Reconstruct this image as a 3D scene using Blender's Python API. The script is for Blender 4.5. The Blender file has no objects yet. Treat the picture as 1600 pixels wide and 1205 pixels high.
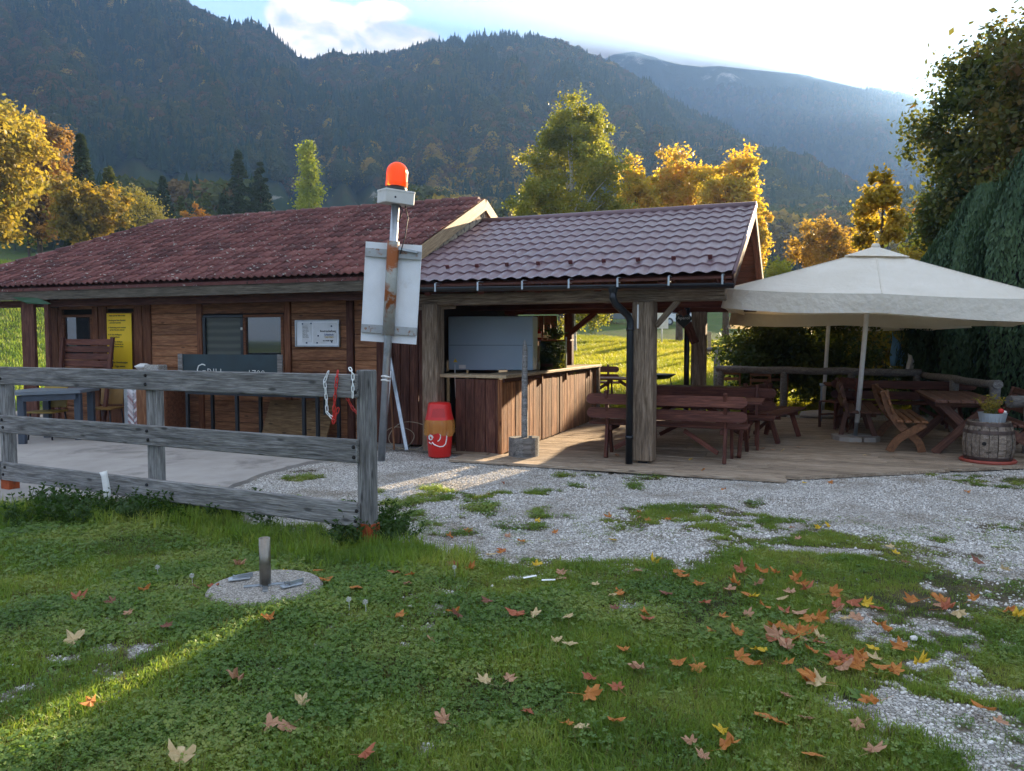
import bpy, math, random
import numpy as np
from mathutils import Vector, Matrix, Euler
R_ = math.radians
SC = bpy.context.scene
COL = SC.collection
random.seed(7)
RNG = np.random.default_rng(11)

# ------------------------------------------------------------ camera, sky, sun, exposure
CAMH, PITCH, FPX = 1.6, math.atan(70.5 / 1200), 1200.0
cam_d = bpy.data.cameras.new('camera')
cam_d.sensor_width = 36; cam_d.lens = 27.0; cam_d.clip_start = 0.05; cam_d.clip_end = 12000
cam = bpy.data.objects.new('camera', cam_d); COL.objects.link(cam)
cam.location = (0, 0, CAMH); cam.rotation_euler = (math.pi / 2 - PITCH, 0, 0)
SC.camera = cam

def ray(u, v):
    a = (u - 800) / FPX; b = (602.5 - v) / FPX
    return Vector((a, math.cos(PITCH) + b * math.sin(PITCH), -math.sin(PITCH) + b * math.cos(PITCH)))
def at(u, v, Y):                       # the point at depth Y seen at (u, v) of the photograph
    d = ray(u, v); k = Y / d.y
    return Vector((d.x * k, Y, CAMH + d.z * k))
def gnd(u, v, z=0.0):                  # the point of the plane z seen at (u, v)
    d = ray(u, v); k = (z - CAMH) / d.z
    return Vector((d.x * k, d.y * k, z))

SUND = ray(1552, 178).normalized()
SUN_EL = math.asin(SUND.z); SUN_AZ = math.atan2(SUND.x, SUND.y)
w = bpy.data.worlds.new('World'); SC.world = w; w.use_nodes = True
nt = w.node_tree; nt.nodes.clear()
def N(t, kind, **kw):
    n = t.nodes.new(kind)
    for k, v in kw.items():
        if k.startswith('i_'):
            n.inputs[k[2:].replace('_', ' ')].default_value = v
        else: setattr(n, k, v)
    return n
out = N(nt, 'ShaderNodeOutputWorld'); bg = N(nt, 'ShaderNodeBackground')
sky = N(nt, 'ShaderNodeTexSky', sky_type='NISHITA', sun_disc=False, sun_elevation=SUN_EL, sun_rotation=SUN_AZ,
        altitude=500, air_density=1.0, dust_density=.3, ozone_density=1.8)
SKY_STRENGTH = 0.05
bg.inputs['Strength'].default_value = SKY_STRENGTH
tc = N(nt, 'ShaderNodeTexCoord')
def wmath(op, a, b=None, clamp=False):
    n = N(nt, 'ShaderNodeMath', operation=op, use_clamp=clamp)
    for i, x in enumerate((a, b)):
        if x is None: continue
        if hasattr(x, 'links'): nt.links.new(x, n.inputs[i])
        else: n.inputs[i].default_value = x
    return n.outputs[0]
def wramp(x, lo, hi, a=0.0, b=1.0):
    n = N(nt, 'ShaderNodeMapRange', interpolation_type='SMOOTHSTEP')
    n.inputs[1].default_value = lo; n.inputs[2].default_value = hi; n.inputs[3].default_value = a; n.inputs[4].default_value = b
    nt.links.new(x, n.inputs[0]); return n.outputs[0]
# direction on a flat cloud layer: (x/y, z/y) is steady near the frame; clouds all round use plain direction noise
sep = N(nt, 'ShaderNodeSeparateXYZ'); nt.links.new(tc.outputs['Generated'], sep.inputs[0])
def cnoise(scale, detail, rough, vec, dist=0.0):
    n = N(nt, 'ShaderNodeTexNoise'); n.inputs['Scale'].default_value = scale; n.inputs['Detail'].default_value = detail
    n.inputs['Roughness'].default_value = rough; n.inputs['Distortion'].default_value = dist
    nt.links.new(vec, n.inputs['Vector']); return n.outputs['Fac']
mp = N(nt, 'ShaderNodeMapping'); mp.inputs['Scale'].default_value = (1, 1, 1.9); nt.links.new(tc.outputs['Generated'], mp.inputs['Vector'])
n_c = cnoise(9.0, 9, 0.58, mp.outputs[0], 0.2)
n_v = cnoise(3.0, 7, 0.6, mp.outputs[0], 0.6)
def blob(u, v, su, sv):               # soft elliptical cloud body round a direction
    d = ray(u, v).normalized()
    r = Vector((d.y, -d.x, 0)).normalized(); up = r.cross(d)
    def dot(vec, s):
        n = N(nt, 'ShaderNodeVectorMath', operation='DOT_PRODUCT'); n.inputs[1].default_value = vec
        nt.links.new(tc.outputs['Generated'], n.inputs[0]); return wmath('DIVIDE', n.outputs['Value'], s)
    a = dot(r, su); b = dot(up, sv)
    q = wmath('ADD', wmath('MULTIPLY', a, a), wmath('MULTIPLY', b, b))
    return wramp(q, 0.0, 2.2, 1.0, 0.0)
cu = None
for (u, v, su, sv) in ((545, 52, .090, .034), (470, 25, .045, .030), (620, 62, .055, .024), (520, 88, .06, .02), (455, 60, .03, .03), (600, 20, .04, .015)):
    b = blob(u, v, su, sv); cu = b if cu is None else wmath('MAXIMUM', cu, b)
cum = wramp(wmath('ADD', wmath('MULTIPLY', cu, 1.0), wmath('MULTIPLY', n_c, 1.0)), 1.02, 1.27)
# thin veil towards the sun side and added veils elsewhere that brighten the ground
sd = N(nt, 'ShaderNodeVectorMath', operation='DOT_PRODUCT'); sd.inputs[1].default_value = SUND; nt.links.new(tc.outputs['Generated'], sd.inputs[0])
sunny = wramp(sd.outputs['Value'], 0.77, 0.94)
blue = blob(520, 10, .34, .16)                 # the open blue gap over the middle ridge
veil = wramp(wmath('SUBTRACT', wmath('ADD', wmath('MULTIPLY', sunny, 0.62), n_v), wmath('MULTIPLY', blue, .45)), 0.22, 0.60)
veil = wmath('MULTIPLY', veil, 0.92)
def wmix(fac, a, b):
    n = N(nt, 'ShaderNodeMix', data_type='RGBA'); nt.links.new(fac, n.inputs[0])
    for s, x in ((n.inputs[6], a), (n.inputs[7], b)):
        if hasattr(x, 'links'): nt.links.new(x, s)
        else: s.default_value = (*x, 1)
    return n.outputs[2]
cs = 0.135 / SKY_STRENGTH
V_SUN = (.22 * cs, .15 * cs, .11 * cs); V_ELSE = (.84 * cs, .80 * cs, .78 * cs)
CLOUD_HI = (.95 * cs, .66 * cs, .42 * cs); CLOUD_LO = (.22 * cs, .20 * cs, .22 * cs)
tone = wramp(cnoise(14.0, 6, 0.6, mp.outputs[0], 0.3), 0.36, 0.60)
ccol = wmix(tone, CLOUD_LO, CLOUD_HI)
thin = N(nt, 'ShaderNodeValue'); thin.outputs[0].default_value = .85      # flat blue mixed into the sky colour to dim the clear sky
base = wmix(thin.outputs[0], sky.outputs[0], (.09 * cs, .21 * cs, .50 * cs))
c1 = wmix(veil, base, wmix(wramp(sd.outputs['Value'], .2, .86), V_ELSE, V_SUN))
c2 = wmix(cum, c1, ccol)
nt.links.new(c2, bg.inputs['Color']); nt.links.new(bg.outputs[0], out.inputs['Surface'])

sun_d = bpy.data.lights.new('sun', 'SUN'); sun_d.energy = 5.0; sun_d.angle = R_(0.5); sun_d.color = (1, .77, .50)
sun = bpy.data.objects.new('sun', sun_d); COL.objects.link(sun)
sun.rotation_euler = (-SUND).to_track_quat('-Z', 'Y').to_euler(); sun.location = (20, 30, 20)
vs = SC.view_settings; vs.view_transform = 'Standard'; vs.look = 'None'; vs.exposure = 3.55; vs.gamma = 1.0
try: vs.use_curve_mapping = False
except Exception: pass
cy = SC.cycles; cy.use_denoising = True; cy.max_bounces = 8; cy.diffuse_bounces = 3; cy.glossy_bounces = 3
cy.transmission_bounces = 5; cy.transparent_max_bounces = 8; cy.volume_bounces = 1; cy.use_adaptive_sampling = False
cy.caustics_reflective = False; cy.caustics_refractive = False; cy.sample_clamp_indirect = 6

# ------------------------------------------------------------ tagging and linking
def tag(o, label=None, cat=None, group=None, kind=None):
    if label: o['label'] = label
    if cat: o['category'] = cat
    if group: o['group'] = group
    if kind: o['kind'] = kind
    return o
def empty(name, loc=(0, 0, 0), rz=0.0, label=None, cat=None, group=None, rot=None):
    o = bpy.data.objects.new(name, None); COL.objects.link(o); o.location = loc
    o.rotation_euler = rot if rot else (0, 0, rz); o.empty_display_size = .1
    return tag(o, label, cat, group)
def link(name, mesh, parent=None, mat=None, M=None):
    o = bpy.data.objects.new(name, mesh); COL.objects.link(o)
    if mat is not None and not mesh.materials: mesh.materials.append(mat)
    if parent is not None: o.parent = parent
    if M is not None: o.matrix_local = M
    return o
def np_mesh(name, V, F, smooth=False, mat_idx=None):
    V = np.asarray(V, np.float32); F = np.asarray(F, np.int32); k = F.shape[1]
    me = bpy.data.meshes.new(name); me.vertices.add(len(V)); me.vertices.foreach_set('co', V.ravel())
    me.loops.add(F.size); me.loops.foreach_set('vertex_index', F.ravel())
    me.polygons.add(len(F)); me.polygons.foreach_set('loop_start', np.arange(0, F.size, k, dtype=np.int32))
    try: me.polygons.foreach_set('loop_total', np.full(len(F), k, np.int32))
    except Exception: pass
    if smooth: me.polygons.foreach_set('use_smooth', np.ones(len(F), bool))
    me.update(calc_edges=True); return me

class MB:
    def __init__(s): s.v = []; s.f = []; s.sm = []
    def add(s, vs, fs, smooth=False):
        o = len(s.v); s.v += [tuple(x) for x in vs]
        for f in fs: s.f.append(tuple(i + o for i in f)); s.sm.append(smooth)
        return s
    def box(s, c, d, rot=None, ch=0.0):
        c = Vector(c); hx, hy, hz = (x / 2 for x in d)
        ch = min(ch, hx * .45, hy * .45, hz * .45)
        if ch <= 0:
            P = [Vector((x * hx, y * hy, z * hz)) for x in (-1, 1) for y in (-1, 1) for z in (-1, 1)]
            F = [(0, 1, 3, 2), (4, 6, 7, 5), (0, 4, 5, 1), (2, 3, 7, 6), (0, 2, 6, 4), (1, 5, 7, 3)]
        else:
            P = []; idx = {}
            for x in (-1, 1):
                for y in (-1, 1):
                    for z in (-1, 1):
                        for a in range(3):
                            q = [x * (hx - ch), y * (hy - ch), z * (hz - ch)]; q[a] = (x * hx, y * hy, z * hz)[a]
                            idx[(x, y, z, a)] = len(P); P.append(Vector(q))
            F = []
            for a in range(3):
                b, c2 = (a + 1) % 3, (a + 2) % 3
                for sg in (-1, 1):
                    ring = []
                    for (p, q) in ((-1, -1), (1, -1), (1, 1), (-1, 1)):
                        k = [0, 0, 0]; k[a] = sg; k[b] = p; k[c2] = q; ring.append(idx[(*k, a)])
                    F.append(tuple(ring if sg > 0 else ring[::-1]))
                for p in (-1, 1):
                    for q in (-1, 1):
                        k0 = [0, 0, 0]; k1 = [0, 0, 0]; k0[a] = -1; k1[a] = 1; k0[b] = k1[b] = p; k0[c2] = k1[c2] = q
                        f = (idx[(*k0, b)], idx[(*k1, b)], idx[(*k1, c2)], idx[(*k0, c2)])
                        F.append(f if p * q > 0 else f[::-1])
            for x in (-1, 1):
                for y in (-1, 1):
                    for z in (-1, 1):
                        f = tuple(idx[(x, y, z, a)] for a in range(3)); F.append(f if x * y * z > 0 else f[::-1])
        if rot is not None:
            m = rot if isinstance(rot, Matrix) else Euler(rot).to_matrix()
            P = [m @ p for p in P]
        return s.add([p + c for p in P], F)
    def tube(s, pts, r, n=10, cap=True, smooth=True):
        pts = [Vector(p) for p in pts]; rs = r if isinstance(r, (list, tuple)) else [r] * len(pts)
        V = []; ref = None
        for i, p in enumerate(pts):
            t = (pts[min(i + 1, len(pts) - 1)] - pts[max(i - 1, 0)]).normalized()
            if ref is None: ref = Vector((0, 0, 1)) if abs(t.z) < .9 else Vector((1, 0, 0))
            a = t.cross(ref); a = a.normalized() if a.length > 1e-5 else t.orthogonal().normalized(); b = t.cross(a); ref = -b if False else ref
            for k in range(n):
                q = 2 * math.pi * k / n; V.append(p + (a * math.cos(q) + b * math.sin(q)) * rs[i])
        F = [(i * n + k, i * n + (k + 1) % n, (i + 1) * n + (k + 1) % n, (i + 1) * n + k) for i in range(len(pts) - 1) for k in range(n)]
        s.add(V, F, smooth)
        if cap:
            o = len(s.v) - len(V)
            s.f.append(tuple(o + k for k in range(n))[::-1]); s.sm.append(False)
            s.f.append(tuple(o + (len(pts) - 1) * n + k for k in range(n))); s.sm.append(False)
        return s
    def lathe(s, prof, n=24, c=(0, 0, 0), smooth=True):
        c = Vector(c); V = [c + Vector((r * math.cos(2 * math.pi * k / n), r * math.sin(2 * math.pi * k / n), z)) for r, z in prof for k in range(n)]
        F = [(i * n + k, i * n + (k + 1) % n, (i + 1) * n + (k + 1) % n, (i + 1) * n + k) for i in range(len(prof) - 1) for k in range(n)]
        return s.add(V, F, smooth)
    def prism(s, poly, y0, y1, ax='y', smooth=False):   # poly in the plane across ax
        def P(a, b, t): return {'y': (a, t, b), 'x': (t, a, b), 'z': (a, b, t)}[ax]
        n = len(poly); V = [P(a, b, y0) for a, b in poly] + [P(a, b, y1) for a, b in poly]
        F = [(i, (i + 1) % n, n + (i + 1) % n, n + i) for i in range(n)] + [tuple(range(n))[::-1], tuple(range(n, 2 * n))]
        return s.add(V, F, smooth)
    def mesh(s, name, mat=None):
        me = bpy.data.meshes.new(name); me.from_pydata(s.v, [], s.f)
        me.polygons.foreach_set('use_smooth', s.sm); me.update()
        if mat: me.materials.append(mat)
        return me
    def build(s, name, mat, parent=None, M=None, bev=0.0):
        me = s.mesh(name, mat)
        if bev:
            import bmesh
            bm = bmesh.new(); bm.from_mesh(me); bmesh.ops.recalc_face_normals(bm, faces=bm.faces)
            bm.to_mesh(me); bm.free()
        return link(name, me, parent, None, M)

_bm_cache = {}
def board(name, p0, p1, w, t, nrm, mat, parent=None, ch=.004, jit=0.0):
    """one piece of timber from p0 to p1, w across, t thick along nrm; grain along its own x"""
    p0, p1, nrm = Vector(p0), Vector(p1), Vector(nrm)
    x = (p1 - p0); L = x.length; x.normalize(); z = (nrm - x * nrm.dot(x)).normalized(); y = z.cross(x)
    if jit: z = (z + y * random.uniform(-jit, jit) * 3).normalized(); y = z.cross(x)
    key = (round(L, 3), round(w, 3), round(t, 3), ch, mat.name)
    me = _bm_cache.get(key)
    if me is None:
        me = MB().box((0, 0, 0), (L, w, t), ch=ch).mesh(name, mat); _bm_cache[key] = me
    c = (p0 + p1) / 2
    if jit: c = c + z * random.uniform(-jit, jit)
    M = Matrix(((x.x, y.x, z.x, c.x), (x.y, y.y, z.y, c.y), (x.z, y.z, z.z, c.z), (0, 0, 0, 1)))
    return link(name, me, parent, None, M)

# ------------------------------------------------------------ materials
def mat_new(name):
    m = bpy.data.materials.new(name); m.use_nodes = True; t = m.node_tree; t.nodes.clear()
    o = N(t, 'ShaderNodeOutputMaterial'); p = N(t, 'ShaderNodeBsdfPrincipled'); t.links.new(p.outputs[0], o.inputs['Surface'])
    return m, t, p, o
def L(t, a, b): t.links.new(a, b)
def coords(t, kind='Object', scale=(1, 1, 1), rnd=0.0):
    c = N(t, 'ShaderNodeTexCoord'); mp = N(t, 'ShaderNodeMapping'); mp.inputs['Scale'].default_value = scale
    L(t, c.outputs[kind], mp.inputs['Vector'])
    if rnd:
        oi = N(t, 'ShaderNodeObjectInfo'); k = N(t, 'ShaderNodeMath', operation='MULTIPLY'); k.inputs[1].default_value = rnd
        L(t, oi.outputs['Random'], k.inputs[0]); cb = N(t, 'ShaderNodeCombineXYZ')
        for i in range(3): L(t, k.outputs[0], cb.inputs[i])
        L(t, cb.outputs[0], mp.inputs['Location'])
    return mp.outputs[0]
def noise(t, vec, scale, detail=4, rough=.55, dist=0.0):
    n = N(t, 'ShaderNodeTexNoise'); n.inputs['Scale'].default_value = scale; n.inputs['Detail'].default_value = detail
    n.inputs['Roughness'].default_value = rough; n.inputs['Distortion'].default_value = dist; L(t, vec, n.inputs['Vector']); return n.outputs['Fac']
def ramp(t, fac, stops):
    r = N(t, 'ShaderNodeValToRGB'); e = r.color_ramp.elements
    while len(e) < len(stops): e.new(.5)
    for i, (p, c) in enumerate(stops):
        e[i].position = p; e[i].color = (*c, 1) if len(c) == 3 else c
    L(t, fac, r.inputs[0]); return r.outputs[0]
def mrange(t, x, lo, hi, a=0.0, b=1.0, smooth=True):
    n = N(t, 'ShaderNodeMapRange', interpolation_type='SMOOTHSTEP' if smooth else 'LINEAR')
    for i, q in enumerate((lo, hi, a, b)): n.inputs[i + 1].default_value = q
    L(t, x, n.inputs[0]); return n.outputs[0]
def math_(t, op, a, b=0.0, clamp=False):
    n = N(t, 'ShaderNodeMath', operation=op, use_clamp=clamp)
    for i, x in enumerate((a, b)):
        if hasattr(x, 'links'): L(t, x, n.inputs[i])
        else: n.inputs[i].default_value = x
    return n.outputs[0]
def mix(t, fac, a, b, mode='MIX'):
    n = N(t, 'ShaderNodeMix', data_type='RGBA', blend_type=mode)
    for s, x in ((n.inputs[0], fac), (n.inputs[6], a), (n.inputs[7], b)):
        if hasattr(x, 'links'): L(t, x, s)
        elif isinstance(x, (int, float)): s.default_value = x
        else: s.default_value = (*x, 1)
    return n.outputs[2]
def bump(t, p, h, strength=.3, dist=.01):
    b = N(t, 'ShaderNodeBump'); b.inputs['Strength'].default_value = strength; b.inputs['Distance'].default_value = dist
    L(t, h, b.inputs['Height']); L(t, b.outputs[0], p.inputs['Normal'])
def rnd_obj(t):
    return N(t, 'ShaderNodeObjectInfo').outputs['Random']
def sset(p, **kw):
    for k, v in kw.items(): p.inputs[k.replace('_', ' ')].default_value = v

def wood(name, dark, mid, light, rough=.75, grain=1.0, knots=True, spec=.25, var=.35, bmp=.5):
    m, t, p, o = mat_new(name)
    c = coords(t, 'Object', (1.1, 9, 9), 37.0)
    a = noise(t, c, 2.4, 6, .62, .6)
    col = ramp(t, a, [(.25, dark), (.5, mid), (.75, light)])
    c2 = coords(t, 'Object', (2.2, 75, 75), 91.0)
    g = noise(t, c2, 2.0, 5, .7, .3)
    col = mix(t, mrange(t, g, .38, .66), mix(t, 1.0, col, (.45, .43, .42), 'MULTIPLY'), col)
    if knots:
        v = N(t, 'ShaderNodeTexVoronoi', feature='F1'); v.inputs['Scale'].default_value = 1.0; v.inputs['Randomness'].default_value = 1.0
        L(t, coords(t, 'Object', (2.6, 8, 8), 13.0), v.inputs['Vector'])
        k = mrange(t, v.outputs['Distance'], .06, .16, 1, 0)
        col = mix(t, math_(t, 'MULTIPLY', k, .75), col, tuple(x * .28 for x in dark))
    r = rnd_obj(t)
    hs = N(t, 'ShaderNodeHueSaturation'); L(t, col, hs.inputs['Color'])
    L(t, mrange(t, r, 0, 1, 1 - var, 1 + var, False), hs.inputs['Value'])
    L(t, hs.outputs[0], p.inputs['Base Color']); sset(p, Roughness=rough); p.inputs['Specular IOR Level'].default_value = spec
    cr = N(t, 'ShaderNodeTexNoise'); cr.inputs['Scale'].default_value = 1.5; cr.inputs['Detail'].default_value = 3
    L(t, coords(t, 'Object', (.8, 30, 30), 7.0), cr.inputs['Vector'])
    h = math_(t, 'ADD', g, mrange(t, cr.outputs['Fac'], .60, .66, 0, -1.2))
    bump(t, p, h, bmp * grain, .006)
    return m
def plain(name, col, rough=.5, metal=0.0, var=.12, scale=6.0, spec=.5, bmp=0.0, dirt=None, dirt_scale=3.0, dirt_lo=.52, dirt_hi=.7, coat=0):
    m, t, p, o = mat_new(name); c = coords(t, 'Object', (1, 1, 1), 5.0)
    n = noise(t, c, scale, 5, .6)
    cc = ramp(t, n, [(.3, tuple(x * (1 - var) for x in col)), (.7, tuple(min(1, x * (1 + var)) for x in col))])
    if dirt:
        d = noise(t, c, dirt_scale, 7, .65, .4); cc = mix(t, mrange(t, d, dirt_lo, dirt_hi), cc, dirt)
    L(t, cc, p.inputs['Base Color']); sset(p, Roughness=rough, Metallic=metal); p.inputs['Specular IOR Level'].default_value = spec
    if coat: p.inputs['Coat Weight'].default_value = coat; p.inputs['Coat Roughness'].default_value = .15
    if bmp: bump(t, p, noise(t, c, scale * 8, 4, .6), bmp, .004)
    return m
def leafmat(name, cols, trans=.45, rough=.55, clump=.35, tcol=1.6, sheen=.3, inst=False):
    """foliage: colour varies per clump and per leaf (face attribute rv), light passes through"""
    m, t, p, o = mat_new(name)
    at_ = N(t, 'ShaderNodeAttribute', attribute_name='rv')
    c = coords(t, 'Object', (1, 1, 1), 0)
    if inst:
        c = N(t, 'ShaderNodeObjectInfo').outputs['Location']; n = noise(t, c, clump, 5, .65)
    else: n = noise(t, c, clump, 2, .5)
    f = math_(t, 'ADD', math_(t, 'MULTIPLY', at_.outputs['Fac'], .55), math_(t, 'MULTIPLY', mrange(t, n, .3, .7), .45)) if not inst else math_(t, 'ADD', math_(t, 'MULTIPLY', at_.outputs['Fac'], .35), math_(t, 'MULTIPLY', mrange(t, n, .32, .68), .65))
    k = len(cols); col = ramp(t, f, [(i / (k - 1), cc) for i, cc in enumerate(cols)])
    L(t, col, p.inputs['Base Color']); sset(p, Roughness=rough); p.inputs['Specular IOR Level'].default_value = sheen
    tr = N(t, 'ShaderNodeBsdfTranslucent'); tc_ = mix(t, 1.0, col, (tcol, tcol, tcol * .6), 'MULTIPLY'); L(t, tc_, tr.inputs['Color'])
    ms = N(t, 'ShaderNodeMixShader'); ms.inputs[0].default_value = trans
    L(t, p.outputs[0], ms.inputs[1]); L(t, tr.outputs[0], ms.inputs[2]); L(t, ms.outputs[0], o.inputs['Surface'])
    return m

# ------------------------------------------------------------ noise on arrays
def _hash(ix, iy, s):
    h = (ix.astype(np.int64) * 374761393 + iy.astype(np.int64) * 668265263 + s * 974634777) & 0xffffffff
    h = ((h ^ (h >> 13)) * 1274126177) & 0xffffffff
    return ((h ^ (h >> 16)) & 0xffff) / 65535.0
def vnoise(x, y, s=0):
    x = np.asarray(x, float); y = np.asarray(y, float)
    ix = np.floor(x); iy = np.floor(y); fx = x - ix; fy = y - iy; fx = fx * fx * (3 - 2 * fx); fy = fy * fy * (3 - 2 * fy)
    a = _hash(ix, iy, s); b = _hash(ix + 1, iy, s); c = _hash(ix, iy + 1, s); d = _hash(ix + 1, iy + 1, s)
    return (a + (b - a) * fx) * (1 - fy) + (c + (d - c) * fx) * fy
def fbm(x, y, o=5, s=0, ridged=False):
    r = 0; a = .5; t = 0
    for i in range(o):
        n = vnoise(x * 2 ** i, y * 2 ** i, s + i)
        if ridged: n = 1 - np.abs(2 * n - 1)
        r = r + a * n; t += a; a *= .5
    return r / t
def sstep(a, b, x):
    t = np.clip((np.asarray(x, float) - a) / (b - a), 0, 1); return t * t * (3 - 2 * t)

# ------------------------------------------------------------ instancing for the uncountable
def scatter(name, pts, rots, scales, idx, protos, kind='stuff', label=None, cat=None, parent=None):
    """one object whose points carry instances of the prototypes (meshes that live only here)"""
    pc = bpy.data.collections.new(name + '_kit')
    for i, me in enumerate(protos):
        o = bpy.data.objects.new('%s_kit_%02d' % (name, i), me); pc.objects.link(o)
    me = bpy.data.meshes.new(name); n = len(pts)
    me.vertices.add(n); me.vertices.foreach_set('co', np.asarray(pts, np.float32).ravel())
    a = me.attributes.new('rot', 'FLOAT_VECTOR', 'POINT'); a.data.foreach_set('vector', np.asarray(rots, np.float32).ravel())
    sc = np.asarray(scales, np.float32)
    if sc.ndim == 1: sc = np.repeat(sc[:, None], 3, 1)
    a = me.attributes.new('scl', 'FLOAT_VECTOR', 'POINT'); a.data.foreach_set('vector', sc.ravel())
    a = me.attributes.new('idx', 'INT', 'POINT'); a.data.foreach_set('value', np.asarray(idx, np.int32))
    o = bpy.data.objects.new(name, me); COL.objects.link(o)
    g = bpy.data.node_groups.new(name, 'GeometryNodeTree')
    g.interface.new_socket('Geometry', in_out='INPUT', socket_type='NodeSocketGeometry')
    g.interface.new_socket('Geometry', in_out='OUTPUT', socket_type='NodeSocketGeometry')
    gi = g.nodes.new('NodeGroupInput'); go = g.nodes.new('NodeGroupOutput')
    m2p = g.nodes.new('GeometryNodeMeshToPoints'); ip = g.nodes.new('GeometryNodeInstanceOnPoints'); ci = g.nodes.new('GeometryNodeCollectionInfo')
    ci.inputs['Collection'].default_value = pc; ci.inputs['Separate Children'].default_value = True; ci.inputs['Reset Children'].default_value = True
    def att(nm, ty):
        q = g.nodes.new('GeometryNodeInputNamedAttribute'); q.data_type = ty; q.inputs['Name'].default_value = nm
        return q.outputs['Attribute']
    e2r = g.nodes.new('FunctionNodeEulerToRotation')
    g.links.new(gi.outputs[0], m2p.inputs[0]); g.links.new(m2p.outputs[0], ip.inputs['Points']); g.links.new(ci.outputs[0], ip.inputs['Instance'])
    ip.inputs['Pick Instance'].default_value = True
    g.links.new(att('idx', 'INT'), ip.inputs['Instance Index'])
    g.links.new(att('rot', 'FLOAT_VECTOR'), e2r.inputs[0]); g.links.new(e2r.outputs[0], ip.inputs['Rotation'])
    g.links.new(att('scl', 'FLOAT_VECTOR'), ip.inputs['Scale']); g.links.new(ip.outputs[0], go.inputs[0])
    md = o.modifiers.new('scatter', 'NODES'); md.node_group = g
    if parent: o.parent = parent
    return tag(o, label, cat, None, kind)

# ------------------------------------------------------------ lie of the land
def hgt(x, y):
    x = np.asarray(x, float); y = np.asarray(y, float)
    t = np.maximum(0, y - 17)
    z = .050 * t + .04 * np.maximum(0, np.minimum(y, 75) - 49) + .13 * np.maximum(0, y - 75) * sstep(60, 140, y)
    z = z + sstep(-6, -26, x) * sstep(15, 42, y) * 4.6
    z = z - sstep(4, 26, x) * sstep(20, 60, y) * 0.8
    z = z + (fbm(x * .05, y * .05, 3, 3) - .5) * 1.2 * sstep(16, 40, y)
    z = z + (fbm(x * .7, y * .7, 3, 9) - .5) * .07 * (1 - sstep(7.2, 8.6, y)) + (fbm(x * .7, y * .7, 3, 9) - .5) * .025
    dd = sstep(7.0, 9.0, y) * (1 - sstep(16, 18.5, y)) * (1 - sstep(9.5, 11.5, x))
    return z - .022 * dd - .35 * sstep(9.9, 10.5, y - .39 * -x * 0) * dd * 0
BPX = [(-900, 800), (-300, 800), (0, 800), (120, 792), (240, 796), (330, 800), (420, 822), (500, 842), (560, 842), (650, 852), (760, 866), (900, 880), (1000, 888),
       (1080, 868), (1180, 835), (1260, 815), (1310, 826), (1380, 862), (1460, 884), (1540, 900), (1600, 908), (1900, 930), (2600, 940)]
_bp = [gnd(u, v) for u, v in BPX]; _bx = np.array([p.x for p in _bp]); _by = np.array([p.y for p in _bp]); _o = np.argsort(_bx); _bx = _bx[_o]; _by = _by[_o]
GRAVEL = [(945, 852, 165, 24), (1210, 872, 75, 12), (1480, 985, 95, 34), (1430, 915, 60, 9), (1570, 1075, 75, 60), (1390, 1135, 110, 32), (1500, 1190, 130, 30), (1345, 1000, 40, 12), (1240, 1090, 40, 10),
          (1400, 1080, 60, 12), (800, 905, 50, 6), (1290, 1115, 60, 14), (620, 1020, 30, 7), (1330, 1060, 40, 10)]
GRASSP = [(620, 830, 90, 10), (720, 838, 70, 8), (760, 770, 60, 8), (700, 772, 75, 15), (770, 800, 90, 14), (660, 805, 70, 12), (1060, 802, 160, 18), (1170, 815, 150, 24), (1330, 850, 90, 16), (930, 838, 60, 8), (1000, 858, 70, 8), (850, 822, 50, 9), (1420, 838, 50, 8), (1480, 862, 60, 8), (955, 760, 30, 6), (1000, 744, 50, 5), (880, 738, 24, 5), (1530, 820, 60, 12), (1570, 850, 60, 14),
          (470, 725, 30, 6), (500, 745, 40, 5), (350, 772, 60, 10), (520, 775, 22, 6), (1190, 786, 30, 4), (1580, 752, 70, 16), (1500, 742, 60, 6), (870, 760, 10, 3), (1540, 812, 26, 4)]
def ell(lst, x, y):
    m = np.zeros_like(np.asarray(x, float))
    for u, v, a, b in lst:
        c = gnd(u, v); l = gnd(u + a, v); n_ = gnd(u, v + b); f_ = gnd(u, v - b)
        ax = abs(l.x - c.x); ay = abs(f_.y - n_.y) / 2
        q = ((x - c.x) / ax) ** 2 + ((y - c.y) / ay) ** 2
        m = np.maximum(m, np.clip(1.45 - q * .9, 0, 1))
    return m
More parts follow.
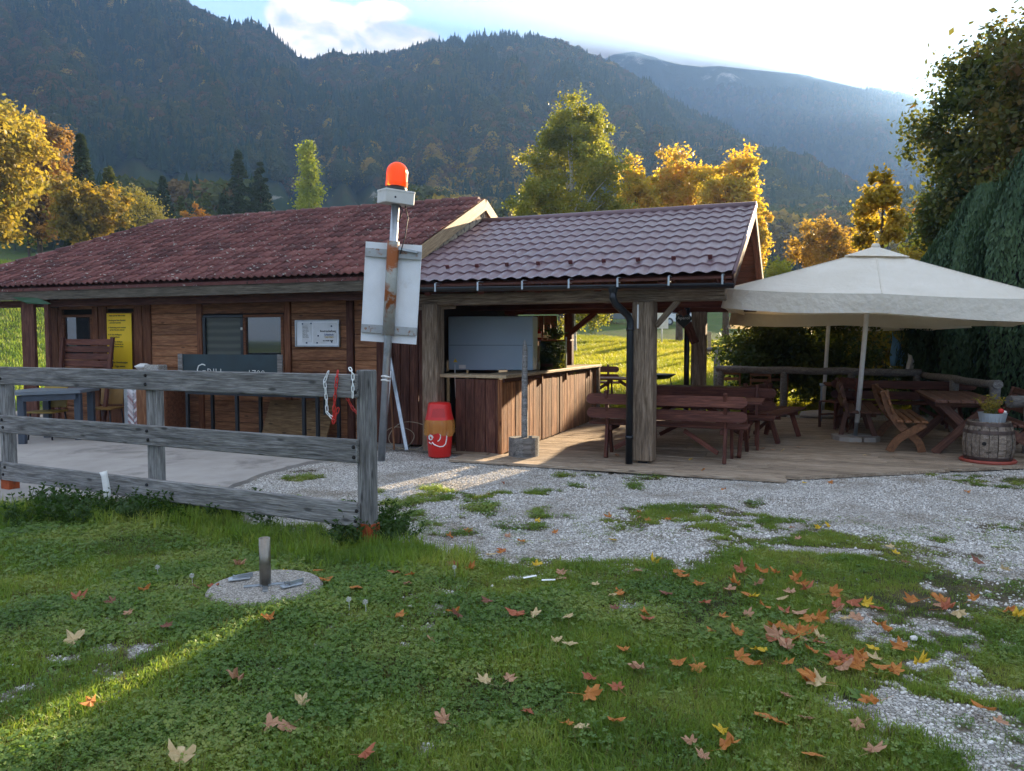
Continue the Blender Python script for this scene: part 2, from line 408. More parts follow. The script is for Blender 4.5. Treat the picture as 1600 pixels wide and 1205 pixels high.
def grass_amt(x, y):
    x = np.asarray(x, float); y = np.asarray(y, float)
    yb = np.interp(x, _bx, _by); w_ = .40 + .75 * sstep(-1, 1.5, x)
    g = np.clip((yb - y) / w_ + .5, 0, 1)
    n = fbm(x * 2.2, y * 2.2, 4, 21); n2 = fbm(x * 9, y * 9, 3, 33)
    g = np.clip(g + ((n - .5) * 2.2 + (n2 - .5) * 1.6) * (1 - np.abs(2 * g - 1)) , 0, 1)
    wx = (fbm(x * 1.6 + 9, y * 1.6, 4, 61) - .5) * 1.5 + (fbm(x * 7, y * 7, 2, 62) - .5) * .3; wy = (fbm(x * 1.6, y * 1.6 + 5, 4, 63) - .5) * .9 + (fbm(x * 7, y * 7, 2, 64) - .5) * .2
    gp = ell(GRASSP, x + wx, y + wy); gv = ell(GRAVEL, x + wx, y + wy)
    g = np.maximum(g, sstep(.30, 1.0, gp * .80 + (n - .5) * 1.6 + (n2 - .5) * 1.6) * .80)
    g = g * (1 - .88 * sstep(.32, .78, gv * .80 + (n - .5) * 1.5 + (n2 - .5) * 1.3))
    right = sstep(2.0, 4.2, x) * (1 - sstep(5.5, 9, y)) ; g = g * (1 - right * .55 * sstep(.46, .6, n2 * .4 + n * .6))
    far = sstep(16.2, 17.2, y); left = sstep(-11.5, -13.5, x) * sstep(8, 9, y)
    return np.maximum(g, np.maximum(far, left))
def path_amt(x, y):
    # the pale footpath across the meadow and the lane behind it
    yc = 41 - .28 * (x - 8); w_ = 1.1
    a = np.clip(1.6 - np.abs(y - yc) / w_, 0, 1)
    return np.clip(a, 0, 1)

def polar_ground():
    az = np.concatenate([np.radians(np.arange(-48, 48.01, .42)), np.radians(np.arange(52, 308.1, 8))])
    r = [0.0, .8, 1.6]
    while r[-1] < 26: r.append(r[-1] * 1.0085 + (.0 if r[-1] > 1.6 else .2))
    while r[-1] < 2000: r.append(r[-1] * 1.06)
    r = np.array(r[1:]); nA, nR = len(az), len(r)
    A, RR = np.meshgrid(az, r, indexing='ij')
    X = np.sin(A) * RR; Y = np.cos(A) * RR
    front = np.cos(A) > 0; Z = hgt(X, np.where(Y > 0, Y, 0))
    Z = np.minimum(Z, 75)
    V = np.stack([X, Y, Z], -1).reshape(-1, 3)
    V = np.vstack([V, [[0, 0, float(hgt(0, 0))]]])
    i = np.arange(nA)[:, None]; j = np.arange(nR - 1)[None, :]; i2 = (i + 1) % nA
    F = np.stack(np.broadcast_arrays(i * nR + j, i * nR + j + 1, i2 * nR + j + 1, i2 * nR + j), -1).reshape(-1, 4)
    me = np_mesh('ground', V, F[:, ::-1], True)
    import bmesh
    bm = bmesh.new(); bm.from_mesh(me); bm.verts.ensure_lookup_table(); c = bm.verts[len(V) - 1]
    for q in range(nA):
        bm.faces.new((c, bm.verts[((q + 1) % nA) * nR], bm.verts[q * nR]))
    bm.normal_update(); bm.to_mesh(me); bm.free()
    for nm, fn in (('grass', grass_amt), ('path', path_amt)):
        a = me.attributes.new(nm, 'FLOAT', 'POINT'); a.data.foreach_set('value', fn(V[:, 0], V[:, 1]).astype(np.float32))
    return me
gm, t, p, o = mat_new('ground_earth_and_gravel')
cg = coords(t, 'Object', (1, 1, 1), 0)
vo = N(t, 'ShaderNodeTexVoronoi', feature='F1'); vo.inputs['Scale'].default_value = 48; L(t, cg, vo.inputs['Vector'])
ve = N(t, 'ShaderNodeTexVoronoi', feature='DISTANCE_TO_EDGE'); ve.inputs['Scale'].default_value = 48; L(t, cg, ve.inputs['Vector'])
gs = N(t, 'ShaderNodeSeparateColor'); L(t, vo.outputs['Color'], gs.inputs[0])
grav = ramp(t, gs.outputs[0], [(0, (.32, .31, .29)), (.5, (.53, .51, .48)), (1, (.72, .70, .66))])
grav = mix(t, mrange(t, ve.outputs['Distance'], .0, .12, 1, 0), grav, (.10, .09, .075))
grav = mix(t, mrange(t, noise(t, cg, 1.4, 5, .6), .48, .72), grav, mix(t, 1.0, grav, (.62, .56, .48), 'MULTIPLY'))
soil = ramp(t, noise(t, cg, 14, 6, .65), [(.3, (.035, .036, .016)), (.6, (.06, .062, .026)), (.8, (.11, .095, .055))])
mead = ramp(t, noise(t, cg, .35, 8, .7), [(.25, (.045, .085, .012)), (.5, (.075, .12, .018)), (.75, (.12, .14, .025))])
sy = N(t, 'ShaderNodeSeparateXYZ'); L(t, cg, sy.inputs[0])
soil = mix(t, mrange(t, sy.outputs[1], 14, 19), soil, mead); soil = mix(t, mrange(t, sy.outputs[1], 1.5, -3), soil, mead)
soil = mix(t, mrange(t, noise(t, cg, 2.6, 6, .65), .5, .66), soil, (.10, .082, .05))
ga = N(t, 'ShaderNodeAttribute', attribute_name='grass'); pa = N(t, 'ShaderNodeAttribute', attribute_name='path')
dirt = ramp(t, noise(t, cg, 22, 5, .65), [(.3, (.08, .066, .046)), (.7, (.18, .15, .11))])
c = mix(t, mrange(t, ga.outputs['Fac'], .12, .55), grav, dirt); c = mix(t, mrange(t, ga.outputs['Fac'], .5, .95), c, soil)
c = mix(t, mrange(t, pa.outputs['Fac'], .5, .7), c, (.36, .33, .28))
L(t, c, p.inputs['Base Color']); sset(p, Roughness=.9); p.inputs['Specular IOR Level'].default_value = .15
bump(t, p, math_(t, 'ADD', mrange(t, ve.outputs['Distance'], 0, .35), noise(t, cg, 30, 4, .6)), .8, .012)
ground = link('ground', polar_ground(), None, gm); tag(ground, kind='structure')

# ------------------------------------------------------------ mountains
def mountain(name, ridge, rho_r, rho_f, zf, zpx_trees, mat, nA=260, nS=90, rough=18, back=.5, seed=1, shape=1.0):
    us = np.array([a for a, b in ridge], float); vs_ = np.array([b for a, b in ridge], float)
    azs = np.arctan2(us - 800, FPX); az = np.linspace(azs[0], azs[-1], nA); s = np.concatenate([np.linspace(0, 1, nS), 1 + back * np.linspace(.04, 1, 10)])
    rr = rho_r if callable(rho_r) else (lambda a: rho_r + 0 * a); rf = rho_f if callable(rho_f) else (lambda a: rho_f + 0 * a)
    uu = 800 + FPX * np.tan(az); vv = np.interp(uu, us, vs_)
    Rr = rr(az); Yr = Rr * np.cos(az)
    zr = np.array([at(u, v, y).z for u, v, y in zip(uu, vv, Yr)]) - zpx_trees
    A, S = np.meshgrid(az, s, indexing='ij'); RF = rf(A); RHO = RF + (Rr[:, None] - RF) * S
    X = np.sin(A) * RHO; Y = np.cos(A) * RHO
    zfv = zf(A) if callable(zf) else zf
    up = np.clip(S, 0, 1) ** shape; Z = zfv + (zr[:, None] - zfv) * up
    Z = np.where(S > 1, zr[:, None] - (zr[:, None] - zfv) * (S - 1) / back * 1.1, Z)
    env = np.sin(np.clip(S, 0, 1) * math.pi) ** .7
    gul = fbm(A * 16 + S * .8, S * 2.2 + A * 2, 5, seed, True)
    Z = Z + env * (gul - .62) * rough * 4.0 + env * (fbm(X * .012, Y * .012, 4, seed + 4) - .5) * rough * 1.4
    V = np.stack([X, Y, Z], -1); nT = len(s)
    i = np.arange(nA - 1)[:, None]; j = np.arange(nT - 1)[None, :]
    F = np.stack(np.broadcast_arrays(i * nT + j, (i + 1) * nT + j, (i + 1) * nT + j + 1, i * nT + j + 1), -1).reshape(-1, 4)
    me = np_mesh(name, V.reshape(-1, 3), F, True)
    ob = link(name, me, None, mat); tag(ob, kind='structure')
    return ob, V, nA, nS
def mtn_pts(V, nA, nS, n, rng, smin=0.0, smax=1.0, dens=None):
    """random points on the visible face of a mountain grid, even by area"""
    P00 = V[:-1, :nS - 1]; P10 = V[1:, :nS - 1]; P01 = V[:-1, 1:nS]
    ar = np.linalg.norm(np.cross(P10 - P00, P01 - P00), axis=-1)
    jj = np.arange(nS - 1) / (nS - 1); ar = ar * ((jj >= smin) & (jj <= smax))[None, :]
    if dens is not None: ar = ar * dens(P00[..., 0], P00[..., 1], P00[..., 2])
    pr = (ar / ar.sum()).ravel(); k = rng.choice(pr.size, n, p=pr); i, j = np.divmod(k, nS - 1)
    a = rng.random(n)[:, None]; b = rng.random(n)[:, None]
    return V[i, j] * (1 - a) * (1 - b) + V[i + 1, j] * a * (1 - b) + V[i, j + 1] * (1 - a) * b + V[i + 1, j + 1] * a * b, j / (nS - 1)
fm, t, p, o = mat_new('forest_floor_slope')
cg = coords(t, 'Object', (1, 1, 1), 0)
col = ramp(t, noise(t, cg, .05, 6, .6), [(.3, (.020, .035, .014)), (.55, (.035, .045, .018)), (.72, (.06, .05, .022))])
geo = N(t, 'ShaderNodeNewGeometry'); sn = N(t, 'ShaderNodeSeparateXYZ'); L(t, geo.outputs['Normal'], sn.inputs[0])
col = mix(t, math_(t, 'MULTIPLY', mrange(t, noise(t, cg, .03, 7, .7), .60, .66), 0.7), col, (.26, .25, .23))
L(t, col, p.inputs['Base Color']); sset(p, Roughness=.95); p.inputs['Specular IOR Level'].default_value = 0
rm, t, p, o = mat_new('far_mountain_rock_and_wood')
cg = coords(t, 'Object', (1, 1, 1), 0)
col = ramp(t, noise(t, cg, .02, 7, .65), [(.3, (.03, .045, .025)), (.6, (.05, .06, .03)), (.75, (.08, .07, .04))])
sz = N(t, 'ShaderNodeSeparateXYZ'); L(t, cg, sz.inputs[0])
rock = math_(t, 'ADD', mrange(t, sz.outputs[2], 390, 570, 0, .30, False), noise(t, coords(t, 'Object', (1, 1, .5), 0), .012, 8, .7))
col = mix(t, mrange(t, rock, .74, .86), col, (.42, .40, .37))
L(t, col, p.inputs['Base Color']); sset(p, Roughness=.95); p.inputs['Specular IOR Level'].default_value = 0
bump(t, p, noise(t, cg, .05, 8, .7), 1.0, 8.0)
R_MAIN = [(-260, -120), (0, -90), (150, -60), (262, -22), (310, 2), (345, 22), (380, 32), (405, 30), (430, 42), (455, 66), (478, 88), (498, 96), (530, 86), (580, 82), (640, 74), (700, 58), (760, 50), (830, 52),
          (880, 63), (940, 90), (1000, 126), (1060, 162), (1140, 205), (1230, 262), (1330, 325), (1420, 372), (1520, 420)]
R_FAR = [(800, 150), (880, 108), (935, 90), (955, 80), (985, 75), (1005, 80), (1035, 90), (1062, 97), (1090, 99), (1118, 98), (1160, 103), (1200, 107), (1240, 110), (1290, 122), (1330, 132), (1400, 147), (1440, 158),
         (1500, 185), (1560, 215), (1700, 260), (2000, 320), (2600, 380)]
R_FOOT = [(1040, 420), (1130, 360), (1200, 318), (1260, 312), (1330, 330), (1420, 345), (1600, 360), (1900, 380)]
m_main, VM, nAm, nSm = mountain('wooded_mountain', R_MAIN, 760, lambda a: 300 + 0 * a, 42.0, 9.0, fm, 280, 90, 16, .5, 5, 1.06)
m_far, VF, nAf, nSf = mountain('far_mountain', R_FAR, 1500, 900, 95.0, 6.0, rm, 240, 90, 30, .12, 17, 1.0)
m_foot, VT, nAt, nSt = mountain('valley_slope', R_FOOT, 420, 190, 18.0, 8.0, fm, 120, 40, 3, .5, 29, 1.0)

# tree shapes for the far woods
def far_conifer(seed, lean=1.0):
    rg = random.Random(seed); mb = MB(); n = 7
    for k in range(9):
        z0 = .06 + k * .098; r = (.25 - k * .0255) * lean; z1 = z0 + .17
        V = []; m_ = 12
        for q in range(m_):
            a = 2 * math.pi * q / m_ + k; rr = r * (1 if q % 2 else .5) * rg.uniform(.65, 1.2)
            V.append((rr * math.cos(a), rr * math.sin(a), z0 - (.05 if q % 2 else 0) + rg.uniform(-.02, .02)))
        V.append((0, 0, z1)); mb.add(V, [(q, (q + 1) % m_, m_) for q in range(m_)])
    return mb
def far_broad(seed):
    rg = random.Random(seed); mb = MB()
    for k in range(170):
        a = rg.uniform(0, 6.283); h = rg.uniform(.18, .98); rr = .34 * math.sin(min(1, (h - .08) / .95) * math.pi) ** .6 * rg.uniform(.55, 1.05)
        c = Vector((rr * math.cos(a), rr * math.sin(a), h)); s = rg.uniform(.038, .075)
        n_ = Vector((math.cos(a), math.sin(a), rg.uniform(-.2, 1.4))).normalized(); x = n_.orthogonal().normalized(); y = n_.cross(x)
        ph = rg.uniform(0, 6)
        mb.add([c + (x * math.cos(ph + q * 1.57) + y * math.sin(ph + q * 1.57)) * s * rg.uniform(.7, 1.2) + n_ * (-.02 if q % 2 else .03) for q in range(4)], [(0, 1, 2, 3)])
    mb.tube([(0, 0, 0), (0, 0, .5)], [.02, .012], 4, False)
    return mb
def farmat(name, c1, c2):
    m, t, p, o = mat_new(name)
    gi = N(t, 'ShaderNodeObjectInfo'); geo = N(t, 'ShaderNodeNewGeometry')
    f = math_(t, 'ADD', math_(t, 'MULTIPLY', gi.outputs['Random'], .7), math_(t, 'MULTIPLY', geo.outputs['Random Per Island'], .3))
    col = ramp(t, f, [(0, c1), (1, c2)]); L(t, col, p.inputs['Base Color']); sset(p, Roughness=.9); p.inputs['Specular IOR Level'].default_value = .05
    tr = N(t, 'ShaderNodeBsdfTranslucent'); L(t, mix(t, 1.0, col, (1.5, 1.5, 1.0), 'MULTIPLY'), tr.inputs['Color'])
    ms = N(t, 'ShaderNodeMixShader'); ms.inputs[0].default_value = .3; L(t, p.outputs[0], ms.inputs[1]); L(t, tr.outputs[0], ms.inputs[2]); L(t, ms.outputs[0], o.inputs['Surface'])
    return m
F_GREEN = farmat('far_spruce_green', (.026, .050, .022), (.050, .082, .034))
F_OLIVE = farmat('far_beech_olive', (.060, .080, .026), (.11, .11, .034))
F_RUST = farmat('far_beech_rust', (.13, .080, .035), (.19, .125, .045))
F_GOLD = farmat('far_birch_gold', (.28, .18, .035), (.42, .30, .05))
FK = [far_conifer(i, 1 + .1 * i).mesh('spruce_kit', F_GREEN) for i in range(3)] + [far_broad(i).mesh('beech_kit', F_OLIVE) for i in range(2)] + \
     [far_broad(7).mesh('beech_kit', F_RUST), far_broad(8).mesh('birch_kit', F_GOLD)]
def forest(name, V, nA, nS, n, hgt_m, seed, label, gold=None, dens=None, smax=1.0):
    rg = np.random.default_rng(seed); P, s = mtn_pts(V, nA, nS, n, rg, 0, smax, dens)
    mixn = fbm(P[:, 0] * .012, P[:, 1] * .012, 3, seed); r = rg.random(n)
    con = r < np.clip(.35 + (mixn - .5) * 3 + (s - .4) * .5, .08, .95)
    idx = np.where(con, rg.integers(0, 3, n), np.where(rg.random(n) < .10 + .16 * (mixn < .42), 5, rg.integers(3, 5, n)))
    if gold is not None: idx = np.where((idx > 2) & (rg.random(n) < gold(P)), 6, idx)
    h = hgt_m * rg.uniform(.7, 1.25, n) * np.where(con, 1.1, .8)
    wd = h * rg.uniform(.9, 1.2, n) * np.where(con, .95, 1.1)
    rot = np.zeros((n, 3)); rot[:, 2] = rg.uniform(0, 6.28, n); rot[:, 0] = rg.uniform(-.05, .05, n)
    return scatter(name, P - np.array([0, 0, .4]), rot, np.stack([wd, wd, h], 1), idx, FK, 'stuff', label, 'forest')
meadow_d = lambda x, y, z: 1 - ((x > -160) & (x < -38) & (z < 72) & (y < 420))
gold_fn = lambda P: .30 * np.exp(-(((P[:, 0] / P[:, 1]) - (-.08)) / .10) ** 2) * (P[:, 2] < 95) + .03
forest('mountain_forest', VM, nAm, nSm, 42000, 10.5, 3, 'dense dark mixed forest covering the steep mountain behind the hut', gold_fn, meadow_d)
forest('far_mountain_forest', VF, nAf, nSf, 26000, 10, 5, 'hazy blue forest on the most distant mountain under the sun', None, lambda x, y, z: (z < 430) * 1.0, 1.0)
forest('valley_forest', VT, nAt, nSt, 2600, 11, 6, 'pale hazy woods low in the valley between pavilion and parasol', lambda P: .05)

# ------------------------------------------------------------ the air
HZ = MB().box((0, 0, 0), (1, 1, 1)).build('haze', None)
HZ.location = (0, 0, 295 - 1.5); HZ.scale = (4400, 4400, 593); tag(HZ, 'thin blue autumn haze filling the valley', 'haze', kind='stuff')
hm = bpy.data.materials.new('haze_air'); hm.use_nodes = True; ht = hm.node_tree; ht.nodes.clear()
ho = N(ht, 'ShaderNodeOutputMaterial'); hv = N(ht, 'ShaderNodeVolumePrincipled'); ht.links.new(hv.outputs[0], ho.inputs['Volume'])
hv.inputs['Color'].default_value = (.32, .54, .94, 1); hv.inputs['Density'].default_value = 4.2e-4; hv.inputs['Anisotropy'].default_value = .28
HZ.data.materials.append(hm)

# ------------------------------------------------------------ materials of the place
W_RED = wood('stained_red_brown_wood', (.075, .026, .020), (.15, .052, .036), (.23, .090, .055), .7, 1, False, .3, .3)
W_DARKRED = wood('dark_red_stained_beam', (.07, .020, .014), (.14, .042, .028), (.21, .07, .042), .7, 1, False, .25, .2)
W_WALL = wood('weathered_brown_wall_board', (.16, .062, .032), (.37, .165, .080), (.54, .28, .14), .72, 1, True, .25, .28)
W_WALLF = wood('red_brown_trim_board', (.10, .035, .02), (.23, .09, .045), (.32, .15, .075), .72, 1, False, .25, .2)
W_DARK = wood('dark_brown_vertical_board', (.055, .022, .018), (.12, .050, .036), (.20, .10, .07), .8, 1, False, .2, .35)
W_COUNT = wood('sunlit_counter_board', (.09, .030, .014), (.27, .11, .045), (.50, .28, .13), .75, 1.2, True, .2, .42)  # sunlit orange of the counter side put into the board colour
W_GREY = wood('silver_grey_fence_timber', (.12, .122, .12), (.30, .30, .295), (.48, .475, .46), .85, 1.3, True, .15, .14, .9)
W_POST = wood('weathered_beige_post_timber', (.13, .095, .065), (.33, .25, .18), (.50, .40, .30), .82, 1.6, False, .15, .10, 1.0)
W_DECK = wood('sun_bleached_deck_plank', (.26, .20, .145), (.48, .385, .29), (.62, .52, .41), .85, 1, True, .15, .18, .5)
W_BARGE = wood('cream_barge_board', (.36, .25, .14), (.50, .36, .21), (.60, .45, .28), .7, .7, False, .25, .06)
W_CURVE = wood('orange_brown_bench_wood', (.11, .045, .018), (.26, .11, .045), (.36, .18, .08), .6, .8, False, .35, .2)
W_TBL = wood('dark_brown_table_wood', (.085, .036, .024), (.17, .075, .05), (.26, .13, .09), .62, .8, False, .35, .2)
W_BARREL = wood('grey_barrel_stave', (.10, .085, .07), (.32, .26, .21), (.50, .43, .36), .85, 1.2, True, .15, .2, .8)
W_LOG = wood('peeled_grey_log', (.12, .11, .10), (.26, .25, .24), (.38, .36, .34), .8, 1, False, .15, .12)
W_PLY = wood('pale_plywood', (.42, .32, .20), (.55, .43, .28), (.62, .50, .34), .7, .5, False, .2, .08)
M_FASC = wood('grey_brown_fascia', (.08, .07, .056), (.16, .14, .11), (.24, .21, .17), .85, 1, False, .15, .1)
M_GUT = plain('anthracite_gutter_steel', (.030, .034, .040), .32, .6, .15)
M_GALV = plain('galvanised_steel', (.42, .46, .50), .38, .8, .16, 9, .5, .1, (.30, .33, .36), 5, .5, .7)
M_WHITEP = plain('white_painted_sheet', (.76, .79, .82), .42, 0, .07, 3, .5, 0, (.42, .38, .33), 2.6, .60, .85)
M_RUST = plain('rust_stained_steel', (.33, .34, .31), .6, .3, .15, 9, .4, .3, (.26, .075, .015), 3.0, .44, .56)
M_BLACK = plain('black_plastic', (.02, .02, .022), .5)
M_DARK = plain('dark_interior', (.012, .011, .011), .9)
M_FREEZ = plain('blue_grey_coated_panel', (.34, .44, .54), .42, .0, .05, 1.5, .5)
M_RED = plain('red_bin_plastic', (.62, .022, .020), .38, 0, .06, 2, .5)
M_WHITE = plain('white_paint', (.80, .80, .78), .5)
M_CONC = plain('concrete', (.37, .345, .32), .9, 0, .12, 2.2, .2, .35, (.22, .205, .19), 1.3, .5, .68)
M_CANV = None
m, t, p, o = mat_new('cream_parasol_canvas'); M_CANV = m
c = coords(t, 'Object', (1, 1, 1), 0); col = ramp(t, noise(t, c, 1.8, 5, .6), [(.3, (.76, .72, .62)), (.7, (.86, .82, .73))])
L(t, col, p.inputs['Base Color']); sset(p, Roughness=.85); p.inputs['Specular IOR Level'].default_value = .2
cw = coords(t, 'Object', (1, 1, 1), 0); bump(t, p, math_(t, 'ADD', noise(t, cw, 1.6, 3, .55, 1.2), math_(t, 'MULTIPLY', noise(t, coords(t, 'Object', (6, 1.2, 6), 0), 2.2, 3, .5), .5)), .6, .06)
tr = N(t, 'ShaderNodeBsdfTranslucent'); tr.inputs['Color'].default_value = (.75, .62, .42, 1)
ms = N(t, 'ShaderNodeMixShader'); ms.inputs[0].default_value = .22; L(t, p.outputs[0], ms.inputs[1]); L(t, tr.outputs[0], ms.inputs[2]); L(t, ms.outputs[0], o.inputs['Surface'])
def glassmat(name, col=(.9, .95, .95), rough=.02, alpha=.25):
    m, t, p, o = mat_new(name); g = N(t, 'ShaderNodeBsdfGlossy'); g.inputs['Roughness'].default_value = rough
    tr = N(t, 'ShaderNodeBsdfTransparent'); tr.inputs['Color'].default_value = (*col, 1)
    fr = N(t, 'ShaderNodeFresnel'); fr.inputs['IOR'].default_value = 1.5
    ms = N(t, 'ShaderNodeMixShader'); L(t, math_(t, 'ADD', fr.outputs[0], alpha * .3, True), ms.inputs[0]); L(t, tr.outputs[0], ms.inputs[1]); L(t, g.outputs[0], ms.inputs[2])
    L(t, ms.outputs[0], o.inputs['Surface']); return m
M_GLASS = glassmat('clear_glass')
m, t, p, o = mat_new('dark_window_glass'); M_WGLASS = m
sset(p, Roughness=.04); p.inputs['Base Color'].default_value = (.03, .035, .04, 1); p.inputs['Specular IOR Level'].default_value = 1.0; p.inputs['Coat Weight'].default_value = 1; p.inputs['Coat Roughness'].default_value = .02
m, t, p, o = mat_new('clay_roof_tile'); M_TILE = m
c = coords(t, 'Object', (1, 1, 1), 50); r = rnd_obj(t)
col = ramp(t, math_(t, 'ADD', math_(t, 'MULTIPLY', noise(t, c, 6, 5, .6), .6), math_(t, 'MULTIPLY', r, .4)), [(.25, (.075, .030, .030)), (.5, (.145, .052, .048)), (.78, (.22, .088, .078))])
col = mix(t, mrange(t, noise(t, c, 13, 5, .7), .60, .66), col, (.42, .40, .36))
col = mix(t, mrange(t, noise(t, c, 8, 6, .7), .58, .7), col, (.022, .020, .018))
L(t, col, p.inputs['Base Color']); sset(p, Roughness=.78); p.inputs['Specular IOR Level'].default_value = .3; bump(t, p, noise(t, c, 60, 4, .6), .4, .004)
M_TILE_JOIN = m.copy(); M_TILE_JOIN.name = 'clay_roof_tile_far'
for n_ in M_TILE_JOIN.node_tree.nodes:
    if n_.type == 'OBJECT_INFO':
        g_ = M_TILE_JOIN.node_tree.nodes.new('ShaderNodeNewGeometry')
        for l in list(n_.outputs['Random'].links): M_TILE_JOIN.node_tree.links.new(g_.outputs['Random Per Island'], l.to_socket)
m, t, p, o = mat_new('burgundy_metal_roof'); M_METROOF = m
c = coords(t, 'Object', (1, 1, 1), 0); n = noise(t, c, 2.5, 5, .6)
L(t, ramp(t, n, [(.3, (.12, .070, .085)), (.7, (.16, .095, .112))]), p.inputs['Base Color']); L(t, mrange(t, noise(t, c, 5, 6, .7), .3, .7, .42, .58), p.inputs['Roughness'])
p.inputs['Specular IOR Level'].default_value = .6; p.inputs['Metallic'].default_value = .25; p.inputs['Coat Weight'].default_value = .22; p.inputs['Coat Roughness'].default_value = .35
bump(t, p, noise(t, c, 3, 3, .5), .12, .02)

# ------------------------------------------------------------ building frame: r along the fronts, b backwards
PX, PY = 1.7, 9.85; RV = (.932, -.362); BV = (.362, .932); PHI = math.atan2(-.362, .932)
def LW(r, b, z=0): return Vector((PX + RV[0] * r + BV[0] * b, PY + RV[1] * r + BV[1] * b, z))
def RU(u, b, v=560):
    d = ray(u, v); k = d.x / d.y
    return (k * (PY + BV[1] * b) - PX - BV[0] * b) / (RV[0] - k * RV[1])
def ZV(u, v, b):
    r = RU(u, b, v); y = PY + RV[1] * r + BV[1] * b; d = ray(u, v); return CAMH + d.z / d.y * y
def BU(u, r):                         # depth b on the plane r seen at column u
    d = ray(u, 560); k = d.x / d.y
    return (k * (PY + RV[1] * r) - PX - RV[0] * r) / (BV[0] - k * BV[1])

# ---- left hut
hut = empty('timber_hut', LW(-8, .45), PHI, 'long timber hut with a lichen speckled clay tile roof on the left', 'hut')
def H(r, b, z): return Vector((r + 8, b - .45, z))    # building frame -> hut frame
EZ, RZ, EB, RB = 2.50, 4.08, -.37, 3.09
WB = .45; G0 = -3.56; GW = -3.92
slope = (RZ - EZ) / (RB - EB)
# core walls (dark, closed) set behind the boards
hc = MB()
xl, xr = -11.3, GW
hc.prism([(xl + 8, .03), (xr + 8, .03), (xr + 8, 2.55), (xl + 8, 2.55)], .03, 5.2, 'y')
hc.prism([(.0 + .1, 2.55), (5.2, 2.55), (2.64, 3.95)], xl + 9.6, xr + 8, 'x')
hc.build('wall', M_DARK, hut)
def wall_board(r0, r1, z0, z1, mat=W_WALL, b=WB, t=.03, name='wall_board'):
    board(name, H(r0, b - t / 2, (z0 + z1) / 2), H(r1, b - t / 2, (z0 + z1) / 2), abs(z1 - z0) - .006, t, (0, -1, 0), mat, hut, .005, .003)
def wall_post(r0, r1, z0, z1, mat=W_WALLF, b=WB, t=.06, name='wall_post'):
    board(name, H((r0 + r1) / 2, b - t / 2, z0), H((r0 + r1) / 2, b - t / 2, z1), abs(r1 - r0), t, (0, -1, 0), mat, hut, .006)
U = lambda u: RU(u, WB)
def seams(r0, r1, z0, z1, h=.19):
    z = z1
    while z > z0 + .02:
        a = max(z0, z - h * random.uniform(.92, 1.08)); wall_board(r0, r1, a, z); z = a
WT = 2.42
seams(U(240), U(312), .05, WT); seams(U(458), U(545), .05, WT); seams(U(556), U(590), .05, WT)
wz0, wz1 = ZV(384, 590, WB), ZV(384, 492, WB)
seams(U(320), U(448), wz1 + .02, WT); seams(U(320), U(448), .05, wz0 - .02)
for a, b_ in ((228, 240), (312, 320), (448, 457)): wall_post(U(a), U(b_), .03, WT)
wall_post(U(545), U(555), .03, WT, W_DARK, t=.07)
seams(U(97), U(228), 2.16, WT); seams(U(97), U(150), .05, 1.36)
for a, b_ in ((80, 96), (150, 158), (160, 172), (215, 227)): wall_post(U(a), U(b_), .03, 2.2)
wall_post(U(97), U(103), .03, 2.16)
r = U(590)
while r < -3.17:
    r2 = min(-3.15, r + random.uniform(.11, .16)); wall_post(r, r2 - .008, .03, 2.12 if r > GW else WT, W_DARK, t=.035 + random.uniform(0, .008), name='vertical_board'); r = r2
# porch at the far left
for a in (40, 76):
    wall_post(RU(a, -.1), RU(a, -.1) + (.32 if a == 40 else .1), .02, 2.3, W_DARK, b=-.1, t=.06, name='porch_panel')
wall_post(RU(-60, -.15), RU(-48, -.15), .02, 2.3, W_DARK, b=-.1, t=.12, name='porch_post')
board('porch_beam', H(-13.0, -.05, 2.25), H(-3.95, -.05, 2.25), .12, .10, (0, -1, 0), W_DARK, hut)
# doors and windows
dr0, dr1 = U(172), U(215)
d_ = board('door', H((dr0 + dr1) / 2, WB - .02, .06), H((dr0 + dr1) / 2, WB - .02, ZV(190, 488, WB)), dr1 - dr0, .035, (0, -1, 0), W_WALLF, hut)
def window(r0, r1, z0, z1, name='window', frame_mat=None, mull=(), fw=.045, glass=M_WGLASS, net=False):
    f = MB(); cx, cz = (r0 + r1) / 2, (z0 + z1) / 2; b = WB - .035
    for zz in (z0 + fw / 2, z1 - fw / 2): f.box(H(cx, b, zz), (r1 - r0, .06, fw), ch=.004)
    for rr in (r0 + fw / 2, r1 - fw / 2) + tuple(mull): f.box(H(rr, b, cz), (fw * 1.2, .06, z1 - z0 - 2 * fw - .002), ch=.004)
    fo = f.build(name, frame_mat or M_GUT, hut)
    edges = [r0 + fw] + list(mull) + [r1 - fw]
    for k in range(len(edges) - 1):
        MB().box(H((edges[k] + edges[k + 1]) / 2, b + .008, cz), (edges[k + 1] - edges[k] - .01, .008, z1 - z0 - 2 * fw)).build('pane', glass[k] if isinstance(glass, tuple) else glass, fo)
    return fo
m, t, p, o = mat_new('insect_net_over_glass'); M_NET = m
c = coords(t, 'Object', (1, 1, 1), 0); wv = N(t, 'ShaderNodeTexWave', wave_type='BANDS', bands_direction='Z'); wv.inputs['Scale'].default_value = 2.6; wv.inputs['Distortion'].default_value = 1.0; L(t, c, wv.inputs['Vector'])
L(t, ramp(t, wv.outputs['Fac'], [(.2, (.035, .042, .036)), (.9, (.075, .085, .065))]), p.inputs['Base Color']); sset(p, Roughness=.45)
wl = window(U(322), U(384), wz0, wz1, glass=M_NET)
wr = window(U(385), U(447), wz0, wz1, frame_mat=W_WALLF)
window(U(104), U(150), 1.40, ZV(127, 492, WB), frame_mat=W_WALLF)
MB().box(H(U(384), WB - .085, ZV(384, 514, WB)), (.03, .03, .045), ch=.008).build('handle', M_WHITE, wl)
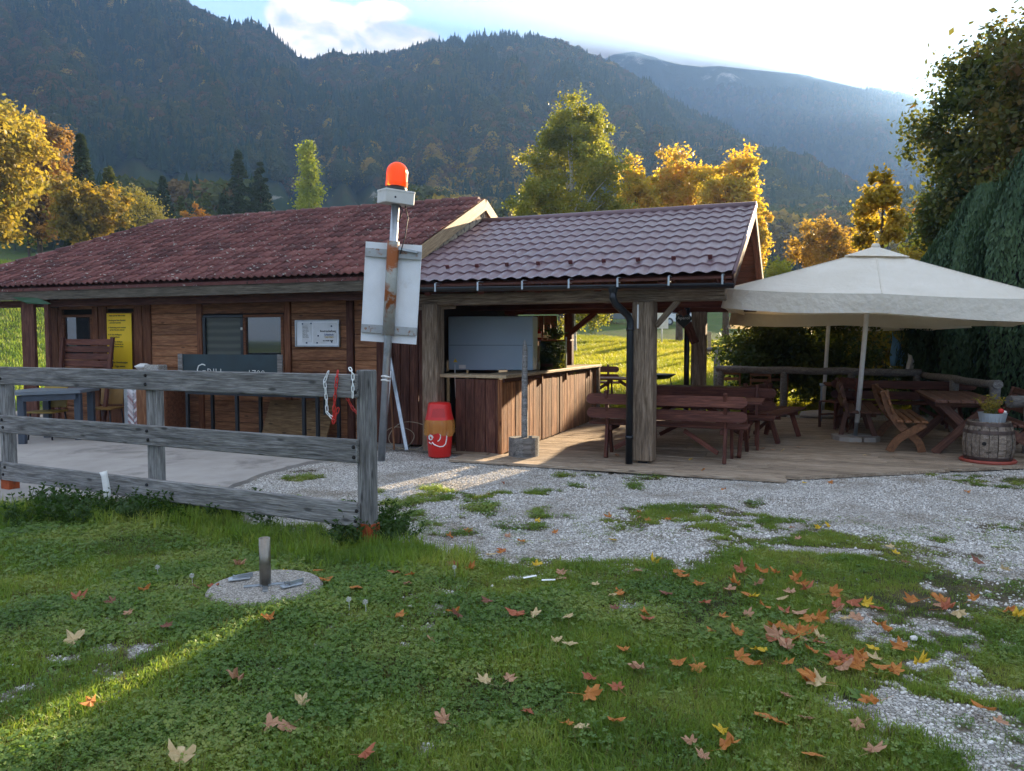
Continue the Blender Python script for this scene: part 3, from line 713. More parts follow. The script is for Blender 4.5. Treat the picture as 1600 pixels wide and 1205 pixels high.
# eaves: fascia, rafters, soffit
board('fascia', H(-13.2, EB + .04, EZ - .10), H(G0 - .02, EB + .04, EZ - .10), .20, .035, (0, -1, 0), M_FASC, hut)
rr = -12.9
while rr < G0 - .2:
    board('rafter', H(rr, EB + .08, EZ - .10), H(rr, 1.2, EZ - .10 + slope * (1.2 - EB - .08)), .09, .11, (0, -slope, 1), W_DARK, hut); rr += .78
# tiles
def tile_mesh(w=.262, l=.36):
    mb = MB(); n = 12; xs = [i / n for i in range(n + 1)]
    prof = [(-w / 2 + x * (w + .012), .032 * (math.cos(4 * math.pi * x) * .5 + .5) ** 1.2 - .010 + (.004 if x > .95 else 0)) for x in xs]
    V = []
    for (yy, dz) in ((-l / 2, .026), (l / 2, .0)):
        V += [(x, yy, z + dz) for x, z in prof]
    V += [(x, -l / 2, z + .026 - .022) for x, z in prof]
    k = n + 1
    mb.add(V, [(i, i + 1, k + i + 1, k + i) for i in range(n)] + [(i, 2 * k + i, 2 * k + i + 1, i + 1) for i in range(n)], True)
    return mb
tm = tile_mesh(); tme = tm.mesh('tile', M_TILE)
ang = math.atan(slope); SL = (RB - EB) / math.cos(ang)
tiles = []; rows = 12; pitch = SL / rows; tw = .262
for i in range(rows):
    s = (i + .5) * pitch; b = EB - .05 + s * math.cos(ang); z = EZ + .045 + s * math.sin(ang)
    hip = -13.16 + (b - EB) / (RB - EB) * 2.14        # where the left hip cuts the row
    rr = G0 - tw / 2 + .02
    while rr > hip:
        tiles.append((rr, b, z)); rr -= tw
tiles.sort(key=lambda q: (LW(q[0], q[1]) - Vector((0, 0, 0))).length)
joined = MB()
for k, (r, b, z) in enumerate(tiles):
    Mx = Matrix.Translation(H(r, b, z + random.uniform(-.002, .003))) @ Euler((ang + random.uniform(-.008, .008), 0, random.uniform(-.008, .008))).to_matrix().to_4x4()
    if k < 299: link('tile', tme, hut, None, Mx)
    else: joined.add([Mx @ Vector(v) for v in tm.v], tm.f, True)
jo = joined.build('roof_tiles', M_TILE_JOIN, hut); jo['kind'] = 'stuff'
# roof deck under the tiles, hip end, back slope
rf = MB()
A = H(-13.16, EB, EZ); B_ = H(G0, EB, EZ); C_ = H(G0, RB, RZ); D_ = H(-11.02, RB, RZ); E_ = H(-13.16, 6.55, EZ); F_ = H(G0, 6.55, EZ); dn = Vector((0, 0, -.05))
V = [A, B_, C_, D_, E_, F_]; rf.add(V + [v + dn for v in V], [(0, 1, 2, 3), (3, 2, 5, 4), (0, 3, 4), (6, 9, 8, 7), (9, 10, 11, 8), (6, 10, 9), (0, 6, 7, 1), (1, 7, 8, 2), (2, 8, 11, 5), (5, 11, 10, 4), (4, 10, 6, 0)])
rf.build('roof', M_TILE_JOIN, hut)
rc = MB()
rr = -11.1; ridge_me = MB().tube([(-.19, 0, .012), (.19, 0, 0)], [.095, .082], 12).mesh('ridge_tile', M_TILE)
while rr < G0 - .1:
    link('ridge_tile', ridge_me, hut, None, Matrix.Translation(H(rr, RB, RZ + .03)) @ Euler((0, 0, random.uniform(-.02, .02))).to_matrix().to_4x4()); rr += .345
hp0, hp1 = H(-11.02, RB, RZ + .03), H(-13.2, EB, EZ + .05); n = 12
for k in range(n):
    c = hp0.lerp(hp1, (k + .5) / n); q = (hp1 - hp0).to_track_quat('-X', 'Z').to_matrix().to_4x4(); link('ridge_tile', ridge_me, hut, None, Matrix.Translation(c) @ q)
# gable: barge boards, plaster strip
def barge(r, lo, w, t, mat, name, side=1):
    bb = (lambda b: b if side > 0 else 2 * RB - b)
    p0 = H(r, bb(EB - .02), EZ + lo); p1 = H(r, bb(RB), RZ + lo)
    board(name, p0, p1, w, t, (1, 0, 0), mat, hut)
barge(G0 + .02, -.03, .20, .03, W_BARGE, 'barge_board'); barge(G0 + .018, -.03, .20, .03, W_BARGE, 'barge_board', -1)
M_PLAST = plain('stained_plaster_edge', (.40, .33, .24), .9, 0, .2, 9, .2, .4, (.12, .10, .085), 12, .5, .58)
barge(G0 - .04, -.20, .17, .04, M_PLAST, 'plaster_edge'); barge(G0 - .042, -.20, .17, .04, M_PLAST, 'plaster_edge', -1)
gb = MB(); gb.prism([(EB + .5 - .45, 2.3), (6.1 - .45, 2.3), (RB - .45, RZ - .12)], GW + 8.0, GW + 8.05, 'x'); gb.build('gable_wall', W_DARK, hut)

# ---- pavilion
pav = empty('open_pavilion', LW(0, 0), PHI, 'open timber pavilion with a shiny burgundy metal tile roof', 'pavilion')
PE, PR, PEB, PRB = 2.36, 3.70, -.42, 3.05; PL, PRR = -3.88, 1.106
pang = math.atan((PR - PE) / (PRB - PEB)); PSL = (PRB - PEB) / math.cos(pang)
nr, per = 10, .184; nw = int((PRR - PL) / per * 8); V = []; F = []
rowp = PSL / nr; samples = []
for i in range(nr):
    for q in (0, .04, .35, .7, .985): samples.append((i + q, (.020 * (1 - q) + (0 if q > 0 else -.0))))
samples.append((nr, 0))
for (s, st) in samples:
    for k in range(nw + 1):
        x = PL + (PRR - PL) * k / nw; ph = ((x - PL) / per) % 1.0
        wv = .026 * (0.5 + 0.5 * math.cos(2 * math.pi * ph)) ** .8
        lift = 0
        ss = s * rowp; V.append((x, PEB + ss * math.cos(pang) - (wv + st) * math.sin(pang), PE + .02 + ss * math.sin(pang) + (wv + st) * math.cos(pang)))
ns = len(samples)
F = [(i * (nw + 1) + k, i * (nw + 1) + k + 1, (i + 1) * (nw + 1) + k + 1, (i + 1) * (nw + 1) + k) for i in range(ns - 1) for k in range(nw)]
roof = link('metal_roof', np_mesh('metal_roof', V, F, True), pav, M_METROOF)
roof.data.polygons.foreach_set('use_smooth', [True] * len(F))
try:
    md = roof.modifiers.new('edges', 'EDGE_SPLIT'); md.split_angle = R_(38)
except Exception: pass
# back slope and soffit boards
bk = MB(); bk.prism([(PRB, PR), (PRB, PR - .03), (2 * PRB - PEB, PE - .03), (2 * PRB - PEB, PE)], PL, PRR, 'x'); bk.build('back_slope', M_METROOF, pav)
nb = 22
for i in range(nb):
    f = (i + .5) / nb; b = PRB + f * (PRB - PEB); z = PR - f * (PR - PE) - .055
    board('soffit_board', (PL, b, z), (PRR - .02, b, z), (PRB - PEB) / nb / math.cos(pang) - .006, .02, (0, math.sin(pang), math.cos(pang)), W_RED, pav)
rr = PL + .15
while rr < PRR:
    board('rafter', (rr, PRB, PR - .13), (rr, 2 * PRB - PEB, PE - .13), .09, .12, (0, math.sin(pang), math.cos(pang)), W_DARKRED, pav)
    board('rafter', (rr, PEB + .05, PE - .10), (rr, PRB, PR - .10), .09, .10, (0, -math.sin(pang), math.cos(pang)), W_DARKRED, pav); rr += .80
bs = MB(); bs.prism([(PEB, PE - .01), (PRB, PR - .01), (PRB, PR - .035), (PEB, PE - .035)], PL, PRR, 'x'); bs.build('roof_boarding', W_RED, pav)
# ridge cap and barge
rd = MB(); rd.tube([(PL, PRB, PR + .03), (PRR + .03, PRB, PR + .03)], .065, 12); rd.build('ridge_cap', M_METROOF, pav)
board('barge_board', (PRR + .012, PEB + .02, PE - .06), (PRR + .012, PRB, PR - .06), .17, .024, (1, 0, 0), W_DARK, pav)
board('barge_board', (PRR + .010, 2 * PRB - PEB, PE - .06), (PRR + .010, PRB, PR - .06), .17, .024, (1, 0, 0), M_FASC, pav)
tr_ = MB(); tr_.tube([(PRR + .02, PEB, PE + .035), (PRR + .02, PRB, PR + .035)], .022, 8); tr_.build('verge_trim', M_METROOF, pav)
z = 2.25
while z < PR - .2:
    hw = (PR - .12 - z) / (PR - PE) * (PRB - PEB); bl = max(.3, PRB - hw); bh = min(5.9, PRB + hw)
    if bh - bl > .25 and z > 3.3: board('gable_board', (PRR - .42, bl, z + .07), (PRR - .42, bh, z + .07), .135, .022, (1, 0, 0), W_WALL, pav, .004, .002)
    z += .14
# snow guards
for k in range(11):
    rr = PL + .12 + k * .455; s = 1.55 * rowp; y = PEB + s * math.cos(pang); z = PE + .05 + s * math.sin(pang)
    g = MB(); g.box((0, 0, .028), (.055, .02, .055), ch=.004); g.box((0, .05, .004), (.04, .12, .008)); g.build('snow_guard', W_RED if False else plain('snow_guard_steel', (.10, .025, .028), .5) if k == 0 else bpy.data.materials['snow_guard_steel'], pav, Matrix.Translation((rr, y, z)) @ Euler((pang, 0, 0)).to_matrix().to_4x4())
# gutter with hangers, downpipe
gz = PE - .075; gt = MB(); n = 10; R0 = .062; prof = []
for k in range(n + 1):
    a = math.pi * k / n; prof.append((-R0 * math.cos(a), -R0 * math.sin(a)))
prof2 = [(x * .9, z * .9) for x, z in prof][::-1]
V = []; pr = prof + prof2
for x in (PL + .42, PRR + .03): V += [(x, PEB - .07 + a, gz + (x - PL) * -.012 + .04 + b) for a, b in pr]
k = len(pr); gt.add(V, [(i, (i + 1) % k, k + (i + 1) % k, k + i) for i in range(k)] + [tuple(range(k)), tuple(range(2 * k - 1, k - 1, -1))], True)
gt.build('gutter', M_GUT, pav)
for q in range(8):
    rr = PL + .55 + q * .62; g = MB(); g.box((rr, PEB - .02, gz + .085), (.022, .16, .006)); g.box((rr, PEB - .135, gz + .02), (.022, .006, .11)); g.box((rr, PEB - .075, gz + .04 + .03 - .012 * (rr - PL)), (.016, .12, .006)); g.build('gutter_bracket', M_GALV, pav)
dp = MB(); px0 = RU(957, PEB - .07); px1 = RU(984, -.22)
dp.lathe([(.06, 0), (.06, -.05), (.042, -.09)], 14, (px0, PEB - .07, gz - .02))
dp.tube([(px0, PEB - .07, gz - .09), (px0, PEB - .07, gz - .17), (px0 + .03, PEB - .05, gz - .24), (px1 - .03, -.24, 1.92), (px1, -.21, 1.84), (px1, -.21, 1.75), (px1, -.21, .03)], .045, 14)
for zz in (1.72, .35): dp.tube([(px1, -.21, zz), (px1, -.21, zz + .04)], .052, 14)
dp.build('downpipe', M_GUT, pav)
# posts, beams, braces
def post(r, b, z0, z1, w, mat=W_POST, name='post'):
    return board(name, (r, b, z0), (r, b, z1), w, w, (0, -1, 0), mat, pav, .012)
post(0, 0, .06, 2.09, .27); post(RU(677, 0), 0, .02, 2.12, .24)
MB().box((0, 0, .03), (.12, .12, .08)).build('post_foot', M_GUT, pav)
bpr = RU(1092, 4.9); post(bpr, 4.9, .02, 2.13, .26); post(RU(889, 4.9), 4.9, .02, 2.13, .16, W_DARKRED); post(-3.7, 4.9, .02, 2.2, .16, W_DARKRED)
board('beam', (-3.86, 0, 2.17), (1.0, 0, 2.17), .16, .18, (0, -1, 0), W_POST, pav, .012)
board('beam', (-3.86, 4.9, 2.22), (1.05, 4.9, 2.22), .19, .18, (0, -1, 0), W_DARKRED, pav, .01)
board('beam', (-3.6, 2.6, 2.20), (1.0, 2.6, 2.20), .16, .14, (0, -1, 0), W_DARKRED, pav, .01)
board('beam', (-3.2, .1, 2.30), (-3.2, 4.8, 2.30), .12, .12, (1, 0, 0), W_DARKRED, pav, .01)
board('ridge_beam', (PL, PRB, PR - .22), (PRR - .1, PRB, PR - .22), .16, .14, (0, -1, 0), W_DARKRED, pav, .01)
for rr in (-3.0, -1.1): board('king_post', (rr, PRB, 2.25), (rr, PRB, PR - .3), .12, .12, (0, -1, 0), W_DARKRED, pav, .01)
for rr in (-3.5, -1.1):
    board('tie_beam', (rr, .1, 2.27), (rr, 4.8, 2.27), .14, .12, (1, 0, 0), W_DARKRED, pav, .01)
board('brace', (.14, .0, 1.78), (.42, .0, 2.10), .07, .07, (0, -1, 0), W_POST, pav, .008)
board('brace', (bpr - .05, 4.72, 1.55), (bpr - .30, 4.72, 2.16), .15, .12, (0, -1, 0), W_DARK, pav, .008)
board('brace', (RU(889, 4.9) + .05, 4.85, 1.75), (RU(889, 4.9) + .55, 4.85, 2.14), .10, .08, (0, -1, 0), W_DARKRED, pav, .008)
board('brace', (-3.5, .05, 2.06), (-2.7, .05, 2.075), .06, .06, (0, -1, 0), W_POST, pav, .008)
MB().box((-.06, -.15, 1.90), (.018, .02, .30)).build('lamp_tube', M_WHITE, pav)
dpb = MB(); dpb.tube([(bpr - .2, 4.72, 2.2), (bpr - .2, 4.72, .05)], .05, 12); dpb.build('downpipe', M_GUT, pav)
# back board wall behind the bar
rr = -3.86
while rr < -2.85:
    w_ = random.uniform(.12, .16); board('back_board', (rr + w_ / 2, 4.98, .02), (rr + w_ / 2, 4.98, 2.1), w_ - .008, .025, (0, -1, 0), W_WALL, pav, .004, .004); rr += w_

# ---- bar counter under the pavilion
bar = empty('bar_counter', LW(-1.99, 0), PHI, 'worn wooden bar counter clad in vertical boards under the pavilion', 'counter')
def Bq(r, b, z): return (r + 1.99, b, z)
rr = RU(712, 0)
while rr < -2.01:
    w_ = min(random.uniform(.13, .17), -1.99 - rr); board('front_board', Bq(rr + w_ / 2, .0, .03), Bq(rr + w_ / 2, .0, 1.06), w_ - .006, .026, (0, -1, 0), W_DARK, bar, .004, .004); rr += w_
bb = .02
while bb < 4.95:
    w_ = random.uniform(.12, .17); board('side_board', Bq(-1.975, bb + w_ / 2, .03), Bq(-1.975, bb + w_ / 2, 1.02 + random.uniform(-.01, .01)), w_ - .007, .026, (1, 0, 0), W_COUNT, bar, .005, .005); bb += w_
board('corner_post', Bq(-1.99, -.015, .02), Bq(-1.99, -.015, 1.06), .06, .05, (0, -1, 0), W_COUNT, bar)
board('end_post', Bq(-1.97, 5.02, .02), Bq(-1.97, 5.02, 1.08), .12, .12, (0, -1, 0), W_POST, bar)
board('counter_top', Bq(-2.12, -.05, 1.10), Bq(-2.12, 5.1, 1.10), .46, .045, (0, 0, 1), W_PLY, bar, .006)
board('counter_top', Bq(-2.95, .20, 1.10), Bq(-2.36, .20, 1.10), .46, .045, (0, 0, 1), W_PLY, bar, .006)
board('top_rail', Bq(-1.955, .0, 1.045), Bq(-1.955, 5.0, 1.045), .05, .03, (1, 0, 0), W_DARK, bar)
for b in (1.6, 2.9, 4.4): board('batten', Bq(-1.945, b, .92), Bq(-1.945, b, 1.07), .05, .035, (1, 0, 0), W_COUNT, bar)
gz_ = MB(); gz_.box(Bq(-1.93, 2.15, 1.36), (.008, 1.35, .46)); gp = gz_.build('glass_screen', M_GLASS, bar)
MB().box(Bq(-1.93, 2.84, 1.39), (.02, .02, .54)).build('screen_edge', M_GALV, bar)
tp = MB(); tp.prism([(1.5, 1.13), (2.82, 1.13), (2.82, 1.60)], -.10 , -.08, 'x'); tp.build('splash_panel', W_PLY, bar)
board('back_shelf', Bq(-3.6, 4.6, 1.60), Bq(-2.35, 4.6, 1.60), .25, .03, (0, 0, 1), W_TBL, bar)
board('inner_panel', Bq(-2.9, 3.7, .05), Bq(-2.9, 3.7, 1.5), .9, .03, (0, -1, 0), W_PLY, bar)
fz = empty('cooling_cabinet', LW(RU(766, 1.3), 1.3, 1.125), PHI + .16, 'blue grey closed cabinet standing on the bar counter', 'cabinet')
MB().box((0, .2, .43), (1.36, .42, .84), ch=.012).build('cabinet_body', M_FREEZ, fz)
MB().box((0, -.014, .40), (1.33, .004, .006)).build('panel_seam', M_GUT, fz)
MB().box((-.45, -.014, .06), (.11, .004, .06)).build('type_plate', M_WHITE, fz)
MB().add([(-.60, -.014, .13), (-.53, -.014, .13), (-.565, -.014, .19)], [(0, 1, 2)]).build('warning_mark', plain('yellow_label', (.75, .5, .03), .5), fz)
cb = MB(); cb.tube([(-.565, -.03, .10), (-.565, -.04, -.1), (-.55, -.05, -.4), (-.52, -.04, -.62)], .008, 6); cb.build('cable', M_WHITE, fz)

# ---- deck and slab
deck = empty('timber_deck', LW(0, 0), PHI); deck['kind'] = 'structure'
b = -.62
def rmax(b):
    if b < -.4: return 1.75
    return min(6.4, 1.9 + (b + .4) * 1.42)
while b < 6.75:
    r0 = -2.45 if b < -.03 else -1.93; r1 = rmax(b) + random.uniform(-.06, .06)
    cuts = [r0 + random.uniform(-.03, .0)]
    while cuts[-1] < r1 - 2.6: cuts.append(cuts[-1] + random.uniform(1.6, 3.2))
    cuts.append(r1)
    for a, c in zip(cuts, cuts[1:]):
        if c == cuts[-1] and b > -.4 and c - a > .4:
            sk = .1445 * 1.42 / 2; e_ = rmax(b); pk = MB(); hx = (e_ - a) / 2; pk.prism([(-hx, -.0685), (hx - sk, -.0685), (hx + sk, .0685), (-hx, .0685)], -.0175, .0175, 'z'); pk.build('plank', W_DECK, deck, Matrix.Translation(((a + e_) / 2, b, .012 + random.uniform(-.0015, .0015))), 1)
        elif c - a > .1: board('plank', (a + .003, b, .012), (c - .003, b, .012), .137, .035, (0, 0, 1), W_DECK, deck, .004, .0015)
    b += .1445
fr = MB(); fr.prism([(-2.3, -.5), (1.6, -.5), (6.1, 2.75), (6.1, 6.7), (-1.95, 6.7), (-1.95, 0), (-2.3, 0)], -.06, -.02, 'z')
dk = fr.build('deck_frame', M_DARK, deck)

slab_px = [(-500, 798), (-100, 794), (0, 790), (90, 786), (200, 782), (300, 776), (355, 764), (410, 742), (470, 726), (530, 716), (575, 708), (600, 696)]
pts = [gnd(u, v) for u, v in slab_px]; SLABP = list(pts); pp = []
for a, c in zip(pts, pts[1:]):
    for k in range(6):
        q = a.lerp(c, k / 6); pp.append((q.x + random.uniform(-.02, .02), q.y + random.uniform(-.03, .03)))
e1 = LW(GW + .2, .5); e2 = LW(-13.6, .5); e3 = LW(-13.6, 5); pp += [(e1.x, e1.y), (e2.x, e2.y), (e3.x, e3.y), (-16, 16), (-16, 8)]
sb = MB(); sb.prism(pp, -.12, .022, 'z'); sl = sb.build('concrete_slab', M_CONC, None, None, 1); tag(sl, kind='structure')

# ------------------------------------------------------------ fence in front
FP0 = gnd(573, 849); FD = Vector((-.893, .451, 0)); FN = Vector((-.451, -.893, 0)); FZ = lambda t: float(hgt(*(FP0 + FD * t).xy))
fence = empty('rail_fence', FP0, 0, 'silver grey three rail timber fence standing between lawn and slab', 'fence')
def FQ(t, n, z): return FD * t + FN * n + Vector((0, 0, z))
for t_ in (0, 2.43, 4.73, 7.1):
    zt = 1.37 if t_ == 0 else 1.30
    board('post', FQ(t_, -.02, -.05), FQ(t_, -.02, zt), .13, .10, FN, W_GREY, fence, .008)
    sh = MB(); q = FQ(t_, -.02, .03); sh.box(q, (.145, .115, .26), (0, 0, math.atan2(FD.y, FD.x)), ch=.004); sh.build('post_shoe', plain('orange_primer_steel', (.36, .075, .022), .7, 0, .25, 14, .3, .2, (.16, .05, .02), 12) if t_ == 0 else bpy.data.materials['orange_primer_steel'], fence)
def frail(z0, z1, lo, hi, w_, tt):
    board('rail', FQ(lo, .055, z0), FQ(tt, .055, z1), w_, .045, FN, W_GREY, fence, .008)
for (z, w_) in ((1.245, .185), (.735, .185), (.235, .19)):
    frail(z, z - .012, .03, None, w_, 4.72); frail(z - .012, z - .02, 4.74, None, w_, 8.6)
bolt = MB().lathe([(0, .012), (.014, .010), (.016, 0)], 10).mesh('bolt', M_DARK)
for t_ in (2.43, 4.66, .04):
    for z in (1.28, 1.2, .77, .69, .27, .19):
        link('bolt', bolt, fence, None, Matrix.Translation(FQ(t_ + random.uniform(-.02, .02), .078, z)) @ FN.to_track_quat('Z', 'Y').to_matrix().to_4x4())
# chains of plastic links hung over the top rail
lk = MB(); pts = []
for k in range(17):
    a = 2 * math.pi * k / 16; pts.append((.010 * math.cos(a), 0, .018 * math.sin(a) + (.010 if math.sin(a) > 0 else -.010)))
lk.tube(pts, .0042, 6, False)
def chain(mat, path, label, name='plastic_chain'):
    path = [Vector(p) for p in path]; e = empty(name, FP0 + path[0], 0, label, 'chain', 'chains on the fence')
    me = lk.mesh('chain_link', mat); d = 0; seg = 0; pos = path[0].copy(); k = 0
    total = sum((b - a).length for a, b in zip(path, path[1:])); s = 0
    while s < total:
        q = s; i = 0
        while i < len(path) - 2 and q > (path[i + 1] - path[i]).length: q -= (path[i + 1] - path[i]).length; i += 1
        dr = (path[i + 1] - path[i]).normalized(); p = path[i] + dr * q
        M = Matrix.Translation(p - path[0]) @ dr.to_track_quat('Z', 'Y').to_matrix().to_4x4() @ Matrix.Rotation(k * 1.57 + .4, 4, 'Z')
        link('chain_link', me, e, None, M); s += .046; k += 1
CW = plain('white_chain_plastic', (.75, .78, .78), .4); CRm = plain('red_chain_plastic', (.60, .03, .02), .4)
tA = .30
chain(CW, [FQ(tA, .085, 1.335), FQ(tA + .02, .095, 1.28), FQ(tA + .005, .095, 1.14), FQ(tA - .0, .095, 1.03), FQ(tA - .06, .095, .985)], 'white plastic chain hanging over the top fence rail')
chain(CRm, [FQ(tA - .10, .085, 1.34), FQ(tA - .10, .097, 1.28), FQ(tA - .075, .097, 1.10), FQ(tA - .06, .097, .95), FQ(tA - .085, .10, .99), FQ(tA - .12, .10, 1.08)], 'red plastic chain hanging over the top fence rail beside the white one')
chain(CW, [FQ(.10, .05, 1.375), FQ(.05, .085, 1.34), FQ(.045, .09, 1.27), FQ(.05, .09, 1.16)], 'short white chain by the end post of the fence')
chain(CRm, [FQ(.20, -.03, 1.14), FQ(.15, -.035, 1.06), FQ(.08, -.04, 1.0)], 'red chain end dangling below the top rail at the end post')

# ------------------------------------------------------------ leaning sign mast with beacon
MB0 = gnd(596, 718); MT = at(619, 300, MB0.y - .12)
mast = empty('sign_mast', MB0, 0, 'leaning galvanised mast carrying the back of a white sign and an orange beacon', 'sign post')
ax = (MT - MB0); axn = ax.normalized()
def MQ(h): return ax * (h / ax.z)
pm = MB(); pm.tube([MQ(-.05), MQ(3.62)], .052, 16); pm.build('pole', M_GALV, mast)
pm = MB(); pm.tube([MQ(3.05), MQ(4.0 if False else 3.95)], .058, 16); 
zt = (at(613, 325, MB0.y).z)
sg = Matrix.Translation(MQ(0)); X = Vector((axn.z, 0, -axn.x)).normalized(); Yv = axn.cross(X); Mq = Matrix((X, Yv, axn)).transposed().to_4x4()
def mast_part(name, mb, mat, h): return mb.build(name, mat, mast, Matrix.Translation(MQ(h)) @ Mq)
zs0, zs1 = at(605, 536, MB0.y).z, at(613, 381, MB0.y).z; zc = (zs0 + zs1) / 2; hh = (zs1 - zs0)
M_STRAP = plain('weathered_strap', (.36, .38, .39), .6, .3, .15, 9, .4, .2, (.22, .09, .035), 6.0, .56, .66)
pl = MB(); n = 10; V = []
for k in range(n + 1):
    x = -.36 + .72 * k / n; yb_ = .06 + .03 * math.sin(math.pi * k / n)
    V += [(x, yb_, -hh / 2), (x, yb_, hh / 2), (x, yb_ + .004, hh / 2), (x, yb_ + .004, -hh / 2)]
pl.add(V, [(4 * k + a, 4 * k + (a + 1) % 4, 4 * k + 4 + (a + 1) % 4, 4 * k + 4 + a) for k in range(n) for a in range(4)] + [(0, 1, 2, 3), (4 * n + 3, 4 * n + 2, 4 * n + 1, 4 * n)])
mast_part('sign_plate', pl, M_WHITEP, zc)
for sx in (-.365, .365): mast_part('sign_edge', MB().box((sx, .06, 0), (.012, .03, hh), ch=.002), M_WHITEP, zc)
for z in (hh / 2 - .14, -hh / 2 + .17):
    mast_part('clamp_strap', MB().box((0, .04, z), (.74, .03, .11), ch=.004), M_STRAP, zc)
    for sx in (-.31, .31): mast_part('bolt', MB().tube([(sx, .02, z), (sx, .075, z)], .018, 8), M_RUST, zc)
mast_part('rusty_sleeve', MB().tube([(0, 0, -hh / 2 + .10), (0, 0, hh / 2 + .02)], .078, 18), M_RUST, zc)
zb = at(616, 312, MB0.y).z
bx = MB(); rot = Euler((0, 0, .55)); bx.box((0, 0, 0), (.40, .30, .17), rot, ch=.008); bx.box((0, 0, .075), (.41, .31, .03), rot, ch=.006)
mast_part('junction_box', bx, plain('aged_white_casing', (.60, .60, .57), .55, 0, .08, 4, .4, 0, (.35, .32, .27), 3, .58, .8), zb)
mast_part('box_screw', MB().tube([(.02, -.17, -.01), (.02, -.155, -.01)], .014, 10), M_BLACK, zb)
mast_part('beacon_base', MB().lathe([(.135, .085), (.14, .10), (.135, .145), (.0, .145)], 24), M_BLACK, zb)
m, t, p, o = mat_new('orange_beacon_lens'); M_LENS = m
sset(p, Roughness=.22); p.inputs['Base Color'].default_value = (.95, .15, .008, 1); p.inputs['Transmission Weight'].default_value = .25; p.inputs['Subsurface Weight'].default_value = 0
tr = N(t, 'ShaderNodeBsdfTranslucent'); tr.inputs['Color'].default_value = (1, .22, .02, 1); ms = N(t, 'ShaderNodeMixShader'); ms.inputs[0].default_value = .4
L(t, p.outputs[0], ms.inputs[1]); L(t, tr.outputs[0], ms.inputs[2]); L(t, ms.outputs[0], o.inputs['Surface'])
prof = [(.143, .145), (.145, .20), (.141, .21), (.139, .32)] + [(.139 * math.cos(a), .32 + .14 * math.sin(a)) for a in [R_(q) for q in (15, 30, 45, 60, 75, 90)]]
lns = MB(); lns.lathe(prof, 60, smooth=False)
lns.v = [((x * (1.0 + (.016 if (k % 60) % 2 else 0) * (z > .21))), (y * (1.0 + (.016 if (k % 60) % 2 else 0) * (z > .21))), z) for k, (x, y, z) in enumerate(lns.v)]
mast_part('beacon_lens', lns, M_LENS, zb)
cbm = MB(); cbm.tube([(.12, .05, -.08), (.17, .02, -.25), (.15, -.02, -.5), (.10, -.02, -.72)], .008, 6); cbm.tube([(.06, -.02, -.1), (.10, -.03, -.16), (.08, -.04, -.24), (.055, 0, -.3)], .01, 6); mast_part('cable', cbm, M_BLACK, zb)
mast_part('cross_arm', MB().box((.16, 0, -.66), (.34, .04, .035), (0, .12, 0), ch=.004), M_GALV, zb)
wt = MB(); wt.tube([(-.055, -.02, 0), (-.02, -.06, .01), (.05, -.05, 0), (.06, 0, -.02)], .012, 6); wt.tube([(-.055, -.02, -.05), (0, -.065, -.04), (.06, -.02, -.06)], .012, 6); mast_part('tie_ropes', wt, M_WHITE, 1.12)

def leaner(name, u0, v0, u1, v1, y0, y1, w_, d_, mat, label, cat, ch=.004):
    a = at(u0, v0, y0); b = at(u1, v1, y1); e = empty(name, a, 0, label, cat)
    n_ = Vector((0, -1, 0)); board('shaft', (0, 0, 0), b - a, w_, d_, n_, mat, e, ch); return e
yb = gnd(596, 704).y
leaner('metal_channel', 596, 704, 607, 580, yb, yb + .12, .09, .03, M_WHITEP, 'pale metal channel leaning upright against the mast foot', 'channel')
leaner('metal_channel', 636, 704, 607, 548, gnd(636, 704).y, yb + .45, .055, .05, M_GALV, 'long grey metal profile leaning slantwise against the dark wall', 'channel')
leaner('broomstick', 616, 703, 607, 552, gnd(616, 703).y, yb + .45, .028, .028, W_CURVE, 'thin brown broomstick leaning between the mast and the red bin', 'broomstick', .01)
cp = [(.0, 0, .02)]; c0 = gnd(640, 702)
cp = [Vector((.30 * math.cos(a) + .02 * math.sin(3 * a), .06 * math.sin(a), .20 + .20 * math.sin(a))) for a in [2 * math.pi * k / 28 for k in range(29)]]
cl = MB(); cl.tube(cp, .006, 6, False); cl.tube([Vector((p.x * .8 - .18, p.y + .03, p.z * .8)) for p in cp], .006, 6, False)
tag(cl.build('cable_coil', plain('beige_cable', (.34, .28, .2), .6), None, Matrix.Translation(c0)), 'loosely coiled beige cable standing against the dark boards', 'cable')

# ------------------------------------------------------------ red bin
bp = gnd(687, 713); bin_ = empty('litter_bin', bp, 0, 'red swing lid litter bin with an amber bag folded over the rim', 'litter bin')
MB().lathe([(0, 0), (.150, 0), (.155, .01), (.178, .30), (.188, .46), (.188, .48), (0, .48)], 36).build('bin_body', M_RED, bin_)
MB().lathe([(.196, .47), (.198, .50), (.193, .53), (.170, .62), (.158, .72), (.14, .745), (.06, .752), (0, .752)], 36).build('bin_lid', M_RED, bin_)
fl = MB(); V = []
for i in range(9):
    for j in range(7):
        a = R_(-90 + (-32 + 64 * i / 8) * (1 - .18 * j / 6)); z = .555 + .155 * j / 6; rr = .1905 - (z - .53) * .215; V.append((rr * math.cos(a), rr * math.sin(a) - .004, z))
fl.add(V, [(i * 7 + j, (i + 1) * 7 + j, (i + 1) * 7 + j + 1, i * 7 + j + 1) for i in range(8) for j in range(6)], True); fl.build('lid_flap', plain('dark_red_flap', (.46, .018, .018), .42), bin_)
bg_ = MB(); V = []; n = 72
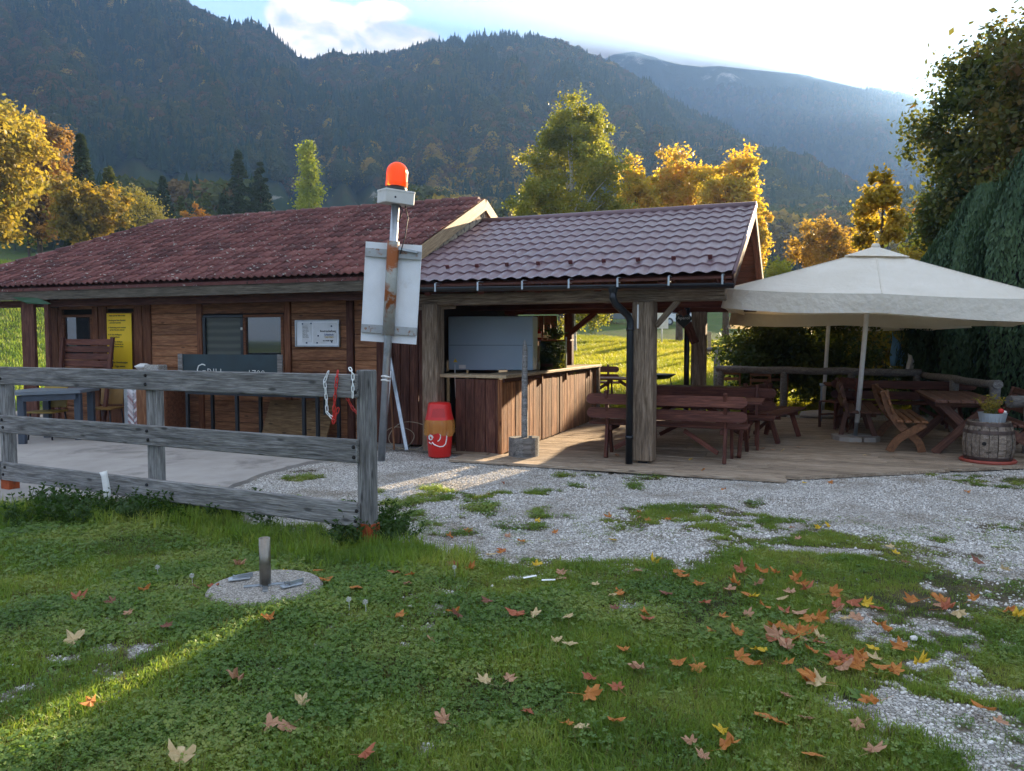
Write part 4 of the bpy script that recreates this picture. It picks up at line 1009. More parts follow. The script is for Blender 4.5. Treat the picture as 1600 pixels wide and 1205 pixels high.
for k in range(n):
    a = 2 * math.pi * k / n; w1 = .006 * math.sin(9 * a) + .004 * math.sin(23 * a + 1)
    for (r0, z) in ((.199, .515), (.206 + w1, .47), (.207 + w1 * 1.6, .40), (.203 + w1 * 2, .315 + .022 * math.sin(3 * a + .6) + .01 * math.sin(11 * a))): V.append((r0 * math.cos(a), r0 * math.sin(a), z))
bg_.add(V, [(4 * k + j, 4 * ((k + 1) % n) + j, 4 * ((k + 1) % n) + j + 1, 4 * k + j + 1) for k in range(n) for j in range(3)], True)
m, t, p, o = mat_new('amber_bin_bag'); sset(p, Roughness=.25); p.inputs['Base Color'].default_value = (.55, .27, .06, 1); p.inputs['Alpha'].default_value = .62
bump(t, p, noise(t, coords(t, 'Object', (3, 3, 1), 0), 14, 4, .6), .9, .02)
bg_.build('bin_bag', m, bin_)
lg = MB()
def onbin(pts, w_=.009):
    q = []
    for (x, z) in pts:
        rr = .1565 + (z / .48) * .033 + .003; a = -math.pi / 2 + x / .18; q.append((rr * math.cos(a), rr * math.sin(a), z))
    lg.tube(q, w_, 6)
onbin([(-.12 + .045 * math.cos(a) * s, .275 + .040 * math.sin(a) * s) for a, s in [(R_(k * 24), 1 - k * .022) for k in range(26)]], .008)
onbin([(-.02 + .05 * math.cos(R_(a)), .30 + .07 * math.sin(R_(a))) for a in range(-80, 40, 12)], .008)
onbin([(-.155, .215), (-.14, .20), (-.12, .19)], .007); onbin([(-.11, .18), (-.09, .215), (-.065, .185), (-.03, .17), (.02, .155), (.07, .16), (.105, .19), (.118, .25), (.122, .32), (.125, .36)], .008)
lg.build('white_emblem', M_WHITE, bin_)

# ------------------------------------------------------------ log foot with upright pole, scrap planks
sp = gnd(819, 716); st = empty('log_foot_stand', sp, .25, 'grey chopped log block holding a tall weathered stick upright', 'log stand')
blk = MB(); n = 14; pr_ = [(.205 * (1 + .10 * math.sin(3 * a + .5)) * math.cos(a), .17 * (1 + .08 * math.cos(2 * a)) * math.sin(a)) for a in [2 * math.pi * k / n for k in range(n)]]
blk.prism([(x, y) for x, y in pr_], 0, .29, 'z'); blk.build('log_block', W_GREY, st)
stm = MB(); stm.tube([(.0, -.02, .2), (.0, -.02, 1.0), (.005, -.02, 1.5), (.0, -.02, 1.60)], [.046, .042, .036, .012], 8, True, False); stm.build('stick', W_GREY, st)
board('wedge', (.055, -.12, .17), (.055, -.12, .32), .04, .05, (0, -1, 0), W_GREY, st)
for k, (u, v, l, z, a) in enumerate(((722, 708, .45, .02, -.42), (735, 712, .55, .0, -.35), (726, 706, .42, .055, -.5))):
    q = gnd(u, v); d = Vector((math.cos(a), math.sin(a), 0)); 
    ob = board('scrap_plank', q - d * l / 2 + Vector((0, 0, .03 + z)), q + d * l / 2 + Vector((0, 0, .03 + z)), .12, .035, (0, 0, 1), W_POST)
    tag(ob, ('lower short scrap board against the bar front beside the red bin', 'longer scrap board lying in front of the others at the bar foot', 'short scrap board topmost on the pile beside the red bin')[k], 'plank', 'scrap boards by the bin')

# ------------------------------------------------------------ parasols
def parasol(px, py, tilt, half, z_edge, z_top, rz, label, foot, lean, tz=.27):
    e = empty('parasol', (px, py, 0), rz, label, 'parasol', 'cream parasols over the deck')
    top = Vector((px + lean[0], py + lean[1], z_top)); inv = Matrix.Rotation(-rz, 3, 'Z'); tl = inv @ Vector((lean[0], lean[1], 0))
    pol = MB(); pol.tube([(0, 0, .06), (tl.x * .45, tl.y * .45, z_top * .45)], .030, 14); pol.build('pole_foot', M_GALV, e)
    a0 = .12; pol = MB(); pol.tube([(tl.x * a0 * 1.0, tl.y * a0, z_top * .10), (tl.x, tl.y, z_top - .06)], .038, 14); pol.build('pole', foot, e)
    cz = z_top - z_edge; Mc = Matrix.Translation((tl.x, tl.y, z_edge)) @ Euler((tilt[0], tilt[1], 0)).to_matrix().to_4x4()
    V = []; n = 40; rings = [0.06, .18, .2, .35, .5, .65, .8, .92, 1.0]
    per = []
    for k in range(n):
        s = k / n * 4; sd = int(s); f = s - sd; c = [(-1, -1), (1, -1), (1, 1), (-1, 1)]; a, b = c[sd], c[(sd + 1) % 4]
        per.append((a[0] + (b[0] - a[0]) * f, a[1] + (b[1] - a[1]) * f, f))
    for r in rings:
        for (x, y, f) in per:
            mid = math.sin(math.pi * f) ** 1.0; rib = abs(math.sin(math.pi * f * 2))
            z = cz * (1 - r) ** 1.04 - .055 * rib * r * math.sin(math.pi * min(1, r)) * 1.2 - .02 * r * rib + .03 * (1 - mid) * r * 0
            V.append((x * half * r, y * half * r, z))
    F = [(i * n + k, i * n + (k + 1) % n, (i + 1) * n + (k + 1) % n, (i + 1) * n + k) for i in range(len(rings) - 1) for k in range(n)]
    cm = MB(); cm.add(V, F, True); cm.build('canopy', M_CANV, e, Mc)
    for q in range(0, n, 5):
        sp_ = [Vector(V[i * n + q]) + Vector((0, 0, .003)) for i in range(len(rings))]; sm_ = MB(); sm_.tube(sp_, .007, 5, False); sm_.build('seam', M_CANV, e, Mc)
    va = MB(); V = []
    for j in range(4):
        for q, (x, y, f) in enumerate(per):
            wv = .018 * math.sin(q * 2.1) * j / 3 + .03 * math.sin(q * .7 + 1) * j / 3; o_ = 1 + (.004 + wv * .5) * j / 3
            zz = V and 0; rib = abs(math.sin(math.pi * f * 2)); V.append((x * half * o_ * 1.001, y * half * o_ * 1.001, -.02 * rib - tz * j / 3 * (1 + .06 * math.sin(q * .9))))
    va.add(V, [(i * n + k, i * n + (k + 1) % n, (i + 1) * n + (k + 1) % n, (i + 1) * n + k) for i in range(3) for k in range(n)], True); va.build('valance', M_CANV, e, Mc)
    cp_ = MB(); cp_.add([(x * half * .22 * r, y * half * .22 * r, cz * (1 - .22 * r) + .05 - .02 * (r == 1)) for r in (1, .05) for (x, y, f) in per], [(k, (k + 1) % n, n + (k + 1) % n, n + k) for k in range(n)], True); cp_.build('vent_cap', M_CANV, e, Mc)
    MB().lathe([(0, .10), (.05, .09), (.07, .04), (.05, 0)], 16, (0, 0, cz)).build('finial', M_CANV, e, Mc)
    for k in range(8):
        x, y, _ = per[k * 5]; rb = MB(); rb.tube([(0, 0, cz - .06), (x * half * .98, y * half * .98, -.03)], .014, 6); rb.build('rib', M_WHITE if False else W_CURVE, e, Mc)
        sb_ = MB(); sb_.tube([(0, 0, cz - .95), (x * half * .48, y * half * .48, cz * .52 - .07)], .011, 6); sb_.build('strut', W_CURVE, e, Mc)
    return e
pf = gnd(1336, 690)
P1 = parasol(pf.x, pf.y, (0, R_(3.2)), 2.02, 2.22, 3.02, PHI, 'large cream parasol with its valance spread over the picnic tables', M_WHITE, (.20, .02))
pb = gnd(1285, 652)
P2 = parasol(pb.x, pb.y, (0, R_(1)), 2.0, 2.08, 2.95, PHI + .1, 'second cream parasol standing behind the large one', M_WHITE, (.12, 0), .22)
def paving_foot(e, n, lo):
    for k in range(n):
        a = k * 1.57; MB().prism([(.02, .02), (.33, .02), (.31, .2), (.2, .31), (.02, .33)], .03, .10, 'z').build('base_slab', M_CONC, e, Matrix.Rotation(a + lo, 4, 'Z'))
paving_foot(P1, 4, .3)
MB().lathe([(0, .15), (.10, .15), (.42, .10), (.45, .05), (.45, .03), (0, .03)], 32).build('base_disc', M_CONC, P2)

# ------------------------------------------------------------ benches, tables, chairs
def rustic_bench(L_, label, M, mat=W_RED, group='dark rustic benches on the deck'):
    e = empty('rustic_bench', (0, 0, 0), 0, label, 'bench', group); e.matrix_world = M
    for s in (-1, 1):
        x = s * (L_ / 2 - .27)
        board('back_leg', (x, -.10, 0), (x, -.02, .44), .075, .045, (1, 0, 0), mat, e, .006)
        board('backrest_post', (x, .02, .36), (x, -.12, .90), .065, .045, (1, 0, 0), mat, e, .006)
        board('front_leg', (x + s * .047, .42, 0), (x + s * .047, .28, .43), .075, .04, (1, 0, 0), mat, e, .006)
        board('seat_bearer', (x - s * .046, -.05, .395), (x - s * .046, .42, .395), .07, .04, (1, 0, 0), mat, e, .006)
        board('leg_brace', (x - s * .09, .0, .12), (x - s * .55, .16, .38), .06, .03, (0, -1, 0), mat, e, .005)
    for y in (.08, .25, .40): 
        board('seat_board', (-L_ / 2, y, .45), (L_ / 2, y, .45), .145, .035, (0, 0, 1), mat, e, .008)
    for (y, z) in ((-.035, .60), (-.075, .79)):
        mb = MB(); n = 6; hw = .07; pr_ = []
        for sx, a0 in ((1, -90), (-1, 90)):
            for k in range(n + 1):
                a = R_(a0 + 180 * k / n); pr_.append((sx * (L_ / 2 - hw) + hw * math.cos(a), hw * math.sin(a)))
        mb.prism(pr_, -.016, .016, 'y'); mb.build('back_board', mat, e, Matrix.Translation((0, y - .035, z)) @ Euler((.22 * -1, 0, 0)).to_matrix().to_4x4(), 1)
    return e
def curve_leg(pts, w_, t, x, mat, e, name):
    pts = [Vector((a, b)) for a, b in pts]; sp_ = []
    for i in range(len(pts) - 1):
        p0 = pts[max(i - 1, 0)]; p1 = pts[i]; p2 = pts[i + 1]; p3 = pts[min(i + 2, len(pts) - 1)]
        for k in range(4):
            q = k / 4; sp_.append(.5 * ((2 * p1) + (-p0 + p2) * q + (2 * p0 - 5 * p1 + 4 * p2 - p3) * q * q + (-p0 + 3 * p1 - 3 * p2 + p3) * q ** 3))
    sp_.append(pts[-1]); L_, R2 = [], []
    for i, p_ in enumerate(sp_):
        d = (sp_[min(i + 1, len(sp_) - 1)] - sp_[max(i - 1, 0)]).normalized(); n_ = Vector((-d.y, d.x)); L_.append(p_ + n_ * w_ / 2); R2.append(p_ - n_ * w_ / 2)
    m_ = len(sp_); V = [(x - t / 2, q.x, q.y) for q in L_] + [(x - t / 2, q.x, q.y) for q in R2] + [(x + t / 2, q.x, q.y) for q in L_] + [(x + t / 2, q.x, q.y) for q in R2]
    F = []
    for i in range(m_ - 1):
        F += [(i, i + 1, m_ + i + 1, m_ + i), (2 * m_ + i, 3 * m_ + i, 3 * m_ + i + 1, 2 * m_ + i + 1), (i, 2 * m_ + i, 2 * m_ + i + 1, i + 1), (m_ + i, m_ + i + 1, 3 * m_ + i + 1, 3 * m_ + i)]
    F += [(0, m_, 3 * m_, 2 * m_), (m_ - 1, 3 * m_ - 1, 4 * m_ - 1, 2 * m_ - 1)]
    mb = MB(); mb.add(V, F); return mb.build(name, mat, e, None, 1)
def curved_bench(L_, label, M, mat=W_CURVE):
    e = empty('curved_leg_bench', (0, 0, 0), 0, label, 'bench', 'curved leg benches beside the table'); e.matrix_world = M
    for s in (-1, 1):
        x = s * (L_ / 2 - .12)
        curve_leg([(-.16, .86), (-.09, .60), (.06, .36), (.28, .16), (.34, .0)], .105, .05, x, mat, e, 'curved_leg')
        curve_leg([(.36, .41), (.20, .30), (.02, .17), (-.08, .0)], .105, .05, x + s * .052, mat, e, 'curved_leg')
    for k in range(4): board('seat_slat', (-L_ / 2, .045 + k * .103, .435 + .0 * k), (L_ / 2, .045 + k * .103, .435), .085, .035, (0, 0, 1), mat, e, .008)
    for k in range(3): board('back_slat', (-L_ / 2, -.055 - k * .042, .58 + k * .115), (L_ / 2, -.055 - k * .042, .58 + k * .115), .09, .028, (0, 1, .35), mat, e, .008)
    return e
def picnic_table(L_, W_, label, M, mat=W_TBL, h=.76, group='dark picnic tables on the deck'):
    e = empty('picnic_table', (0, 0, 0), 0, label, 'table', group); e.matrix_world = M; n = 5
    for k in range(n): board('top_board', (-L_ / 2, -W_ / 2 + (k + .5) * W_ / n, h - .02), (L_ / 2, -W_ / 2 + (k + .5) * W_ / n, h - .02), W_ / n - .008, .04, (0, 0, 1), mat, e, .006, .001)
    for s in (-1, 1):
        x = s * (L_ / 2 - .28)
        board('cross_leg', (x, -W_ / 2 + .03, .0), (x, W_ / 2 - .10, h - .05), .11, .05, (1, 0, 0), mat, e, .008)
        board('cross_leg', (x + s * .052, W_ / 2 - .03, .0), (x + s * .052, -W_ / 2 + .10, h - .05), .11, .05, (1, 0, 0), mat, e, .008)
        board('top_bearer', (x, -W_ / 2 + .04, h - .075), (x, W_ / 2 - .04, h - .075), .07, .05, (1, 0, 0), mat, e, .006)
        board('diagonal_stay', (x - s * .03, 0, .36), (x - s * .55, 0, h - .06), .07, .04, (0, 1, 0), mat, e, .006)
    return e
def LM(r, b, rot=0.0, z=.03): return Matrix.Translation(LW(r, b, z)) @ Matrix.Rotation(PHI + rot, 4, 'Z')
rustic_bench(2.08, 'dark red bench with its back to the viewer behind the middle post', LM(.22, .30))
picnic_table(2.0, .78, 'dark red picnic table behind the front bench under the roof', LM(.40, 1.15), W_RED)
rustic_bench(2.05, 'dark red bench on the far side of the table under the roof', LM(.50, 2.05, math.pi))
def aim(p, q, flip=1):               # frame with x from p to q on the deck
    d = (q - p).normalized(); c = (p + q) / 2; c.z = .03; return Matrix.Translation(c) @ Matrix.Rotation(math.atan2(d.y, d.x), 4, 'Z')
def deckpt(u, v): return gnd(u, v, .03)
rustic_bench(1.55, 'dark bench set askew at the right end of the pavilion table', aim(deckpt(1212, 678), deckpt(1168, 692)))
picnic_table(1.5, .8, 'grey topped table by the rear post of the pavilion', LM(RU(1090, 3.9), 3.95), W_POST)
picnic_table(2.25, .80, 'long brown crossed leg table beneath the large parasol', LM(3.98, 3.15, math.pi / 2), W_TBL)
curved_bench(2.0, 'orange brown bench with curved crossing legs nearest the white parasol pole', LM(3.13, 3.15, -math.pi / 2), W_CURVE)
curved_bench(2.0, 'brown curved leg bench right of the long table behind the barrel', LM(4.75, 3.0, math.pi / 2), W_TBL)
yf = 13.9
picnic_table(2.3, .8, 'rear dark table running across beside the back railing', aim(Vector((6.0, 14.6, 0)), Vector((8.1, 13.9, 0))), W_RED)
rustic_bench(2.3, 'rear bench in front of the back table with two dark backboards', aim(Vector((5.85, 13.9, 0)), Vector((7.9, 13.2, 0))), W_RED)
rustic_bench(2.2, 'dark bench seen end on between parasol pole and curved bench', LM(2.55, 4.3, -math.pi / 2), W_TBL)
# bar chairs by the back rail
def chair(label, M, mat, sh=.46, bh=.92, w_=.42, name='slatted_chair', group='wooden chairs by the back railing'):
    e = empty(name, (0, 0, 0), 0, label, 'chair', group); e.matrix_world = M
    for sx in (-1, 1):
        board('leg', (sx * w_ / 2, 0, 0), (sx * w_ / 2, -.05, bh), .04, .035, (1, 0, 0), mat, e); board('leg', (sx * w_ / 2, .40, 0), (sx * w_ / 2, .40, sh), .04, .035, (1, 0, 0), mat, e)
        board('side_rail', (sx * w_ / 2, .0, sh * .5), (sx * w_ / 2, .40, sh * .5), .03, .02, (1, 0, 0), mat, e)
    for k in range(4): board('seat_slat', (-w_ / 2 - .02, .05 + k * .105, sh + .012), (w_ / 2 + .02, .05 + k * .105, sh + .012), .09, .022, (0, 0, 1), mat, e)
    for z in (bh - .04, bh - .17, bh - .30): board('back_slat', (-w_ / 2, -.045, z), (w_ / 2, -.045, z), .07, .02, (0, 1, 0), mat, e)
    return e
def CM(u, v, rot): 
    q = deckpt(u, v); return Matrix.Translation(q) @ Matrix.Rotation(rot, 4, 'Z')
chair('wooden slat back chair just right of the rear post', CM(1140, 640, PHI + .1), W_CURVE, .46, 1.0, .42)
chair('middle wooden chair by the back railing', CM(1188, 642, PHI - .1), W_CURVE, .46, .98, .42)
chair('right hand wooden chair by the back railing beside the hedge', CM(1214, 640, PHI + .3), W_CURVE, .46, .98, .42)
chair('dark chair standing beside the rear parasol foot', CM(1322, 668, PHI + 2.2), W_RED, .46, .90, .42)
# slim blue metal table behind
e = empty('metal_side_table', deckpt(1303, 657), PHI, 'slim blue grey metal table next to the rear parasol pole', 'table')
MB().box((0, 0, .70), (.55, .55, .03), ch=.006).build('table_top', M_FREEZ, e)
for sx in (-1, 1):
    for sy in (-1, 1): MB().tube([(sx * .24, sy * .24, 0), (sx * .24, sy * .24, .69)], .014, 8).build('leg', M_FREEZ, e)

# ------------------------------------------------------------ barrel with planter
bq = gnd(1543, 722, .02); bar_ = empty('oak_barrel', bq, 0, 'weathered oak barrel standing at the deck corner under a flower pot', 'barrel')
n = 18; hB = .52
def br(z): return .235 + .062 * math.sin(math.pi * (z / hB * .86 + .07))
for k in range(n):
    a0, a1 = 2 * math.pi * k / n + .012, 2 * math.pi * (k + 1) / n - .012; mb = MB(); V = []; m_ = 9; dr = random.uniform(-.003, .003)
    for j in range(m_):
        z = .02 + hB * j / (m_ - 1)
        for a, ri in ((a0, 0), ((a0 + a1) / 2, .003), (a1, 0)): V.append(((br(z) + ri + dr) * math.cos(a), (br(z) + ri + dr) * math.sin(a), z))
        V.append(((br(z) - .03) * math.cos((a0 + a1) / 2), (br(z) - .03) * math.sin((a0 + a1) / 2), z))
    F = []
    for j in range(m_ - 1):
        o_ = 4 * j; F += [(o_, o_ + 1, o_ + 5, o_ + 4), (o_ + 1, o_ + 2, o_ + 6, o_ + 5), (o_ + 2, o_ + 3, o_ + 7, o_ + 6), (o_ + 3, o_, o_ + 4, o_ + 7)]
    F += [(0, 3, 2, 1), (4 * m_ - 4, 4 * m_ - 3, 4 * m_ - 2, 4 * m_ - 1)]
    mb.add(V, F); mb.build('stave', W_BARREL, bar_)
MB().lathe([(0, .50), (.25, .50), (.25, .48)], 24).build('barrel_head', W_BARREL, bar_)
hm_ = plain('rusted_hoop', (.085, .06, .052), .6, .5, .3, 14)
for z0, h_ in ((.04, .05), (.385, .045), (.485, .045)): MB().lathe([(br(z0) + .006, z0), (br(z0 + h_ / 2) + .009, z0 + h_ / 2), (br(z0 + h_) + .006, z0 + h_)], 36).build('hoop', hm_, bar_)
MB().tube([(-.19, -.225, .27), (-.205, -.245, .27)], .025, 10).build('bung', M_DARK, bar_)
MB().lathe([(0, .0), (.31, .0), (.33, .03), (.31, .05), (.27, .035), (0, .03)], 32).build('red_saucer', plain('brick_red_tray', (.30, .06, .04), .6), bar_)
pt = empty('flower_pot', bq + Vector((.03, -.02, .522)), 0, 'ribbed grey planter with fading yellow flowers on the barrel', 'planter')
rp = MB(); V = []; n = 48
for (r0, z) in ((.135, 0), (.165, .12), (.17, .125), (.15, .12), (.0, .10)):
    for k in range(n): V.append(((r0 + (.006 if k % 2 else 0) * (z < .12)) * math.cos(2 * math.pi * k / n), (r0 + (.006 if k % 2 else 0) * (z < .12)) * math.sin(2 * math.pi * k / n), z))
rp.add(V, [(i * n + k, i * n + (k + 1) % n, (i + 1) * n + (k + 1) % n, (i + 1) * n + k) for i in range(4) for k in range(n)]); rp.build('pot', plain('grey_ribbed_zinc', (.42, .47, .52), .5, .3), pt)
def sprays(n, L0, L1, spread, w0, zoff=0.0, droop=.2):
    mb = MB()
    for k in range(n):
        a = random.uniform(0, 6.283); l = random.uniform(L0, L1); s = random.uniform(.0, spread); b = Vector((random.uniform(-.08, .08), random.uniform(-.08, .08), zoff)); pv = b; d = Vector((math.cos(a) * s, math.sin(a) * s, 1)).normalized()
        for j in range(4):
            q = pv + d * l / 4; x = d.orthogonal().normalized() * w0
            for _ in range(3):
                o_ = pv.lerp(q, random.random()); ph = random.uniform(0, 6.28); v_ = Vector((math.cos(ph), math.sin(ph), random.uniform(.2, 1))).normalized() * w0 * 2.2; s_ = v_.orthogonal().normalized() * w0 * .55
                mb.add([o_, o_ + v_ * .5 + s_, o_ + v_, o_ + v_ * .5 - s_], [(0, 1, 2, 3)])
            mb.add([pv - x * .15, pv + x * .15, q + x * .1, q - x * .1], [(0, 1, 2, 3)]); pv = q; d = (d + Vector((math.cos(a), math.sin(a), -.3)) * droop * .3).normalized()
    return mb
L_YEL = leafmat('yellow_flower_sprays', [(.10, .12, .03), (.38, .27, .03), (.45, .33, .05)], .35, .7, 9)
L_GRN = leafmat('green_plant_leaf', [(.030, .065, .012), (.055, .11, .020), (.09, .15, .03)], .4, .5, 3, 1.5, .3)
sprays(46, .14, .30, .8, .016, .10).build('flowers', L_YEL, pt)
MB().lathe([(0, .19), (.03, .175), (.035, .15), (.02, .125), (0, .12)], 12, (.05, -.09, 0)).build('red_candle', M_RED, pt)
MB().lathe([(0, .16), (.03, .15), (.03, .12), (0, .12)], 10, (.11, -.06, 0)).build('white_pebble', M_WHITE, pt)

# ------------------------------------------------------------ log railings round the deck
rl = empty('log_railing', Vector((5.0, 16.4, 0)), 0, 'round grey log railing closing the back and right of the deck', 'railing')
def rlog(p, q, r_, name='log_rail', mat=W_LOG): 
    mb = MB(); d = q - p; mb.tube([p.lerp(q, k / 8) + Vector((0, 0, random.uniform(-.012, .012))) for k in range(9)], [r_ * random.uniform(.93, 1.07) for k in range(9)], 12); o_ = Vector(rl.location); mb.v = [tuple(Vector(v) - o_) for v in mb.v]; return mb.build(name, mat, rl)
A1 = at(1120, 577, 16.6); A2 = at(1440, 583, 15.0); A3 = at(1560, 602, 11.2)
rlog(A1, A2, .075); rlog(A2 + Vector((.05, .02, -.04)), A3, .065)
for f, (a, b) in ((.02, (A1, A2)), (.35, (A1, A2)), (.68, (A1, A2)), (.98, (A1, A2)), (.5, (A2, A3)), (.97, (A2, A3))):
    q = a.lerp(b, f); rlog(Vector((q.x, q.y, 0)), Vector((q.x, q.y, q.z - .03)), .07, 'log_post')
rl2 = empty('log_barrier', gnd(1597, 735), 0, 'pale peeled log on posts at the right edge behind the barrel', 'railing')
lp = at(1577, 628, 10.6); o_ = Vector(rl2.location); MB().tube([lp - o_, lp - o_ + Vector((2.6, .15, .04))], .085, 16).build('log_rail', W_LOG, rl2)
MB().tube([lp - o_ + Vector((.28, .02, -lp.z)), lp - o_ + Vector((.28, .02, -.07))], .055, 10).build('log_post', M_GALV, rl2)
MB().tube([lp - o_ + Vector((2.3, .12, -lp.z)), lp - o_ + Vector((2.3, .12, -.07))], .055, 10).build('log_post', W_LOG, rl2)

# ------------------------------------------------------------ parasol base on the lawn
db = gnd(415, 930); db.z = .0; dz = empty('parasol_stand', db, 0, 'round washed pebble concrete base with a steel sleeve set in the lawn', 'parasol stand')
m, t, p, o = mat_new('exposed_pebble_concrete'); c = coords(t, 'Object', (1, 1, 1), 0)
v1 = N(t, 'ShaderNodeTexVoronoi'); v1.inputs['Scale'].default_value = 105; L(t, c, v1.inputs['Vector']); s1 = N(t, 'ShaderNodeSeparateColor'); L(t, v1.outputs['Color'], s1.inputs[0])
col = ramp(t, s1.outputs[0], [(0, (.16, .14, .12)), (.5, (.38, .35, .31)), (1, (.62, .58, .52))]); col = mix(t, mrange(t, v1.outputs['Distance'], .45, .75), col, (.20, .185, .165))
L(t, col, p.inputs['Base Color']); sset(p, Roughness=.8); bump(t, p, mrange(t, v1.outputs['Distance'], 0, .8, 1, 0), 1.0, .006); M_PEB = m
MB().lathe([(0, .062), (.335, .062), (.352, .045), (.352, -.05)], 64, smooth=False).build('pebble_disc', M_PEB, dz)
slv = MB(); slv.lathe([(.030, .06), (.035, .06), (.035, .365), (.031, .365), (.031, .2)], 24); slv.build('steel_sleeve', plain('brushed_stainless', (.25, .225, .19), .4, .9, .15, 20), dz)
fl = MB(); 
for a in (.3, 1.87): fl.box((0, 0, .066), (.26, .03, .008), (0, 0, a), ch=.002)
fl.box((0, 0, .07), (.06, .06, .016), (0, 0, .3)); fl.build('flange', M_GALV, dz)
for (x, y, a) in ((-.20, .10, .4), (.17, -.03, .7)):
    bk_ = MB(); bk_.box((x, y, .075), (.13, .045, .01), (.12, 0, a), ch=.002); bk_.box((x + .03, y + .02, .086), (.10, .008, .03), (0, 0, a + .2)); bk_.box((x - .02, y, .083), (.04, .03, .02), (0, .2, a)); bk_.build('lifting_handle', M_GALV, dz)

# ------------------------------------------------------------ things along the hut front
def text_obj(name, s, size, mat, parent, M, align='LEFT', ext=.0006, weight=0.0):
    cu_ = bpy.data.curves.new(name, 'FONT'); cu_.body = s; cu_.size = size; cu_.extrude = ext; cu_.align_x = align; cu_.resolution_u = 2; cu_.offset = weight
    tmp = bpy.data.objects.new(name, cu_); dg = bpy.context.evaluated_depsgraph_get(); me = bpy.data.meshes.new_from_object(tmp.evaluated_get(dg) if False else tmp); bpy.data.objects.remove(tmp); bpy.data.curves.remove(cu_)
    me.materials.clear(); me.materials.append(mat); return link(name, me, parent, None, M)
TX = Euler((math.pi / 2, 0, 0)).to_matrix().to_4x4()
M_INK = plain('black_print', (.02, .018, .015), .6); M_CHALK = plain('chalk', (.62, .64, .62), .95)
ysig = empty('yellow_rules_sign', LW(U(193), WB - .075, ZV(193, 490, WB)), PHI, 'tall yellow sheet of black rules fixed to the hut door', 'sign')
wS = U(212) - U(174); hS = ZV(193, 490, WB) - ZV(193, 578, WB)
MB().box((0, 0, -hS / 2), (wS, .008, hS), (0, .012, 0)).build('sign_sheet', plain('yellow_sign_sheet', (.95, .62, .012), .55, 0, .05, 2), ysig)
lines = ['1. Nicht aus der Bahn treten', '', '2. Rodung bei Fahrt Betriebe', '    und nicht betreten', '', '3. Gleichzeitig nicht rutschen', '    auf der Strecke nehmen', '', '4. Bei Stau Rollfugasse', '    sofort verlassen', '', '5. Kinder der Rolltasse', '    auf der Strecke bis zu', '    nebeneinander halten', '    tragen', '', '']
for k, s in enumerate(lines):
    if s: text_obj('sign_text', s, .036, M_INK, ysig, Matrix.Translation((-wS / 2 + .03, -.006, -.05 - k * .042)) @ TX, weight=.0006)
text_obj('sign_text', 'Den Anweisungen', .05, M_INK, ysig, Matrix.Translation((0, -.006, -hS + .12)) @ TX, 'CENTER', weight=.001)
text_obj('sign_text', 'Folge leisten', .05, M_INK, ysig, Matrix.Translation((0, -.006, -hS + .05)) @ TX, 'CENTER', weight=.001)
nb0, nb1 = U(467), U(534); nz0, nz1 = ZV(500, 541, WB), ZV(500, 501, WB); nbw, nbh = nb1 - nb0, nz1 - nz0
nbd = empty('notice_board', LW((nb0 + nb1) / 2, WB - .06, (nz0 + nz1) / 2), PHI, 'white framed notice board with pinned papers on the hut wall', 'notice board')
MB().box((0, .01, 0), (nbw, .02, nbh), ch=.004).build('board', M_WHITEP, nbd)
fb = MB()
for s in (-1, 1): fb.box((s * (nbw / 2), 0, 0), (.02, .045, nbh + .02), ch=.004); fb.box((0, 0, s * (nbh / 2)), (nbw - .022, .045, .02), ch=.004)
fb.build('frame', M_GALV, nbd)
M_PAPER = plain('white_paper', (.66, .68, .70), .7)
for (x, w_, h_, z) in ((-.20, .17, .30, .01), (.14, .44, .32, 0)): MB().box((x, -.004, z), (w_, .004, h_)).build('paper', M_PAPER, nbd)
for k in range(9): text_obj('print', 'Speisen und Getraenke'[: 12 + k % 5], .017, M_INK, nbd, Matrix.Translation((-.275, -.008, .11 - k * .022)) @ TX)
text_obj('print', 'Bewirtschaftung', .045, M_INK, nbd, Matrix.Translation((.20, -.008, .02)) @ TX, 'CENTER', weight=.001)
text_obj('print', 'Schischule', .042, plain('blue_print', (.05, .10, .25), .6), nbd, Matrix.Translation((.22, -.008, -.035)) @ TX, 'CENTER', weight=.001)
text_obj('print', 'TARVISIO', .040, plain('gold_print', (.40, .28, .06), .6), nbd, Matrix.Translation((.22, -.008, -.075)) @ TX, 'CENTER', weight=.001)
text_obj('print', 'tel. 04282 2045', .030, M_INK, nbd, Matrix.Translation((.20, -.008, -.125)) @ TX, 'CENTER', weight=.001)
pn = MB().lathe([(0, .012), (.012, .010), (.012, 0)], 10).mesh('pin', plain('blue_magnet', (.03, .08, .15), .4))
for (x, z) in ((-.27, .15), (-.11, .155), (.02, -.04), (.27, .11), (.27, -.135), (.0, -.15), (-.2, -.15)): link('pin', pn, nbd, None, Matrix.Translation((x, -.008, z)) @ Euler((math.pi / 2, 0, 0)).to_matrix().to_4x4())
